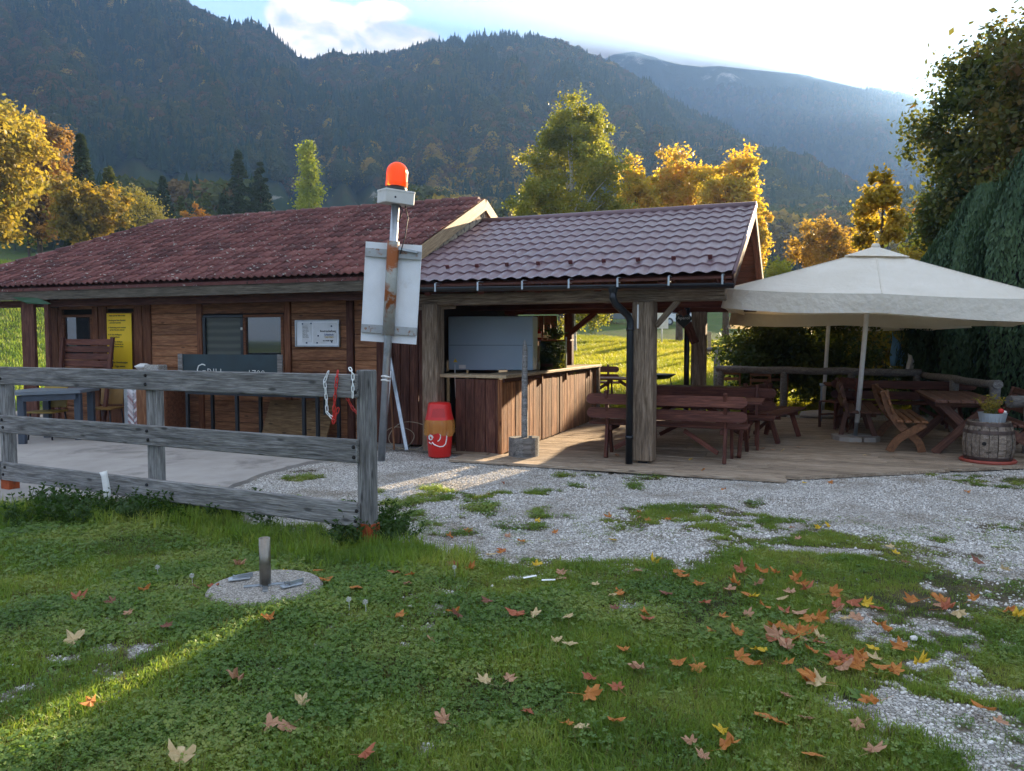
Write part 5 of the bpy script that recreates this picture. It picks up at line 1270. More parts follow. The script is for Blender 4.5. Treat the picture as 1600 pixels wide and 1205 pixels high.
# work table with blackboard
tb0, tb1 = RU(290, -.35), RU(500, -.35); wt_ = empty('work_table', LW((tb0 + tb1) / 2, -.1, .02), PHI, 'long dark metal framed table standing along the hut front', 'table')
wl_ = tb1 - tb0; MB().box((0, 0, .86), (wl_, .62, .04), ch=.005).build('table_top', W_TBL, wt_)
pr_ = MB(); pr_.box((0, -.29, .78), (wl_ - .05, .02, .09)); pr_.box((0, .29, .78), (wl_ - .05, .02, .09)); pr_.build('frame_rail', M_GUT, wt_)
for x in (-wl_ / 2 + .04, wl_ / 2 - .28, wl_ / 2 - .04, -.25):
    for y in (-.27, .27): MB().box((x, y, .42), (.05, .05, .83), ch=.004).build('leg', M_GUT, wt_)
bb0, bb1 = RU(279, -.25), RU(441, -.25); bz0, bz1 = .90, ZV(360, 554, -.25)
bbd = empty('blackboard', LW((bb0 + bb1) / 2, -.25, bz0), PHI, 'long green blackboard with chalk writing propped on the work table', 'blackboard')
MB().box((0, .012, (bz1 - bz0) / 2), (bb1 - bb0 - .1, .015, bz1 - bz0)).build('slate', plain('dark_chalkboard', (.012, .030, .038), .6, 0, .3, 3), bbd)
for s in (-1, 1): MB().box((s * ((bb1 - bb0) / 2 - .04), 0, (bz1 - bz0) / 2), (.09, .03, bz1 - bz0 + .01), ch=.003).build('frame', W_LOG, bbd)
text_obj('chalk_writing', 'G', .30, M_CHALK, bbd, Matrix.Translation((-.66, -.002, .13)) @ TX, weight=-.004); text_obj('chalk_writing', 'RILL', .19, M_CHALK, bbd, Matrix.Translation((-.44, -.002, .13)) @ TX, weight=-.003)
text_obj('chalk_writing', '1700', .17, M_CHALK, bbd, Matrix.Translation((.35, -.002, .13)) @ TX, weight=-.003)
M_OSB = wood('osb_chip_panel', (.11, .065, .03), (.24, .15, .075), (.34, .23, .12), .8, .5, True, .2, .05)
e = MB(); e.prism([(-.62, 0), (.60, 0), (.70, .66), (-.52, .64)], 0, .018, 'y'); ob = e.build('chipboard_panel', M_OSB, None, Matrix.Translation(LW(RU(455, .05), .05, .03)) @ Matrix.Rotation(PHI, 4, 'Z') @ Euler((-.22, 0, 0)).to_matrix().to_4x4(), 1); tag(ob, 'slanted chipboard panel leaning under the work table', 'panel')
# left: leaning slatted bench back, table, chairs, herringbone panel, bowl, box
def pallet_back(u0, u1, v0, b):
    r0, r1 = RU(u0, b), RU(u1, b); e = empty('leaning_bench', LW((r0 + r1) / 2, b, .02), PHI, 'dark slatted bench tipped up against the hut window', 'bench'); w_ = r1 - r0; zt_ = ZV((u0 + u1) / 2, v0, b)
    for k in range(7): z = zt_ - .06 - k * .125; board('slat', (-w_ / 2, .03 * k * -.3, z), (w_ / 2, .03 * k * -.3, z), .105, .025, (0, -1, 0), W_RED, e, .004, .002)
    for s in (-1, 1): board('frame_leg', (s * (w_ / 2 - .03) - s * 0, -.25, 0), (s * (w_ / 2 + .02), -.03, zt_ + .02), .07, .045, (0, -1, 0), W_RED, e)
    return e
pallet_back(103, 178, 531, .0)
# grey table at far left
g0 = gnd(36, 694, .02); tbl = empty('grey_table', g0, 0, 'blue grey metal legged table at the far left of the slab', 'table')
q2 = at(128, 612, 11.6) - g0; z_ = .80; M_TLEG = plain('dark_blue_grey_leg', (.05, .065, .09), .5)
MB().prism([(-.35, -.10), (.02, -.12), (.66, .42), (.60, 1.1), (-.35, .95)], z_ - .05, z_, 'z').build('table_top', plain('grey_table_sheet', (.15, .18, .21), .5, 0, .1, 3), tbl)
for (x, y) in ((0, 0), (.58, .50), (-.1, .8), (.52, .98)): MB().box((x, y, z_ / 2 - .03), (.10, .08, z_ - .06), ch=.006).build('leg', M_TLEG, tbl)
MB().box((.30, .20, z_ - .10), (.72, .05, .10), (0, 0, .69)).build('apron', M_TLEG, tbl)
e = MB(); V = [(x, y, z) for (x, y, z) in ((0, 0, 0), (.35, .05, -.01), (.56, .05, -.10), (.50, .05, -.11), (.22, .03, -.10), (.12, .02, -.06))]; e.add(V, [(0, 1, 2, 3, 4, 5)]); e.add([(x, y + .02, z) for x, y, z in V], [(5, 4, 3, 2, 1, 0)]); tag(e.build('green_tarpaulin', plain('green_tarp', (.02, .07, .03), .5), None, Matrix.Translation(at(18, 464, 11.7))), 'green tarpaulin hanging under the left porch eave', 'tarpaulin')
def shell_chair(u, v, y, label, col_):
    q = at(u, v, y); q.z = .02; e = empty('shell_chair', q, PHI + .3, label, 'chair', 'yellow shell chairs at the left table'); mt = plain('shell_' + str(u), col_, .55)
    MB().box((0, 0, .44), (.42, .42, .03), ch=.012).build('seat', mt, e); MB().box((0, .20, .66), (.40, .03, .34), (-.15, 0, 0), ch=.012).build('backrest', mt, e)
    for sx in (-1, 1):
        for sy in (-1, 1): MB().tube([(sx * .17, sy * .17, .43), (sx * .2, sy * .2, 0)], .012, 8).build('leg', M_GUT, e)
shell_chair(75, 650, 12.3, 'ochre chair under the grey table at the left', (.30, .20, .04)); shell_chair(166, 655, 12.9, 'brown chair between grey table and herringbone panel', (.22, .12, .03))
hp = empty('herringbone_panel', LW(RU(207, -.35), -.35, .03), PHI, 'narrow upright panel with pale herringbone strips', 'panel')
hw_, hz0, hz1 = (RU(222, -.35) - RU(191, -.35)), .0, ZV(207, 606, -.35)
MB().box((0, .015, hz1 / 2), (hw_, .025, hz1)).build('backing', M_GALV, hp)
stp = [MB().box((0, 0, 0), (.16, .008, .036), ch=.002).mesh('strip', plain('strip_tone_%d' % k, c_, .6)) for k, c_ in enumerate(((.60, .56, .58), (.45, .38, .40), (.30, .19, .20), (.66, .64, .66)))]
z = .04
while z < hz1 - .05:
    for s in (-1, 1): link('strip', random.choice(stp), hp, None, Matrix.Translation((s * .068, -.004, z)) @ Euler((0, s * -.72, 0)).to_matrix().to_4x4())
    z += .052
bw = MB(); bw.lathe([(.06, 0), (.13, .06), (.14, .075), (.09, .10), (.05, .12), (0, .12)], 24); zz = ZV(226, 577, -.3)
tag(bw.build('lamp_bowl', M_WHITE, None, Matrix.Translation(LW(RU(224, -.2), -.2, zz - .03))), 'white shallow lidded bowl on the shelf beside the door', 'bowl')
tag(MB().box((0, 0, 0), (.30, .2, .14), ch=.01).build('speckled_box', plain('speckled_stone', (.34, .33, .31), .8, 0, .6, 60), None, Matrix.Translation(LW(RU(243, -.2), -.2, zz)) @ Matrix.Rotation(PHI, 4, 'Z')), 'speckled grey box next to the white bowl', 'box')
cab = empty('cupboard', LW(RU(245, -.2), -.12, .02), PHI, 'low brown cupboard beside the fence post under the white bowl', 'cupboard')
ch_ = zz - .10; MB().box((0, .0, ch_ / 2), (.62, .45, ch_ - .02), ch=.006).build('cupboard_body', W_WALLF, cab); MB().box((0, -.02, ch_), (.68, .52, .03), ch=.004).build('cupboard_top', W_TBL, cab)
for s in (-1, 1): board('cupboard_door', (s * .15, -.235, .04), (s * .15, -.235, ch_ - .05), .29, .02, (0, -1, 0), W_WALL, cab)
# white spout pipe in the grass
wp = gnd(170, 800); tag(MB().tube([(0, 0, 0), (-.01, 0, .20), (-.03, 0, .34), (-.04, 0, .38)], [.030, .032, .028, .034], 14).build('white_pipe', M_WHITE, None, Matrix.Translation(wp)), 'short white pipe standing in the weeds behind the fence', 'pipe')
# heart slate under the pavilion, bottle group on shelf
hv_ = []
for k in range(40):
    a = 2 * math.pi * k / 40; hv_.append((.0085 * 16 * math.sin(a) ** 3, .0085 * (13 * math.cos(a) - 5 * math.cos(2 * a) - 2 * math.cos(3 * a) - math.cos(4 * a))))
ht_ = empty('heart_slate', at(1068, 501, 13.2), PHI, 'dark heart shaped slate hanging beside the rear post', 'heart')
h_ = MB(); h_.prism(hv_, -.01, .01, 'y'); h_.build('heart', plain('heart_slate_black', (.012, .022, .026), .5), ht_); h_ = MB(); h_.tube([(-.05, 0, .09), (0, 0, .50), (.05, 0, .09)], .004, 5); h_.build('cord', M_BLACK, ht_)
text_obj('chalk_writing', 'Aperol', .075, M_CHALK, ht_, Matrix.Translation((0, -.012, .02)) @ TX, 'CENTER')
for k, (u, c_, hb, lab) in enumerate(((843, (.35, .03, .02), .26, 'red bottle with a white label on the shelf behind the bar'), (853, (.10, .06, .02), .20, 'brown jar right of the red bottle on the bar shelf'), (860, (.30, .24, .14), .17, 'pale jar at the right end of the bar shelf'))):
    r_ = RU(u, 4.6); e = empty('shelf_bottle', LW(r_, 4.58, 1.616), 0, lab, 'bottle'); MB().lathe([(0, 0), (.045, 0), (.045, hb * .55), (.016, hb * .75), (.016, hb), (0, hb)], 16).build('glass_body', plain('bottle_glass_%d' % k, c_, .15), e); MB().lathe([(.0465, hb * .15), (.0465, hb * .45)], 16).build('bottle_label', M_WHITE, e)
pl_ = empty('shelf_plant', LW(RU(868, 4.3), 4.3, 1.62), 0, 'dark leafy plant hanging behind the bar', 'plant'); sprays(30, .15, .38, 1.4, .03).build('leaves', L_GRN, pl_); MB().lathe([(0, 0), (.06, 0), (.08, .1), (0, .1)], 14).build('pot', M_BLACK, pl_)

# ------------------------------------------------------------ meadow furniture behind
def gat(u, Y): 
    d = ray(u, 540); x = d.x / d.y * Y; return Vector((x, Y, float(hgt(x, Y))))
def GM(u, Y, rot): return Matrix.Translation(gat(u, Y)) @ Matrix.Rotation(rot, 4, 'Z')
rustic_bench(1.9, 'dark bench out on the sunlit meadow behind the bar', GM(908, 19.0, -.25), W_RED, 'benches on the meadow')
picnic_table(1.8, .8, 'sunlit picnic table on the grass just behind the bar end', GM(962, 17.3, PHI + .1), W_TBL, .76, 'tables on the meadow')
bl = empty('blue_barrel_tub', gat(908, 17.9), 0, 'galvanised tub with blue rim beside the meadow bench', 'tub'); MB().lathe([(0, 0), (.22, 0), (.27, .62), (.27, .64), (0, .6)], 24).build('tub_body', M_GALV, bl); MB().lathe([(.275, .58), (.285, .60), (.285, .66), (.27, .67), (.26, .62)], 24).build('tub_rim', plain('blue_rim', (.05, .14, .30), .5), bl)
fbw = empty('fire_bowl', gat(1030, 21), 0, 'wide dark fire bowl on legs in the meadow', 'fire bowl'); MB().lathe([(0, .30), (.25, .33), (.45, .44), (.46, .46), (.43, .455), (.24, .36), (0, .33)], 28).build('bowl', M_BLACK, fbw)
for k in range(3): a = k * 2.09; MB().tube([(.3 * math.cos(a), .3 * math.sin(a), .38), (.38 * math.cos(a), .38 * math.sin(a), 0)], .015, 6).build('leg', M_BLACK, fbw)
ws = empty('white_meadow_sign', gat(1034, 40), 0, 'small white sign on a post by the far lane', 'sign'); MB().box((0, 0, 1.25), (.65, .03, .85), ch=.01).build('sign_plate', M_WHITE, ws); MB().tube([(0, .02, 0), (0, .02, 1.2)], .04, 8).build('post', M_WHITE, ws)
wp_ = empty('white_marker_post', gat(1108, 34), 0, 'pale wooden marker post at the meadow path', 'post'); MB().box((0, 0, .5), (.14, .14, 1.05), ch=.01).build('post', W_PLY, wp_)
def car(u, Y, rot, col_, label):
    e = empty('parked_car', (0, 0, 0), 0, label, 'car', 'cars parked behind the meadow'); e.matrix_world = GM(u, Y, rot)
    pt_ = plain('car_paint_' + str(u), col_, .25, .3, .02, 1, .8, 0, None, 3, .5, .7, 1.0)
    mb = MB(); pf_ = [(-2.1, .35), (-2.15, .75), (-1.9, .95), (-1.3, 1.0), (-.9, 1.35), (-.3, 1.46), (.7, 1.42), (1.3, 1.05), (2.0, .92), (2.15, .7), (2.15, .35)]; mb.prism(pf_, -.85, .85, 'y'); mb.build('body', pt_, e, None, 1)
    for s in (-1, 1):
        mb = MB(); mb.prism([(-1.15, 1.02), (-.82, 1.30), (-.28, 1.39), (.62, 1.35), (1.05, 1.06)], s * .855 - .005, s * .855 + .005, 'y'); mb.build('side_window', M_WGLASS, e)
        for x in (-1.35, 1.35):
            wh = MB(); wh.tube([(x, s * .75, .33), (x, s * .90, .33)], .33, 20); wo = wh.build('wheel', M_BLACK, e); wh = MB(); wh.tube([(x, s * .895, .33), (x, s * .91, .33)], .18, 14); wh.build('rim', M_GALV, wo)
    return e
car(972, 66, .1, (.10, .13, .16), 'dark car parked on the lane seen through the pavilion'); car(1062, 68, .2, (.55, .56, .57), 'pale car parked far behind the rear pavilion post')
lf = empty('log_handrail', gat(1138, 21), 0, 'short bent log handrail in front of the dark hedge', 'handrail'); MB().tube([(-.3, 0, 0), (-.3, 0, 1.15)], .09, 10).build('log_post', W_LOG, lf); MB().tube([(-.75, 0, 1.12), (-.2, 0, 1.16), (.25, .3, 1.05), (.75, .5, 1.3)], .06, 10).build('log_rail', W_LOG, lf); MB().tube([(.7, .5, 0), (.7, .5, 1.3)], .07, 10).build('log_post', W_LOG, lf)
# shed, blue tarpaulin, white cloth, post beyond the railing
sh_ = empty('garden_shed', gat(1388, 22), -.5, 'small grey plank shed half hidden beside the dark hedge', 'shed')
for k in range(11): board('shed_board', (-.72 + k * .14, 0, 0), (-.72 + k * .14, 0, 1.95), .132, .03, (0, -1, 0), W_GREY, sh_, .004, .004)
for k in range(6): board('shed_board', (.78, .1 + k * .16, 0), (.78, .1 + k * .16, 1.95), .15, .03, (1, 0, 0), W_GREY, sh_, .004, .004)
mb = MB(); mb.prism([(-1.0, 2.0), (1.0, 2.0), (1.0, 2.08), (-1.0, 2.08)], -.2, 1.2, 'y'); mb.build('shed_roof', M_FASC, sh_)
def cloth(name, u0, v0, u1, v1, Y, mat, label, taper):
    a = at(u0, v0, Y); b = at(u1, v1, Y); mb = MB(); n, m_ = 10, 8; V = []
    for j in range(m_ + 1):
        for i in range(n + 1):
            f, g = i / n, j / m_; x = (b.x - a.x) * f; z = (b.z - a.z) * g; V.append((x + .02 * math.sin(g * 6), .05 * math.sin(f * 9 + g * 3) + .03 * f, z * (1 - .0 * f) - taper * f * (1 - g) ** .7))
    mb.add(V, [(j * (n + 1) + i, j * (n + 1) + i + 1, (j + 1) * (n + 1) + i + 1, (j + 1) * (n + 1) + i) for j in range(m_) for i in range(n)], True)
    ob = mb.build(name, mat, None, Matrix.Translation(a)); sm_ = ob.modifiers.new('thickness', 'SOLIDIFY'); sm_.thickness = .006; tag(ob, label, 'cloth'); return ob
cloth('blue_tarpaulin', 1394, 519, 1414, 572, 17.5, plain('light_blue_cloth', (.20, .42, .66), .6), 'light blue cloth hanging in front of the dark hedge', .45)
cloth('white_cloth', 1419, 552, 1427, 584, 17.0, M_WHITE, 'narrow white cloth hanging over the railing', .1)
tp_ = empty('timber_post', gat(1314, 21), 0, 'tall grey timber post behind the rear parasol', 'post'); MB().box((0, 0, 1.15), (.15, .15, 2.3), ch=.01).build('post', W_POST, tp_)

# ------------------------------------------------------------ trees near and middle distance
M_BARK = plain('grey_brown_bark', (.085, .065, .05), .9, 0, .35, 6, .1, .6)
M_BIRCHB = plain('birch_bark', (.50, .47, .42), .8, 0, .1, 4, .2, .3, (.05, .045, .04), 5, .55, .62)
def unit(n, rg):
    v = rg.normal(size=(n, 3)); return v / np.linalg.norm(v, axis=1)[:, None]
def leaf_quads(P, Nrm, size, rg, aspect=.62, fold=.25, five=False):
    """one small folded leaf (4-point blade) per point; returns verts, faces"""
    n = len(P); r = unit(n, rg); T = np.cross(Nrm, r); T /= np.linalg.norm(T, axis=1)[:, None] + 1e-9; B = np.cross(Nrm, T)
    s = (size * rg.uniform(.6, 1.25, n))[:, None]
    V = np.stack([P - T * s * .5, P + B * s * aspect * .5 + Nrm * s * fold * .3, P + T * s * .5, P - B * s * aspect * .5 + Nrm * s * fold * .3 * rg.uniform(-1, 1, n)[:, None]], 1).reshape(-1, 3)
    F = np.arange(4 * n).reshape(-1, 4); return V, F
def crown_mesh(name, V, F, mat, rv):
    me = np_mesh(name, V, F, False); a = me.attributes.new('rv', 'FLOAT', 'FACE'); a.data.foreach_set('value', rv.astype(np.float32)); me.materials.append(mat); return me
def lobes_points(lobes, n, clumps, rg, shell=.5, sigma=.16, flat=.8):
    """points in clumps spread through the outer part of overlapping lobes (x, y, z, rx, ry, rz)"""
    L_ = np.array(lobes, float); vol = (L_[:, 3] * L_[:, 4] * L_[:, 5]) ** .75; pr = vol / vol.sum()
    k = rg.choice(len(L_), clumps, p=pr); d = unit(clumps, rg); d[:, 2] = np.where((d[:, 2] < -.3) & (rg.random(clumps) < .6), -d[:, 2], d[:, 2])
    rad = rg.uniform(shell, 1.0, clumps) ** .7; C_ = L_[k, :3] + d * L_[k, 3:] * rad[:, None]
    cs_ = (L_[k, 3:].mean(1) * sigma) * rg.uniform(.6, 1.4, clumps)
    w_ = rg.random(clumps) + .3; j = rg.choice(clumps, n, p=w_ / w_.sum())
    off = rg.normal(size=(n, 3)) * cs_[j][:, None] * np.array([1, 1, flat])
    P = C_[j] + off; Nn = d[j] * .6 + unit(n, rg) + np.array([0, 0, .35]); Nn /= np.linalg.norm(Nn, axis=1)[:, None]
    return P, Nn, C_, (rg.random(clumps)[j] * .6 + rg.random(n) * .4)
def limbs(C_, base, top, r0, rg, mat, parent, n_l=14, name='trunk', split=.28):
    mb = MB(); tp = Vector(top); b = Vector(base); H_ = tp - b
    mb.tube([b + H_ * q + Vector((.06 * math.sin(q * 5 + r0 * 9), .06 * math.cos(q * 4), 0)) * H_.length * .08 for q in (0, .02, .12, .3, .5, .7, .88, 1.0)], [r0 * 1.45, r0 * 1.15, r0, r0 * .85, r0 * .62, r0 * .4, r0 * .2, r0 * .06], 9, False)
    ks = rg.choice(len(C_), min(n_l, len(C_)), replace=False)
    for k in ks:
        c = Vector(C_[k]); f = min(.85, max(split, (c.z - b.z) / H_.length * .72)); s = b + H_ * f; m_ = s.lerp(c, .5) + Vector((0, 0, .06 * (c - s).length)); rr = r0 * (.42 - .3 * f)
        mb.tube([s, s.lerp(m_, .5), m_, c], [rr, rr * .8, rr * .5, rr * .12], 6, False)
    return mb.build(name, mat, parent)
def broad_tree(name, u, Y, vtop, wpx, label, cols, n=9000, size=.16, group=None, shape='round', cat='tree', trunk_r=None, seed=0, gapz=None, bark=M_BARK, zbase=None, lobes_=None, clumps=None, sig=.16, trans=.5, shell=.45, leafclump=.5, vbot=None):
    rg = np.random.default_rng(seed + 100); d = ray(u, 400); x = d.x / d.y * Y; g = float(hgt(x, Y)) if zbase is None else zbase
    ztop = at(u, vtop, Y).z; H_ = ztop - g; W_ = wpx / FPX * Y / 2
    e = empty(name, (x, Y, g), 0, label, cat, group)
    if lobes_ is None:
        lobes_ = []
        zb = H_ * .18 if vbot is None else max(.5, at(u, vbot, Y).z - g)
        nl = 9
        if shape == 'round':
            for k in range(nl):
                a = k * 2.4 + seed; f = (k + .5) / nl; z = zb + (H_ - zb) * (.22 + .66 * f); rr = W_ * .55 * math.sin(math.pi * min(1, .25 + .72 * (1 - f) + .05)) 
                lobes_.append((rr * math.cos(a), rr * math.sin(a), z, W_ * .50, W_ * .50, (H_ - zb) * .20))
            lobes_.append((0, 0, zb + (H_ - zb) * .5, W_ * .7, W_ * .7, (H_ - zb) * .42)); lobes_.append((W_ * .1, 0, H_ * .86, W_ * .32, W_ * .32, H_ * .14))
        elif shape == 'cone':
            for k in range(nl):
                f = k / (nl - 1); a = k * 2.4 + seed; rr = W_ * (1 - f) * .35; lobes_.append((rr * math.cos(a), rr * math.sin(a), zb + (H_ - zb) * (.12 + .8 * f), W_ * (1.0 - .78 * f) * .75, W_ * (1 - .78 * f) * .75, (H_ - zb) * .13))
        elif shape == 'poplar':
            for k in range(14):
                f = k / 13; a = k * 2.4; wv = math.sin(math.pi * (.12 + .80 * f)) ** .6; lobes_.append((W_ * .3 * wv * math.cos(a), W_ * .3 * wv * math.sin(a), H_ * (.10 + .84 * f), W_ * .62 * wv, W_ * .62 * wv, H_ * .085))
    mt = leafmat(name + '_leaves_%d' % seed, cols, trans, .55, leafclump)
    cl_ = clumps or max(60, n // 45); P, Nn, C_, rv = lobes_points(lobes_, n, cl_, rg, shell, sig)
    P[:, 2] = np.maximum(P[:, 2], .15)
    V, F = leaf_quads(P, Nn, size, rg); link('crown', crown_mesh('crown', V, F, mt, rv), e)
    limbs(C_, (0, 0, -.2), (0, 0, H_ * .93), trunk_r or max(.08, H_ * .018), rg, bark, e, 18)
    return e
YEL = [(.13, .14, .03), (.27, .21, .04), (.42, .30, .05)]; ORG = [(.20, .085, .02), (.40, .17, .025), (.50, .25, .03)]; GRNY = [(.07, .11, .018), (.16, .18, .025), (.36, .28, .035)]
G_L = 'autumn trees left of the hut'
broad_tree('broadleaf_tree', -22, 34, 158, 200, 'tall yellow autumn tree cut by the left edge', YEL, 22000, .24, G_L, seed=1, vbot=400)
broad_tree('broadleaf_tree', 62, 46, 188, 112, 'tall orange brown tree second from the left edge', [(.15, .11, .04), (.30, .17, .05), (.40, .22, .06)], 19000, .26, G_L, seed=2, vbot=400)
broad_tree('broadleaf_tree', 138, 42, 285, 130, 'low golden tree in front of the left spruces', [(.12, .12, .025), (.28, .20, .03), (.44, .27, .03)], 13000, .22, G_L, seed=3)
broad_tree('broadleaf_tree', 218, 48, 295, 95, 'thin greyish yellow tree above the left hip of the hut roof', [(.20, .17, .07), (.30, .25, .06), (.38, .32, .05)], 5200, .15, G_L, seed=4, trans=.4, sig=.2)
broad_tree('broadleaf_tree', 308, 60, 322, 44, 'small orange tree between the dark spruces above the hut roof', ORG, 3600, .2, G_L, seed=5)
broad_tree('broadleaf_tree', 45, 62, 300, 120, 'dull green tree low behind the two large autumn trees', GRNY, 8000, .22, G_L, seed=6)
broad_tree('poplar', 484, 72, 222, 46, 'slim yellow green poplar standing alone above the hut roof', [(.14, .19, .025), (.30, .33, .035), (.45, .42, .05)], 14000, .26, None, 'poplar', seed=7, sig=.34, trans=.5, cat='tree')
bl_ = []
rg0 = np.random.default_rng(5)
for k in range(84):                                   # birch: many hanging tresses round an upright crown
    f = rg0.random() ** .8; a = rg0.uniform(0, 6.28); wv = max(.22, (1 - f ** 2.6)) ** .6; rr = 3.1 * wv * rg0.uniform(.3, 1.0); bl_.append((rr * math.cos(a), rr * math.sin(a), 1.6 + 9.2 * f, .80, .80, 1.25))
bl_ += [(.3, 0, 11.0, .8, .8, 1.2), (.9, 0, 10.2, .8, .8, 1.2), (-1.6, 0, 8.6, .7, .7, 1.1)]
broad_tree('birch_tree', 893, 36, 152, 210, 'tall yellow green birch rising behind the pavilion roof', [(.10, .13, .025), (.22, .22, .03), (.38, .30, .04)], 80000, .13, None, seed=8, bark=M_BIRCHB, lobes_=bl_, clumps=900, sig=.17, trans=.5, shell=.1, leafclump=.9)
G_M = 'orange autumn maples behind the pavilion'
MAP1 = [(.20, .20, .03), (.46, .34, .04), (.56, .30, .05)]; MAP2 = [(.18, .20, .03), (.44, .33, .04), (.58, .26, .06)]
broad_tree('maple_tree', 992, 41, 250, 70, 'smaller golden maple wedged between birch and big maple', MAP1, 8000, .2, G_M, seed=9, vbot=420)
broad_tree('maple_tree', 1062, 43, 238, 115, 'orange topped maple right of the birch', MAP2, 12000, .21, G_M, seed=10, vbot=420)
broad_tree('maple_tree', 1135, 40, 245, 120, 'broad orange and gold maple behind the pavilion gable', MAP1, 14000, .21, G_M, seed=11, vbot=430)
broad_tree('maple_tree', 1182, 38, 330, 50, 'low golden maple peeking past the right roof edge', MAP1, 5000, .15, G_M, seed=12, vbot=460)
broad_tree('shrub', 1210, 30, 408, 80, 'yellow green shrub above the left corner of the parasol', [(.12, .15, .02), (.26, .26, .03), (.40, .32, .04)], 6000, .12, None, seed=13, cat='shrub', trunk_r=.06)
# right: great maple over the hedge, the sun behind it
big = []
rgb = np.random.default_rng(77)
for k in range(95):
    z_ = 2.4 + 9.0 * rgb.random(); a = rgb.uniform(0, 6.28); wv = max(.05, 1 - ((z_ - 6) / 6) ** 2) ** .38; rr = 5.7 * wv * rgb.uniform(.55, 1.0); big.append((rr * math.cos(a), rr * math.sin(a), z_, 1.2, 1.2, .95))
for k in range(34):
    z_ = rgb.uniform(2.6, 9.6); a = math.pi + rgb.uniform(-.75, .55); wv = max(.05, 1 - ((z_ - 6) / 6) ** 2) ** .38; rr = 5.9 * wv * rgb.uniform(.8, 1.02); big.append((rr * math.cos(a), rr * math.sin(a), z_, 1.05, 1.05, .85))
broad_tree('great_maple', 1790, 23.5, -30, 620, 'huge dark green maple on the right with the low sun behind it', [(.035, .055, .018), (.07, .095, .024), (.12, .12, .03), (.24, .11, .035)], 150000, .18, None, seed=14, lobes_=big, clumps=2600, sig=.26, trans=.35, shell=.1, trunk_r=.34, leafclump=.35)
big = []
for k in range(46):
    f = rgb.random() ** 1.2; a = rgb.uniform(0, 6.28); rr = 1.75 * (1 - f * .93) * rgb.uniform(.35, 1.0); q_ = .46 - .24 * f; big.append((rr * math.cos(a), rr * math.sin(a), 1.0 + 4.9 * f, q_, q_, q_ * .9))
broad_tree('young_maple', 1378, 19.5, 250, 170, 'backlit golden maple behind the top of the large parasol', [(.10, .10, .02), (.30, .22, .03), (.48, .32, .04)], 20000, .125, None, seed=15, lobes_=big, clumps=420, sig=.30, trans=.5, shell=.15)
broad_tree('young_maple', 1290, 38, 342, 120, 'lower bronze maple between parasol peak and mountain', [(.12, .09, .02), (.30, .18, .03), (.45, .28, .04)], 9000, .16, None, seed=16, vbot=470)
broad_tree('young_maple', 1740, 21, 40, 420, 'dark maple beyond the right edge of the picture', [(.045, .060, .018), (.085, .085, .02), (.15, .08, .03)], 22000, .22, None, seed=24, vbot=430, sig=.3)
# dark leafy hedge behind the back railing
hb_ = []
for k in range(60):
    f = rgb.random(); g_ = rgb.random(); hb_.append((-.95 + 3.1 * f, rgb.uniform(-.5, .5), .15 + (1.6 + .9 * f) * g_, .55, .5, .45))
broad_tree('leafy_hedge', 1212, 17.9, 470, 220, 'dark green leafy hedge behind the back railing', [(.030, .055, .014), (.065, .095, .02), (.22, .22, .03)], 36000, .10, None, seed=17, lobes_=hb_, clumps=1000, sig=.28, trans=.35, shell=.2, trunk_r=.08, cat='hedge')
rb_ = [(-.1, 0, .45, .55, .5, .45), (.2, .1, .4, .45, .45, .4), (-.3, 0, .35, .4, .4, .35)]
broad_tree('round_shrub', 1388, 19.5, 545, 60, 'small clipped round bush in front of the shed', [(.025, .05, .014), (.05, .085, .02)], 5000, .06, None, seed=18, lobes_=rb_, clumps=200, sig=.15, trans=.3, trunk_r=.04, cat='shrub')

# spruces
L_SPR = leafmat('spruce_needles', [(.026, .048, .022), (.050, .078, .034), (.085, .105, .042)], .2, .6, .6, 1.3, .2)
L_PALE = leafmat('pale_larch_needles', [(.05, .075, .025), (.11, .13, .035), (.19, .18, .045)], .35, .6, .6)
def conifer(u, Y, vtop, wpx, label, mat=L_SPR, n=5200, seed=0, vb=None, group='spruces behind the hut', name='spruce_tree'):
    rg = np.random.default_rng(seed + 900); d = ray(u, 350); x = d.x / d.y * Y; g = float(hgt(x, Y)); H_ = at(u, vtop, Y).z - g; W_ = wpx / FPX * Y / 2
    e = empty(name, (x, Y, g), 0, label, 'tree', group); nb = 230; f = rg.random(nb) ** .85 * .95 + .03; a = rg.uniform(0, 6.28, nb); ln = W_ * (1 - f) ** .85 * rg.uniform(.75, 1.12, nb) + .12
    k = rg.integers(0, nb, n); q = rg.random(n) ** .6; z = H_ * f[k] + .25 * ln[k] * (.1 - q ** 2 * .9) ; r = ln[k] * q
    sp_ = rg.normal(size=n) * .16 * ln[k] * (1.1 - q) + rg.normal(size=n) * .04; P = np.stack([r * np.cos(a[k]) - sp_ * np.sin(a[k]), r * np.sin(a[k]) + sp_ * np.cos(a[k]), z + rg.normal(size=n) * .06 - np.abs(sp_) * .25], 1)
    Nn = unit(n, rg) * .55 + np.array([0, 0, .8]); Nn /= np.linalg.norm(Nn, axis=1)[:, None]
    V, F = leaf_quads(P, Nn, .030 * H_ * .9 + .1, rg, .42); link('crown', crown_mesh('crown', V, F, mat, rg.random(n)), e)
    mb = MB(); mb.tube([(0, 0, -.2), (0, 0, H_ * .5), (0, 0, H_)], [H_ * .018, H_ * .01, .01], 7, False); mb.build('trunk', M_BARK, e); return e
conifer(130, 44, 208, 74, 'tall dark spruce behind the orange autumn tree', seed=1)
conifer(172, 46, 258, 66, 'pale green conifer right of the tall left spruce', L_PALE, seed=2)
conifer(256, 75, 272, 56, 'dark slim spruce above the left end of the hut ridge', seed=3)
conifer(284, 80, 305, 44, 'short pale conifer beside the small orange tree', L_PALE, seed=4)
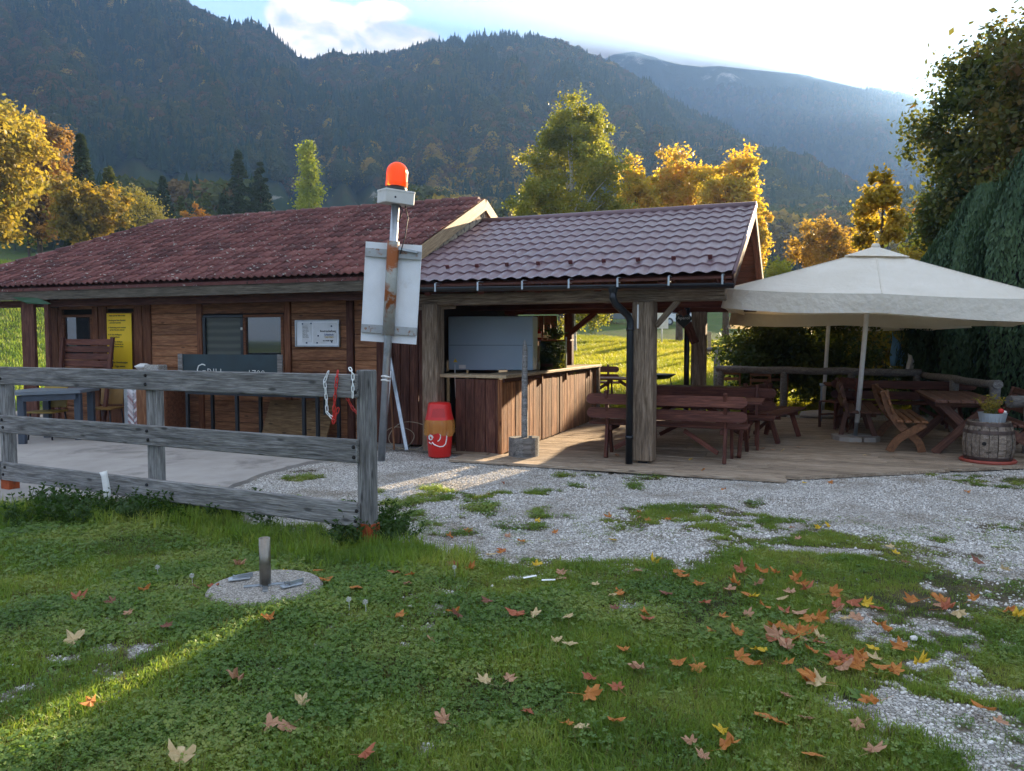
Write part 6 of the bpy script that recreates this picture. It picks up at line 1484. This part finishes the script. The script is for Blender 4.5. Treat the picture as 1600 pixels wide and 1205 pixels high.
conifer(322, 84, 300, 48, 'pale conifer left of the big spruce pair', L_PALE, seed=5)
conifer(374, 72, 233, 84, 'big dark spruce, the taller of the pair left of the poplar', seed=6, n=9000)
conifer(408, 75, 250, 72, 'shorter spruce of the pair left of the poplar', seed=7, n=7500)
conifer(350, 70, 300, 50, 'low dark spruce tucked against the foot of the big pair', seed=8)
conifer(528, 90, 336, 26, 'tiny dark conifer on the meadow right of the poplar', seed=9, n=1500)
conifer(545, 92, 341, 20, 'smallest dark conifer on the meadow right of the poplar', seed=10, n=1200)
conifer(190, 90, 290, 60, 'hazy spruce far behind the thin grey tree', seed=11)
conifer(228, 95, 300, 50, 'hazy narrow spruce left of the dark slim one', seed=12)

# tall dark thuja hedge on the right
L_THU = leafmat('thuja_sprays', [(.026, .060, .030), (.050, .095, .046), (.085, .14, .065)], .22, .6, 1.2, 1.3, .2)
def thuja(x, y, h, r, label, seed):
    rg = np.random.default_rng(seed + 500); n = 34000; g = 0.0; e = empty('thuja_tree', (x, y, g), 0, label, 'tree', 'tall dark thujas closing the right side')
    a = rg.uniform(0, 6.28, n); f = rg.random(n) ** .9; flute = 1 + .10 * np.sin(a * 5 + seed) + .06 * np.sin(a * 11 + f * 6); prof = np.minimum(1, (1.04 - f) * 2.6) ** .6 * (.88 + .12 * np.sin(f * 3))
    rr = r * prof * flute * rg.uniform(.72, 1.05, n) ** .6; P = np.stack([rr * np.cos(a), rr * np.sin(a), f * h], 1)
    out_ = np.stack([np.cos(a), np.sin(a), .2 + 0 * a], 1) + unit(n, rg) * .5; out_ /= np.linalg.norm(out_, axis=1)[:, None]
    up = np.array([0, 0, 1.0]) + unit(n, rg) * .35 + np.stack([np.cos(a), np.sin(a), 0 * a], 1) * .35; T = up - out_ * (up * out_).sum(1)[:, None]; T /= np.linalg.norm(T, axis=1)[:, None]; B = np.cross(out_, T); s = rg.uniform(.055, .13, n)[:, None]
    V = np.stack([P - T * s * .5, P + B * s * .20, P + T * s * .65, P - B * s * .20], 1).reshape(-1, 3)
    link('crown', crown_mesh('crown', V, np.arange(4 * n).reshape(-1, 4), L_THU, np.clip(.5 * rg.random(n) + .25 + .25 * np.sin(a * 5 + seed), 0, 1)), e)
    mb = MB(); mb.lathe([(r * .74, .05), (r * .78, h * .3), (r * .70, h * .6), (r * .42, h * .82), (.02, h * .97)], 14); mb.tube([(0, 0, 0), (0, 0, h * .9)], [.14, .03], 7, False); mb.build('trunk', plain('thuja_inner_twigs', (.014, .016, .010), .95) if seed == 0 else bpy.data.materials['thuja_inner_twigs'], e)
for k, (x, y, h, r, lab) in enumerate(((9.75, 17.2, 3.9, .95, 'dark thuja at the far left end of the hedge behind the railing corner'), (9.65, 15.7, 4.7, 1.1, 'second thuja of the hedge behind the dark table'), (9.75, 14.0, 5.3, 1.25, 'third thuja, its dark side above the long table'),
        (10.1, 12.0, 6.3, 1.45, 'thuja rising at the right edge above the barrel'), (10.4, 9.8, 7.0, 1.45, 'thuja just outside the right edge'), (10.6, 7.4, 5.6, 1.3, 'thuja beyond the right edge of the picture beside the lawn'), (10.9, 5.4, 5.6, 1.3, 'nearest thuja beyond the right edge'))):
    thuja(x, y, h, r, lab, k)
broad_tree('broadleaf_tree', 880, 64, 470, 26, 'bare grey trunk of an old tree on the far bank', GRNY, 500, .2, None, seed=19, trunk_r=.5)

# woods standing on the rising meadow between the garden and the mountain
rg = np.random.default_rng(91); n = 5200
A_ = np.radians(rg.uniform(-46, 44, n)); Rr = np.sqrt(rg.uniform(135 ** 2, 330 ** 2, n)); x = np.sin(A_) * Rr; y = np.cos(A_) * Rr; us = 800 + 1200 * x / y
keep = ~((us > 405) & (us < 610) & (Rr < 400)); keep &= (fbm(x * .02, y * .02, 3, 4) > np.where(us < 405, .36, .30)); keep &= ~((us < 100) & (Rr < 110)); keep &= ~((us > 1150) & (Rr < 120))
x, y, us = x[keep], y[keep], us[keep]; n = len(x); r = rg.random(n); gold = np.exp(-((us - 690) / 90) ** 2)
idx = np.where(r < .26, rg.integers(0, 3, n), np.where(rg.random(n) < .08 + .45 * gold, 6, np.where(rg.random(n) < .2, 5, rg.integers(3, 5, n))))
h = np.where(idx < 3, rg.uniform(7, 12, n), rg.uniform(7, 11, n)); wd = h * rg.uniform(.95, 1.3, n)
rot = np.zeros((n, 3)); rot[:, 2] = rg.uniform(0, 6.28, n)
scatter('meadow_edge_wood', np.stack([x, y, hgt(x, y) - .3], 1), rot, np.stack([wd, wd, h], 1), idx, FK, 'stuff', 'mixed green and gold wood along the foot of the mountain', 'forest')

# ------------------------------------------------------------ lawn
def blade_tuft(seed, n, h0, h1, spread, w0, mat, bend=.5):
    rg = random.Random(seed); V = []; F = []; rv = []
    for k in range(n):
        a = rg.uniform(0, 6.28); b = Vector((rg.gauss(0, spread), rg.gauss(0, spread), -.004)); h = rg.uniform(h0, h1); d = Vector((math.cos(a), math.sin(a), 0)); s = Vector((-d.y, d.x, 0)) * w0 * rg.uniform(.7, 1.3); bd = rg.uniform(.15, 1) * bend
        o = len(V); p1 = b + Vector((0, 0, h * .55)) + d * h * .22 * bd; p2 = b + Vector((0, 0, h * (1 - .35 * bd))) + d * h * .85 * bd
        V += [b - s, b + s, p1 + s * .8, p1 - s * .8, p2 + s * .1, p2 - s * .1]; F += [(o, o + 1, o + 2, o + 3), (o + 3, o + 2, o + 4, o + 5)]; q = rg.random(); rv += [q, q]
    return crown_mesh('tuft_kit', np.array([tuple(v) for v in V]), np.array(F), mat, np.array(rv))
def clover_tuft(seed, n, spread, r0, mat, h0=.015, h1=.035):
    rg = random.Random(seed); V = []; F = []; rv = []
    for k in range(n):
        c = Vector((rg.gauss(0, spread), rg.gauss(0, spread), rg.uniform(h0, h1))); a0 = rg.uniform(0, 6.28); tilt = Euler((rg.uniform(-.6, .6), rg.uniform(-.6, .6), 0)).to_matrix(); q = rg.random(); r = r0 * rg.uniform(.6, 1.2)
        for j in range(3):
            a = a0 + j * 2.09; d = tilt @ Vector((math.cos(a), math.sin(a), .15)); s = tilt @ Vector((-math.sin(a), math.cos(a), 0)); o = len(V)
            V += [c, c + d * r * .6 + s * r * .5, c + d * r * 1.05, c + d * r * .6 - s * r * .5]; F.append((o, o + 1, o + 2, o + 3)); rv.append(q)
    return crown_mesh('clover_kit', np.array([tuple(v) for v in V]), np.array(F), mat, np.array(rv))
def rosette(seed, n, r0, mat):
    rg = random.Random(seed); V = []; F = []; rv = []
    for k in range(n):
        a = 6.28 * k / n + rg.uniform(-.3, .3); d = Vector((math.cos(a), math.sin(a), 0)); s = Vector((-d.y, d.x, 0)); l = r0 * rg.uniform(.7, 1.2); w_ = l * .17; o = len(V); q = rg.random(); up = rg.uniform(.15, .7)
        V += [d * .003 - s * w_ * .3, d * .003 + s * w_ * .3, d * l * .55 + s * w_ + Vector((0, 0, l * up * .6)), d * l * .55 - s * w_ + Vector((0, 0, l * up * .6)), d * l + s * w_ * .3 + Vector((0, 0, l * up * .55)), d * l - s * w_ * .3 + Vector((0, 0, l * up * .55))]
        F += [(o, o + 1, o + 2, o + 3), (o + 3, o + 2, o + 4, o + 5)]; rv += [q, q]
    return crown_mesh('rosette_kit', np.array([tuple(v) for v in V]), np.array(F), mat, np.array(rv))
L_GR1 = leafmat('lawn_grass', [(.075, .140, .022), (.17, .25, .038), (.34, .35, .09)], .45, .5, 1.3, 1.7, .3, True)
L_GR2 = leafmat('lawn_clover', [(.055, .125, .026), (.13, .215, .045), (.28, .32, .08)], .4, .5, 1.3, 1.7, .35, True)
L_GR3 = leafmat('dry_grass', [(.10, .10, .03), (.18, .15, .05), (.25, .20, .08)], .4, .6, .8)
L_MDW = leafmat('meadow_grass', [(.12, .15, .015), (.22, .23, .025), (.33, .29, .04)], .5, .5, .35, 1.9, .3, True)
GK = [blade_tuft(i, 12, .018, .046, .024, .0017, L_GR1, .9) for i in range(3)] + [clover_tuft(i, 9, .028, .011, L_GR2) for i in range(3)] + [rosette(1, 8, .06, L_GR2), blade_tuft(9, 7, .03, .075, .025, .0013, L_GR3, 1.0), blade_tuft(12, 14, .07, .16, .03, .0024, L_GR1, .9)]
def ground_pts(n, x0, x1, y0, y1, rg, dens, power=1.0):
    x = rg.uniform(x0, x1, n); y = y0 + (y1 - y0) * rg.random(n) ** power
    inside = np.abs(x) < y * .72 + .5; x, y = x[inside], y[inside]; k = rg.random(len(x)) < dens(x, y); return x[k], y[k]
rg = np.random.default_rng(31)
dk0 = np.array([db.x, db.y])
def lawn_d(x, y):
    g = grass_amt(x, y); q = np.hypot(x - dk0[0], y - dk0[1]) > .36
    bare = sstep(.50, .64, fbm(x * 2.1, y * 2.6, 5, 83)) * (.35 + .5 * sstep(.5, 2.5, x)); low = .16 * (y < 7) * sstep(.48, .6, fbm(x * 3.1, y * 3.1, 4, 87)); return np.clip(np.maximum(sstep(.2, .9, g) ** 1.3, low), 0, 1) * q * (1 - bare)
x, y = ground_pts(300000, -7.2, 7.6, 2.35, 9.2, rg, lawn_d, 1.45); n = len(x)
pn = fbm(x * .9, y * .9, 4, 51); pn2 = fbm(x * 3.3, y * 3.3, 3, 57)
lf_ = sstep(.6, -1.0, x) * .35
clov = rg.random(n) < np.clip((pn - .44) * 3.0 + lf_ * .6 + .02, .04, .62)
idx = np.where(clov, rg.integers(3, 6, n), rg.integers(0, 3, n)); rr = rg.random(n); idx = np.where(rr < .02, 6, np.where(rr > .93 - .14 * (pn2 < .44), 7, idx))
tall = sstep(1.0, .15, np.abs(np.interp(x, _bx, _by) - .28 - y) / .6) * (x < -.3) + 1.3 * np.exp(-((x + 1.1) ** 2 + (y - 5.95) ** 2) / .10); idx = np.where((rg.random(n) < .32 * np.clip(tall, 0, 1)), 8, idx)
sc_ = rg.uniform(.6, 1.35, n) * (.55 + .9 * pn2) * (.55 + .45 * sstep(.3, .9, grass_amt(x, y))) * np.where(x > 1.8, .75, 1.0)
rot = np.stack([rg.normal(size=n) * .12, rg.normal(size=n) * .12, rg.uniform(0, 6.28, n)], 1)
scatter('lawn_grass', np.stack([x, y, hgt(x, y)], 1), rot, sc_, idx, GK, 'stuff', 'short green lawn of grass and clover in the foreground', 'lawn')
# meadow beyond the pavilion and far left
x = np.concatenate([rg.uniform(-3, 22, 90000), rg.uniform(-34, -11, 26000)]); y = np.concatenate([16.8 + 34 * rg.random(90000) ** 1.3, 15 + 34 * rg.random(26000)])
u_ = 800 + 1200 * x / y; k = ((u_ > 790) & (u_ < 1480) | (u_ < 110) & (u_ > -60)) & (path_amt(x, y) < .45); x, y = x[k], y[k]; n = len(x)
sc_ = rg.uniform(1.2, 2.4, n) * (1 + y * .02); scatter('meadow_grass', np.stack([x, y, hgt(x, y)], 1), np.stack([rg.normal(size=n) * .1, rg.normal(size=n) * .1, rg.uniform(0, 6.28, n)], 1), sc_, rg.integers(0, 3, n) + 3 * (x < -8),
        [blade_tuft(20 + i, 10, .03, .065, .05, .003, L_MDW, .8) for i in range(3)] + [blade_tuft(24 + i, 10, .03, .065, .05, .003, L_GR1, .8) for i in range(3)], 'stuff', 'sunlit yellow green meadow grass behind the pavilion', 'meadow')
# gravel
def stone(seed, mat, flat=.6):
    rg_ = random.Random(seed); import bmesh
    bm = bmesh.new(); bmesh.ops.create_icosphere(bm, subdivisions=1, radius=1)
    for v in bm.verts: v.co = Vector((v.co.x * rg_.uniform(.75, 1.2), v.co.y * rg_.uniform(.6, 1.0), v.co.z * flat * rg_.uniform(.7, 1.1)))
    me = bpy.data.meshes.new('stone_kit'); bm.to_mesh(me); bm.free(); me.materials.append(mat); return me
m, t, p, o = mat_new('limestone_gravel'); r_ = rnd_obj(t)
ls = N(t, 'ShaderNodeObjectInfo').outputs['Location']; dn_ = mrange(t, noise(t, ls, 1.1, 6, .65), .46, .66)
L(t, mix(t, math_(t, 'MULTIPLY', dn_, .75), ramp(t, r_, [(0, (.26, .25, .23)), (.25, (.47, .45, .42)), (.6, (.62, .60, .57)), (1, (.80, .78, .75))]), (.26, .22, .17)), p.inputs['Base Color']); sset(p, Roughness=.85); p.inputs['Specular IOR Level'].default_value = .2
SK = [stone(i, m, .55 + .05 * i) for i in range(5)]
def grav_d(x, y):
    g = grass_amt(x, y); lx = (x - PX) * RV[0] + (y - PY) * RV[1]; lb = (x - PX) * BV[0] + (y - PY) * BV[1]
    ondeck = (lb > -.62) & (lx > -2.4) & (lb > np.where(lx < 1.75, -.62, (lx - 1.9) / 1.42 - .4)); slab = np.zeros(len(x), bool)
    sx = np.array([q.x for q in SLABP]); sy_ = np.array([q.y for q in SLABP]); slab = (y > np.interp(x, sx, sy_)) & (x < sx[-1]); bar_in = (lb > -.03) & (lx > -3.9) & (lx < 0)
    return (1 - sstep(.30, .95, g) ** .6) * ~ondeck * ~slab * ~bar_in
x, y = ground_pts(330000, -6, 9.0, 2.4, 11.2, rg, grav_d, .85); n = len(x); f_ = fbm(x * 1.1, y * 1.1, 4, 71)
sz = .0055 + .0075 * rg.random(n) ** 2 + .006 * (rg.random(n) < .05) + .010 * (rg.random(n) < .006); sz = sz * np.where(y < 6.8, .85, .80)
scatter('gravel', np.stack([x, y, hgt(x, y) + sz * .25], 1), np.stack([rg.normal(size=n) * .3, rg.normal(size=n) * .3, rg.uniform(0, 6.28, n)], 1), sz, rg.integers(0, 5, n), SK, 'stuff', 'pale limestone gravel between lawn and deck', 'gravel')
# weeds along the slab edge below the fence
wk = [sprays(7, .10, .28, 1.3, .020) for _ in range(3)]; wk = [w_.mesh('weed_kit', L_GRN) for w_ in wk]
P_ = []
for k in range(210):
    u = random.choice([random.uniform(60, 330), random.uniform(90, 260), random.uniform(-60, 420), random.uniform(530, 640)]); v = 806 + random.gauss(0, 8) + (30 if u > 430 else 0); q = gnd(u, v); P_.append((q.x, q.y, 0))
n = len(P_); scatter('edge_weeds', P_, np.stack([rg.normal(size=n) * .1, rg.normal(size=n) * .1, rg.uniform(0, 6.28, n)], 1), rg.uniform(.45, 1.1, n), rg.integers(0, 3, n), wk, 'stuff', 'leafy green weeds growing along the slab edge under the fence', 'weeds')

# ------------------------------------------------------------ fallen maple leaves, each on its own
def maple_leaf(seed):
    rg_ = random.Random(seed); out_ = []
    lob = [(90, 1.0), (40, .92), (140, .92), (-15, .62), (195, .62)]; angs = []
    seq = [(-90, .10), (-60, .40), (-30, .50), (-15, .70), (2, .56), (14, .52), (28, .78), (40, .95), (52, .74), (64, .54), (76, .76), (90, 1.0), (104, .76), (116, .54), (128, .74), (140, .95), (152, .78), (166, .52), (178, .56), (195, .70), (210, .50), (240, .40)]
    V = [(0, 0, .02)]; c1, c2, c3 = rg_.uniform(-2.2, 2.2), rg_.uniform(-.6, 3.2), rg_.uniform(.1, 1.0)
    for a, r in seq:
        r *= rg_.uniform(.9, 1.1); x = r * math.cos(R_(a)); y = r * math.sin(R_(a)); z = c3 * r * r * rg_.uniform(.4, 1.3) + .25 * c1 * x * y + .16 * c2 * x * x; V.append((x * .055, y * .055, max(0, z) * .055 + .004))
    F = [(0, 1 + k, 1 + (k + 1) % len(seq)) for k in range(len(seq))]; mb = MB(); mb.add(V, F, False)
    mb.add([(-.001, -.004, .004), (.001, -.004, .004), (.004, -.075, .012), (.002, -.075, .012)], [(0, 1, 2, 3)]); return mb
LC = {'orange': ((.42, .14, .035), (.62, .26, .06)), 'tan': ((.40, .20, .12), (.60, .35, .21)), 'yellow': ((.60, .38, .02), (.75, .52, .05)), 'brown': ((.22, .085, .055), (.34, .15, .10)), 'cream': ((.55, .40, .20), (.72, .56, .32)), 'rust': ((.36, .10, .05), (.52, .18, .09))}
lmesh = {}
for cn, (c1, c2) in LC.items():
    m, t, p, o = mat_new('fallen_leaf_' + cn); cc = ramp(t, noise(t, coords(t, 'Object', (1, 1, 1), 9), 30, 4, .6), [(.3, c1), (.7, c2)]); L(t, cc, p.inputs['Base Color']); sset(p, Roughness=.6); p.inputs['Specular IOR Level'].default_value = .35
    tr = N(t, 'ShaderNodeBsdfTranslucent'); L(t, cc, tr.inputs['Color']); ms = N(t, 'ShaderNodeMixShader'); ms.inputs[0].default_value = .3; L(t, p.outputs[0], ms.inputs[1]); L(t, tr.outputs[0], ms.inputs[2]); L(t, ms.outputs[0], o.inputs['Surface'])
    lmesh[cn] = [maple_leaf(hash(cn) % 97 * 0 + i * 7 + len(cn)).mesh('fallen_leaf_' + cn, m) for i in range(8)]
WHERE = {'lawn': 'maple leaf lying in the green lawn', 'worn': 'maple leaf on the worn gravelly grass at the right', 'gravel': 'maple leaf on the pale gravel', 'deck': 'maple leaf on the deck boards'}
WORD = {'orange': 'orange', 'tan': 'curled tan', 'yellow': 'bright yellow', 'brown': 'dull brown', 'cream': 'pale cream', 'rust': 'rusty red'}
def put_leaf(u, v, c, s=1.0, zone=None, z=None):
    q = gnd(u, v, .03 if z is None else z)
    if zone is None: zone = 'worn' if (q.x > 1.9 and q.y < 7) else ('lawn' if q.y < np.interp(q.x, _bx, _by) else 'gravel')
    base = float(hgt(q.x, q.y)) + (.032 if zone in ('lawn', 'worn') else .010) if z is None else z
    o = bpy.data.objects.new('fallen_leaf', random.choice(lmesh[c])); COL.objects.link(o); o.location = (q.x, q.y, base); o.rotation_euler = (random.gauss(0, .22), random.gauss(0, .22), random.uniform(0, 6.28)); s *= .92; o.scale = (s, s, s * random.uniform(.5, 1.1))
    sz_ = 'large ' if s >= 1.3 else ('small ' if s <= .9 else '')
    if zone == 'deck': wh = 'on the deck boards'
    elif zone == 'gravel': wh = 'on the gravel strip ' + ('before the bar' if u < 900 else 'before the middle post' if u < 1120 else 'before the parasol')
    else:
        a = 'far ' if v < 920 else ('' if v < 1040 else 'near ')
        wh = 'in the ' + a + 'lawn ' + ('left of the pebble base' if u < 330 else 'around the pebble base' if u < 530 else 'right of the pebble base' if u < 680 else 'below the red bin' if u < 860 else 'below the pavilion' if u < 1060 else 'left of the leaf drift' if u < 1180 else 'within the leaf drift' if u < 1300 else 'at the right of the leaf drift' if u < 1420 else 'by the right edge gravel')
    tag(o, sz_ + WORD[c] + ' maple leaf ' + wh, 'leaf', 'fallen maple leaves')
LEAVES = [(117, 1003, 'cream', 1.5), (122, 935, 'rust', 1.2), (142, 1104, 'orange', 1.0), (176, 942, 'brown', .9), (225, 921, 'orange', 1.0), (200, 964, 'tan', .8), (257, 988, 'brown', .9), (280, 1193, 'cream', 1.4), (370, 1072, 'tan', 1.2), (373, 885, 'tan', 1.1),
 (336, 920, 'rust', 1.1), (305, 918, 'brown', .9), (443, 896, 'yellow', 1.0), (495, 893, 'orange', 1.1), (507, 912, 'orange', 1.2), (418, 979, 'orange', 1.0), (470, 1104, 'cream', .9), (418, 1142, 'tan', 1.2), (450, 1140, 'tan', 1.2), (571, 1180, 'rust', 1.0),
 (560, 928, 'orange', 1.3), (617, 900, 'rust', 1.2), (643, 905, 'orange', 1.0), (640, 920, 'tan', .9), (705, 880, 'tan', 1.2), (712, 886, 'rust', 1.2), (732, 893, 'orange', 1.1), (708, 968, 'orange', 1.1), (713, 970, 'brown', 1.0), (622, 976, 'orange', 1.0), (672, 1008, 'tan', .9),
 (704, 833, 'orange', 1.1), (732, 825, 'orange', 1.1), (765, 860, 'cream', 1.1), (784, 852, 'rust', 1.0), (783, 857, 'orange', 1.0), (838, 882, 'yellow', 1.1), (876, 897, 'tan', 1.1), (880, 905, 'tan', 1.1), (931, 914, 'cream', .8), (766, 947, 'brown', 1.0), (807, 970, 'rust', 1.5),
 (835, 968, 'cream', 1.1), (884, 971, 'cream', 1.0), (887, 1010, 'cream', 1.1), (870, 1007, 'cream', .8), (960, 955, 'brown', .8), (967, 925, 'orange', .9), (970, 930, 'orange', .9), (953, 933, 'cream', .8), (998, 892, 'tan', 1.0), (1020, 876, 'yellow', 1.0), (1060, 893, 'orange', 1.2), (1068, 902, 'orange', 1.2),
 (1012, 970, 'rust', 1.2), (1010, 962, 'orange', 1.0), (1042, 928, 'brown', 1.1), (1093, 912, 'orange', 1.2), (1098, 940, 'rust', 1.1), (975, 1016, 'orange', .9), (1001, 1045, 'tan', 1.3), (1061, 1035, 'orange', 1.1), (1090, 1040, 'orange', 1.1), (920, 1087, 'orange', 1.4), (923, 1063, 'rust', 1.0), (965, 1075, 'rust', 1.0),
 (759, 1070, 'cream', 1.0), (795, 1067, 'tan', .9), (905, 1133, 'cream', 1.0), (959, 1128, 'orange', 1.0), (693, 1125, 'tan', 1.0), (828, 1113, 'rust', .9), (883, 1130, 'orange', .8), (1127, 1146, 'yellow', 1.0), (1135, 1172, 'orange', 1.3), (1080, 1162, 'tan', .8), (1098, 1184, 'tan', .8), (1200, 1125, 'orange', 1.3),
 (1215, 1133, 'orange', 1.1), (1256, 1128, 'tan', .9), (1275, 1185, 'orange', 1.2), (1364, 1180, 'tan', 1.2), (1366, 1108, 'orange', 1.3), (1343, 1138, 'tan', .9), (1541, 1112, 'orange', 1.3), (1560, 1130, 'tan', .9), (1115, 985, 'orange', .9), (1127, 960, 'orange', .9), (1150, 990, 'orange', 1.1), (1145, 982, 'tan', .9),
 (1168, 957, 'tan', .9), (1158, 893, 'rust', 1.3), (1151, 912, 'orange', 1.3), (1163, 925, 'orange', 1.3), (1140, 920, 'tan', 1.2), (1183, 914, 'tan', 1.2), (1190, 896, 'orange', 1.2), (1214, 898, 'orange', 1.0), (1243, 908, 'orange', 1.3), (1250, 915, 'orange', 1.2), (1235, 925, 'tan', 1.1), (1262, 922, 'rust', 1.2),
 (1222, 935, 'cream', 1.1), (1174, 930, 'yellow', 1.0), (1194, 945, 'orange', 1.0), (1225, 953, 'rust', 1.2), (1245, 957, 'tan', 1.4), (1268, 965, 'orange', 1.3), (1280, 962, 'orange', 1.1), (1302, 927, 'orange', 1.2), (1305, 945, 'rust', 1.2), (1308, 955, 'tan', 1.2), (1330, 940, 'rust', 1.2), (1352, 942, 'yellow', 1.1),
 (1372, 950, 'rust', 1.1), (1340, 965, 'tan', 1.2), (1372, 976, 'orange', 1.5), (1326, 965, 'cream', .9), (1430, 938, 'orange', 1.3), (1470, 940, 'orange', 1.3), (1478, 950, 'rust', 1.3), (1462, 945, 'tan', 1.0), (1500, 957, 'cream', 1.1), (1520, 937, 'orange', 1.0), (1530, 880, 'brown', 1.2), (1588, 964, 'yellow', 1.5), (1575, 955, 'orange', 1.1),
 (1570, 893, 'cream', 1.0), (1410, 1008, 'orange', 1.2), (1365, 1010, 'yellow', .9), (1434, 1037, 'yellow', 1.1), (1205, 985, 'orange', 1.3), (1215, 995, 'tan', 1.4), (1203, 1000, 'rust', 1.2), (1230, 985, 'orange', 1.4), (1245, 990, 'orange', 1.4), (1240, 1000, 'orange', 1.3), (1258, 988, 'orange', 1.3), (1262, 1000, 'tan', 1.3),
 (1232, 1005, 'rust', 1.2), (1272, 1003, 'rust', 1.3), (1228, 1015, 'tan', 1.2), (1280, 997, 'cream', 1.0), (1212, 978, 'orange', 1.2), (1250, 978, 'tan', 1.2), (1310, 1028, 'rust', 1.4), (1330, 1035, 'rust', 1.5), (1342, 1045, 'orange', 1.3), (1350, 1032, 'orange', 1.3), (1300, 1042, 'orange', 1.0), (1318, 1048, 'tan', 1.2), (1337, 1020, 'orange', 1.1),
 (1375, 1043, 'orange', 1.2), (1398, 1049, 'orange', 1.1), (1368, 1028, 'cream', 1.1), (1270, 1070, 'orange', 1.4), (1280, 1075, 'cream', 1.3), (1265, 1068, 'orange', 1.1), (1182, 1017, 'yellow', 1.2), (1154, 1030, 'orange', 1.1), (1178, 1043, 'orange', 1.2), (1227, 1042, 'orange', 1.0), (1270, 1022, 'orange', 1.0), (1224, 1090, 'tan', .8),
 (1000, 800, 'orange', .9), (996, 808, 'tan', .8), (1012, 812, 'orange', .9), (1046, 812, 'orange', .9), (952, 806, 'orange', .9), (956, 840, 'yellow', 1.0), (814, 841, 'orange', 1.0), (795, 832, 'tan', 1.0), (866, 828, 'orange', .9), (838, 812, 'yellow', .9), (1240, 825, 'tan', .8), (1280, 825, 'yellow', .8), (1293, 824, 'yellow', .8),
 (1246, 845, 'tan', .8), (1392, 860, 'cream', 1.0), (1400, 869, 'yellow', .9), (1415, 883, 'tan', .9), (1510, 765, 'orange', .9), (1297, 749, 'orange', .9), (1257, 750, 'yellow', .8), (1133, 761, 'orange', .8), (786, 751, 'rust', .7)]
for q in LEAVES: put_leaf(*q)
for (u, v, c) in ((966, 713, 'tan'), (1080, 718, 'yellow'), (1208, 703, 'tan'), (1222, 706, 'cream'), (1249, 700, 'tan'), (1350, 712, 'cream'), (1190, 702, 'tan'), (1100, 735, 'orange')): put_leaf(u, v, c, .9, 'deck', .036)
# pebbles, seed heads, litter
for k, (u, v, s) in enumerate(((571, 1064, .016), (641, 955, .020), (655, 880, .008), (1400, 865, .016), (1155, 835, .03), (1165, 832, .02), (1340, 905, .015), (1428, 992, .028), (1420, 1030, .014), (1060, 838, .016), (998, 835, .018))):
    q = gnd(u, v, .02); o = bpy.data.objects.new('white_pebble', SK[k % 5]); COL.objects.link(o); o.location = (q.x, q.y, float(hgt(q.x, q.y)) + s * .8); o.scale = (s, s, s); o.rotation_euler = (0, 0, k)
    tag(o, 'single white pebble lying loose in the grass', 'pebble', 'loose white pebbles in the grass')
sd_ = MB(); 
for k in range(60):
    d = Vector(unit(1, rg)[0]); sd_.tube([(0, 0, .085), Vector((0, 0, .085)) + d * .016], [.0004, .0012], 3, False)
sd_.tube([(0, 0, 0), (.004, 0, .04), (0, 0, .085)], .0014, 5, False); sdm = sd_.mesh('seed_head', plain('white_seed_fluff', (.62, .62, .58), .9))
for (u, v) in ((300, 912), (571, 965), (710, 900), (246, 893), (545, 960)):
    q = gnd(u, v + 8); o = bpy.data.objects.new('dandelion_clock', sdm); COL.objects.link(o); o.location = (q.x, q.y, float(hgt(q.x, q.y))); tag(o, 'white dandelion seed head in the lawn', 'dandelion', 'dandelion clocks in the lawn')
for (u, v, a, lab) in ((828, 906, .3, 'narrow white paper scrap in the lawn, the left one of two'), (857, 911, -.2, 'narrow white paper scrap in the lawn, the right one of two')):
    q = gnd(u, v, .03); mb = MB(); mb.add([(-.045, -.008, 0), (.045, -.012, .01), (.045, .008, .012), (-.045, .010, .004)], [(0, 1, 2, 3)]); ob = mb.build('paper_scrap', M_WHITE, None, Matrix.Translation((q.x, q.y, .045)) @ Matrix.Rotation(a, 4, 'Z')); sm_ = ob.modifiers.new('t', 'SOLIDIFY'); sm_.thickness = .001; tag(ob, lab, 'litter')
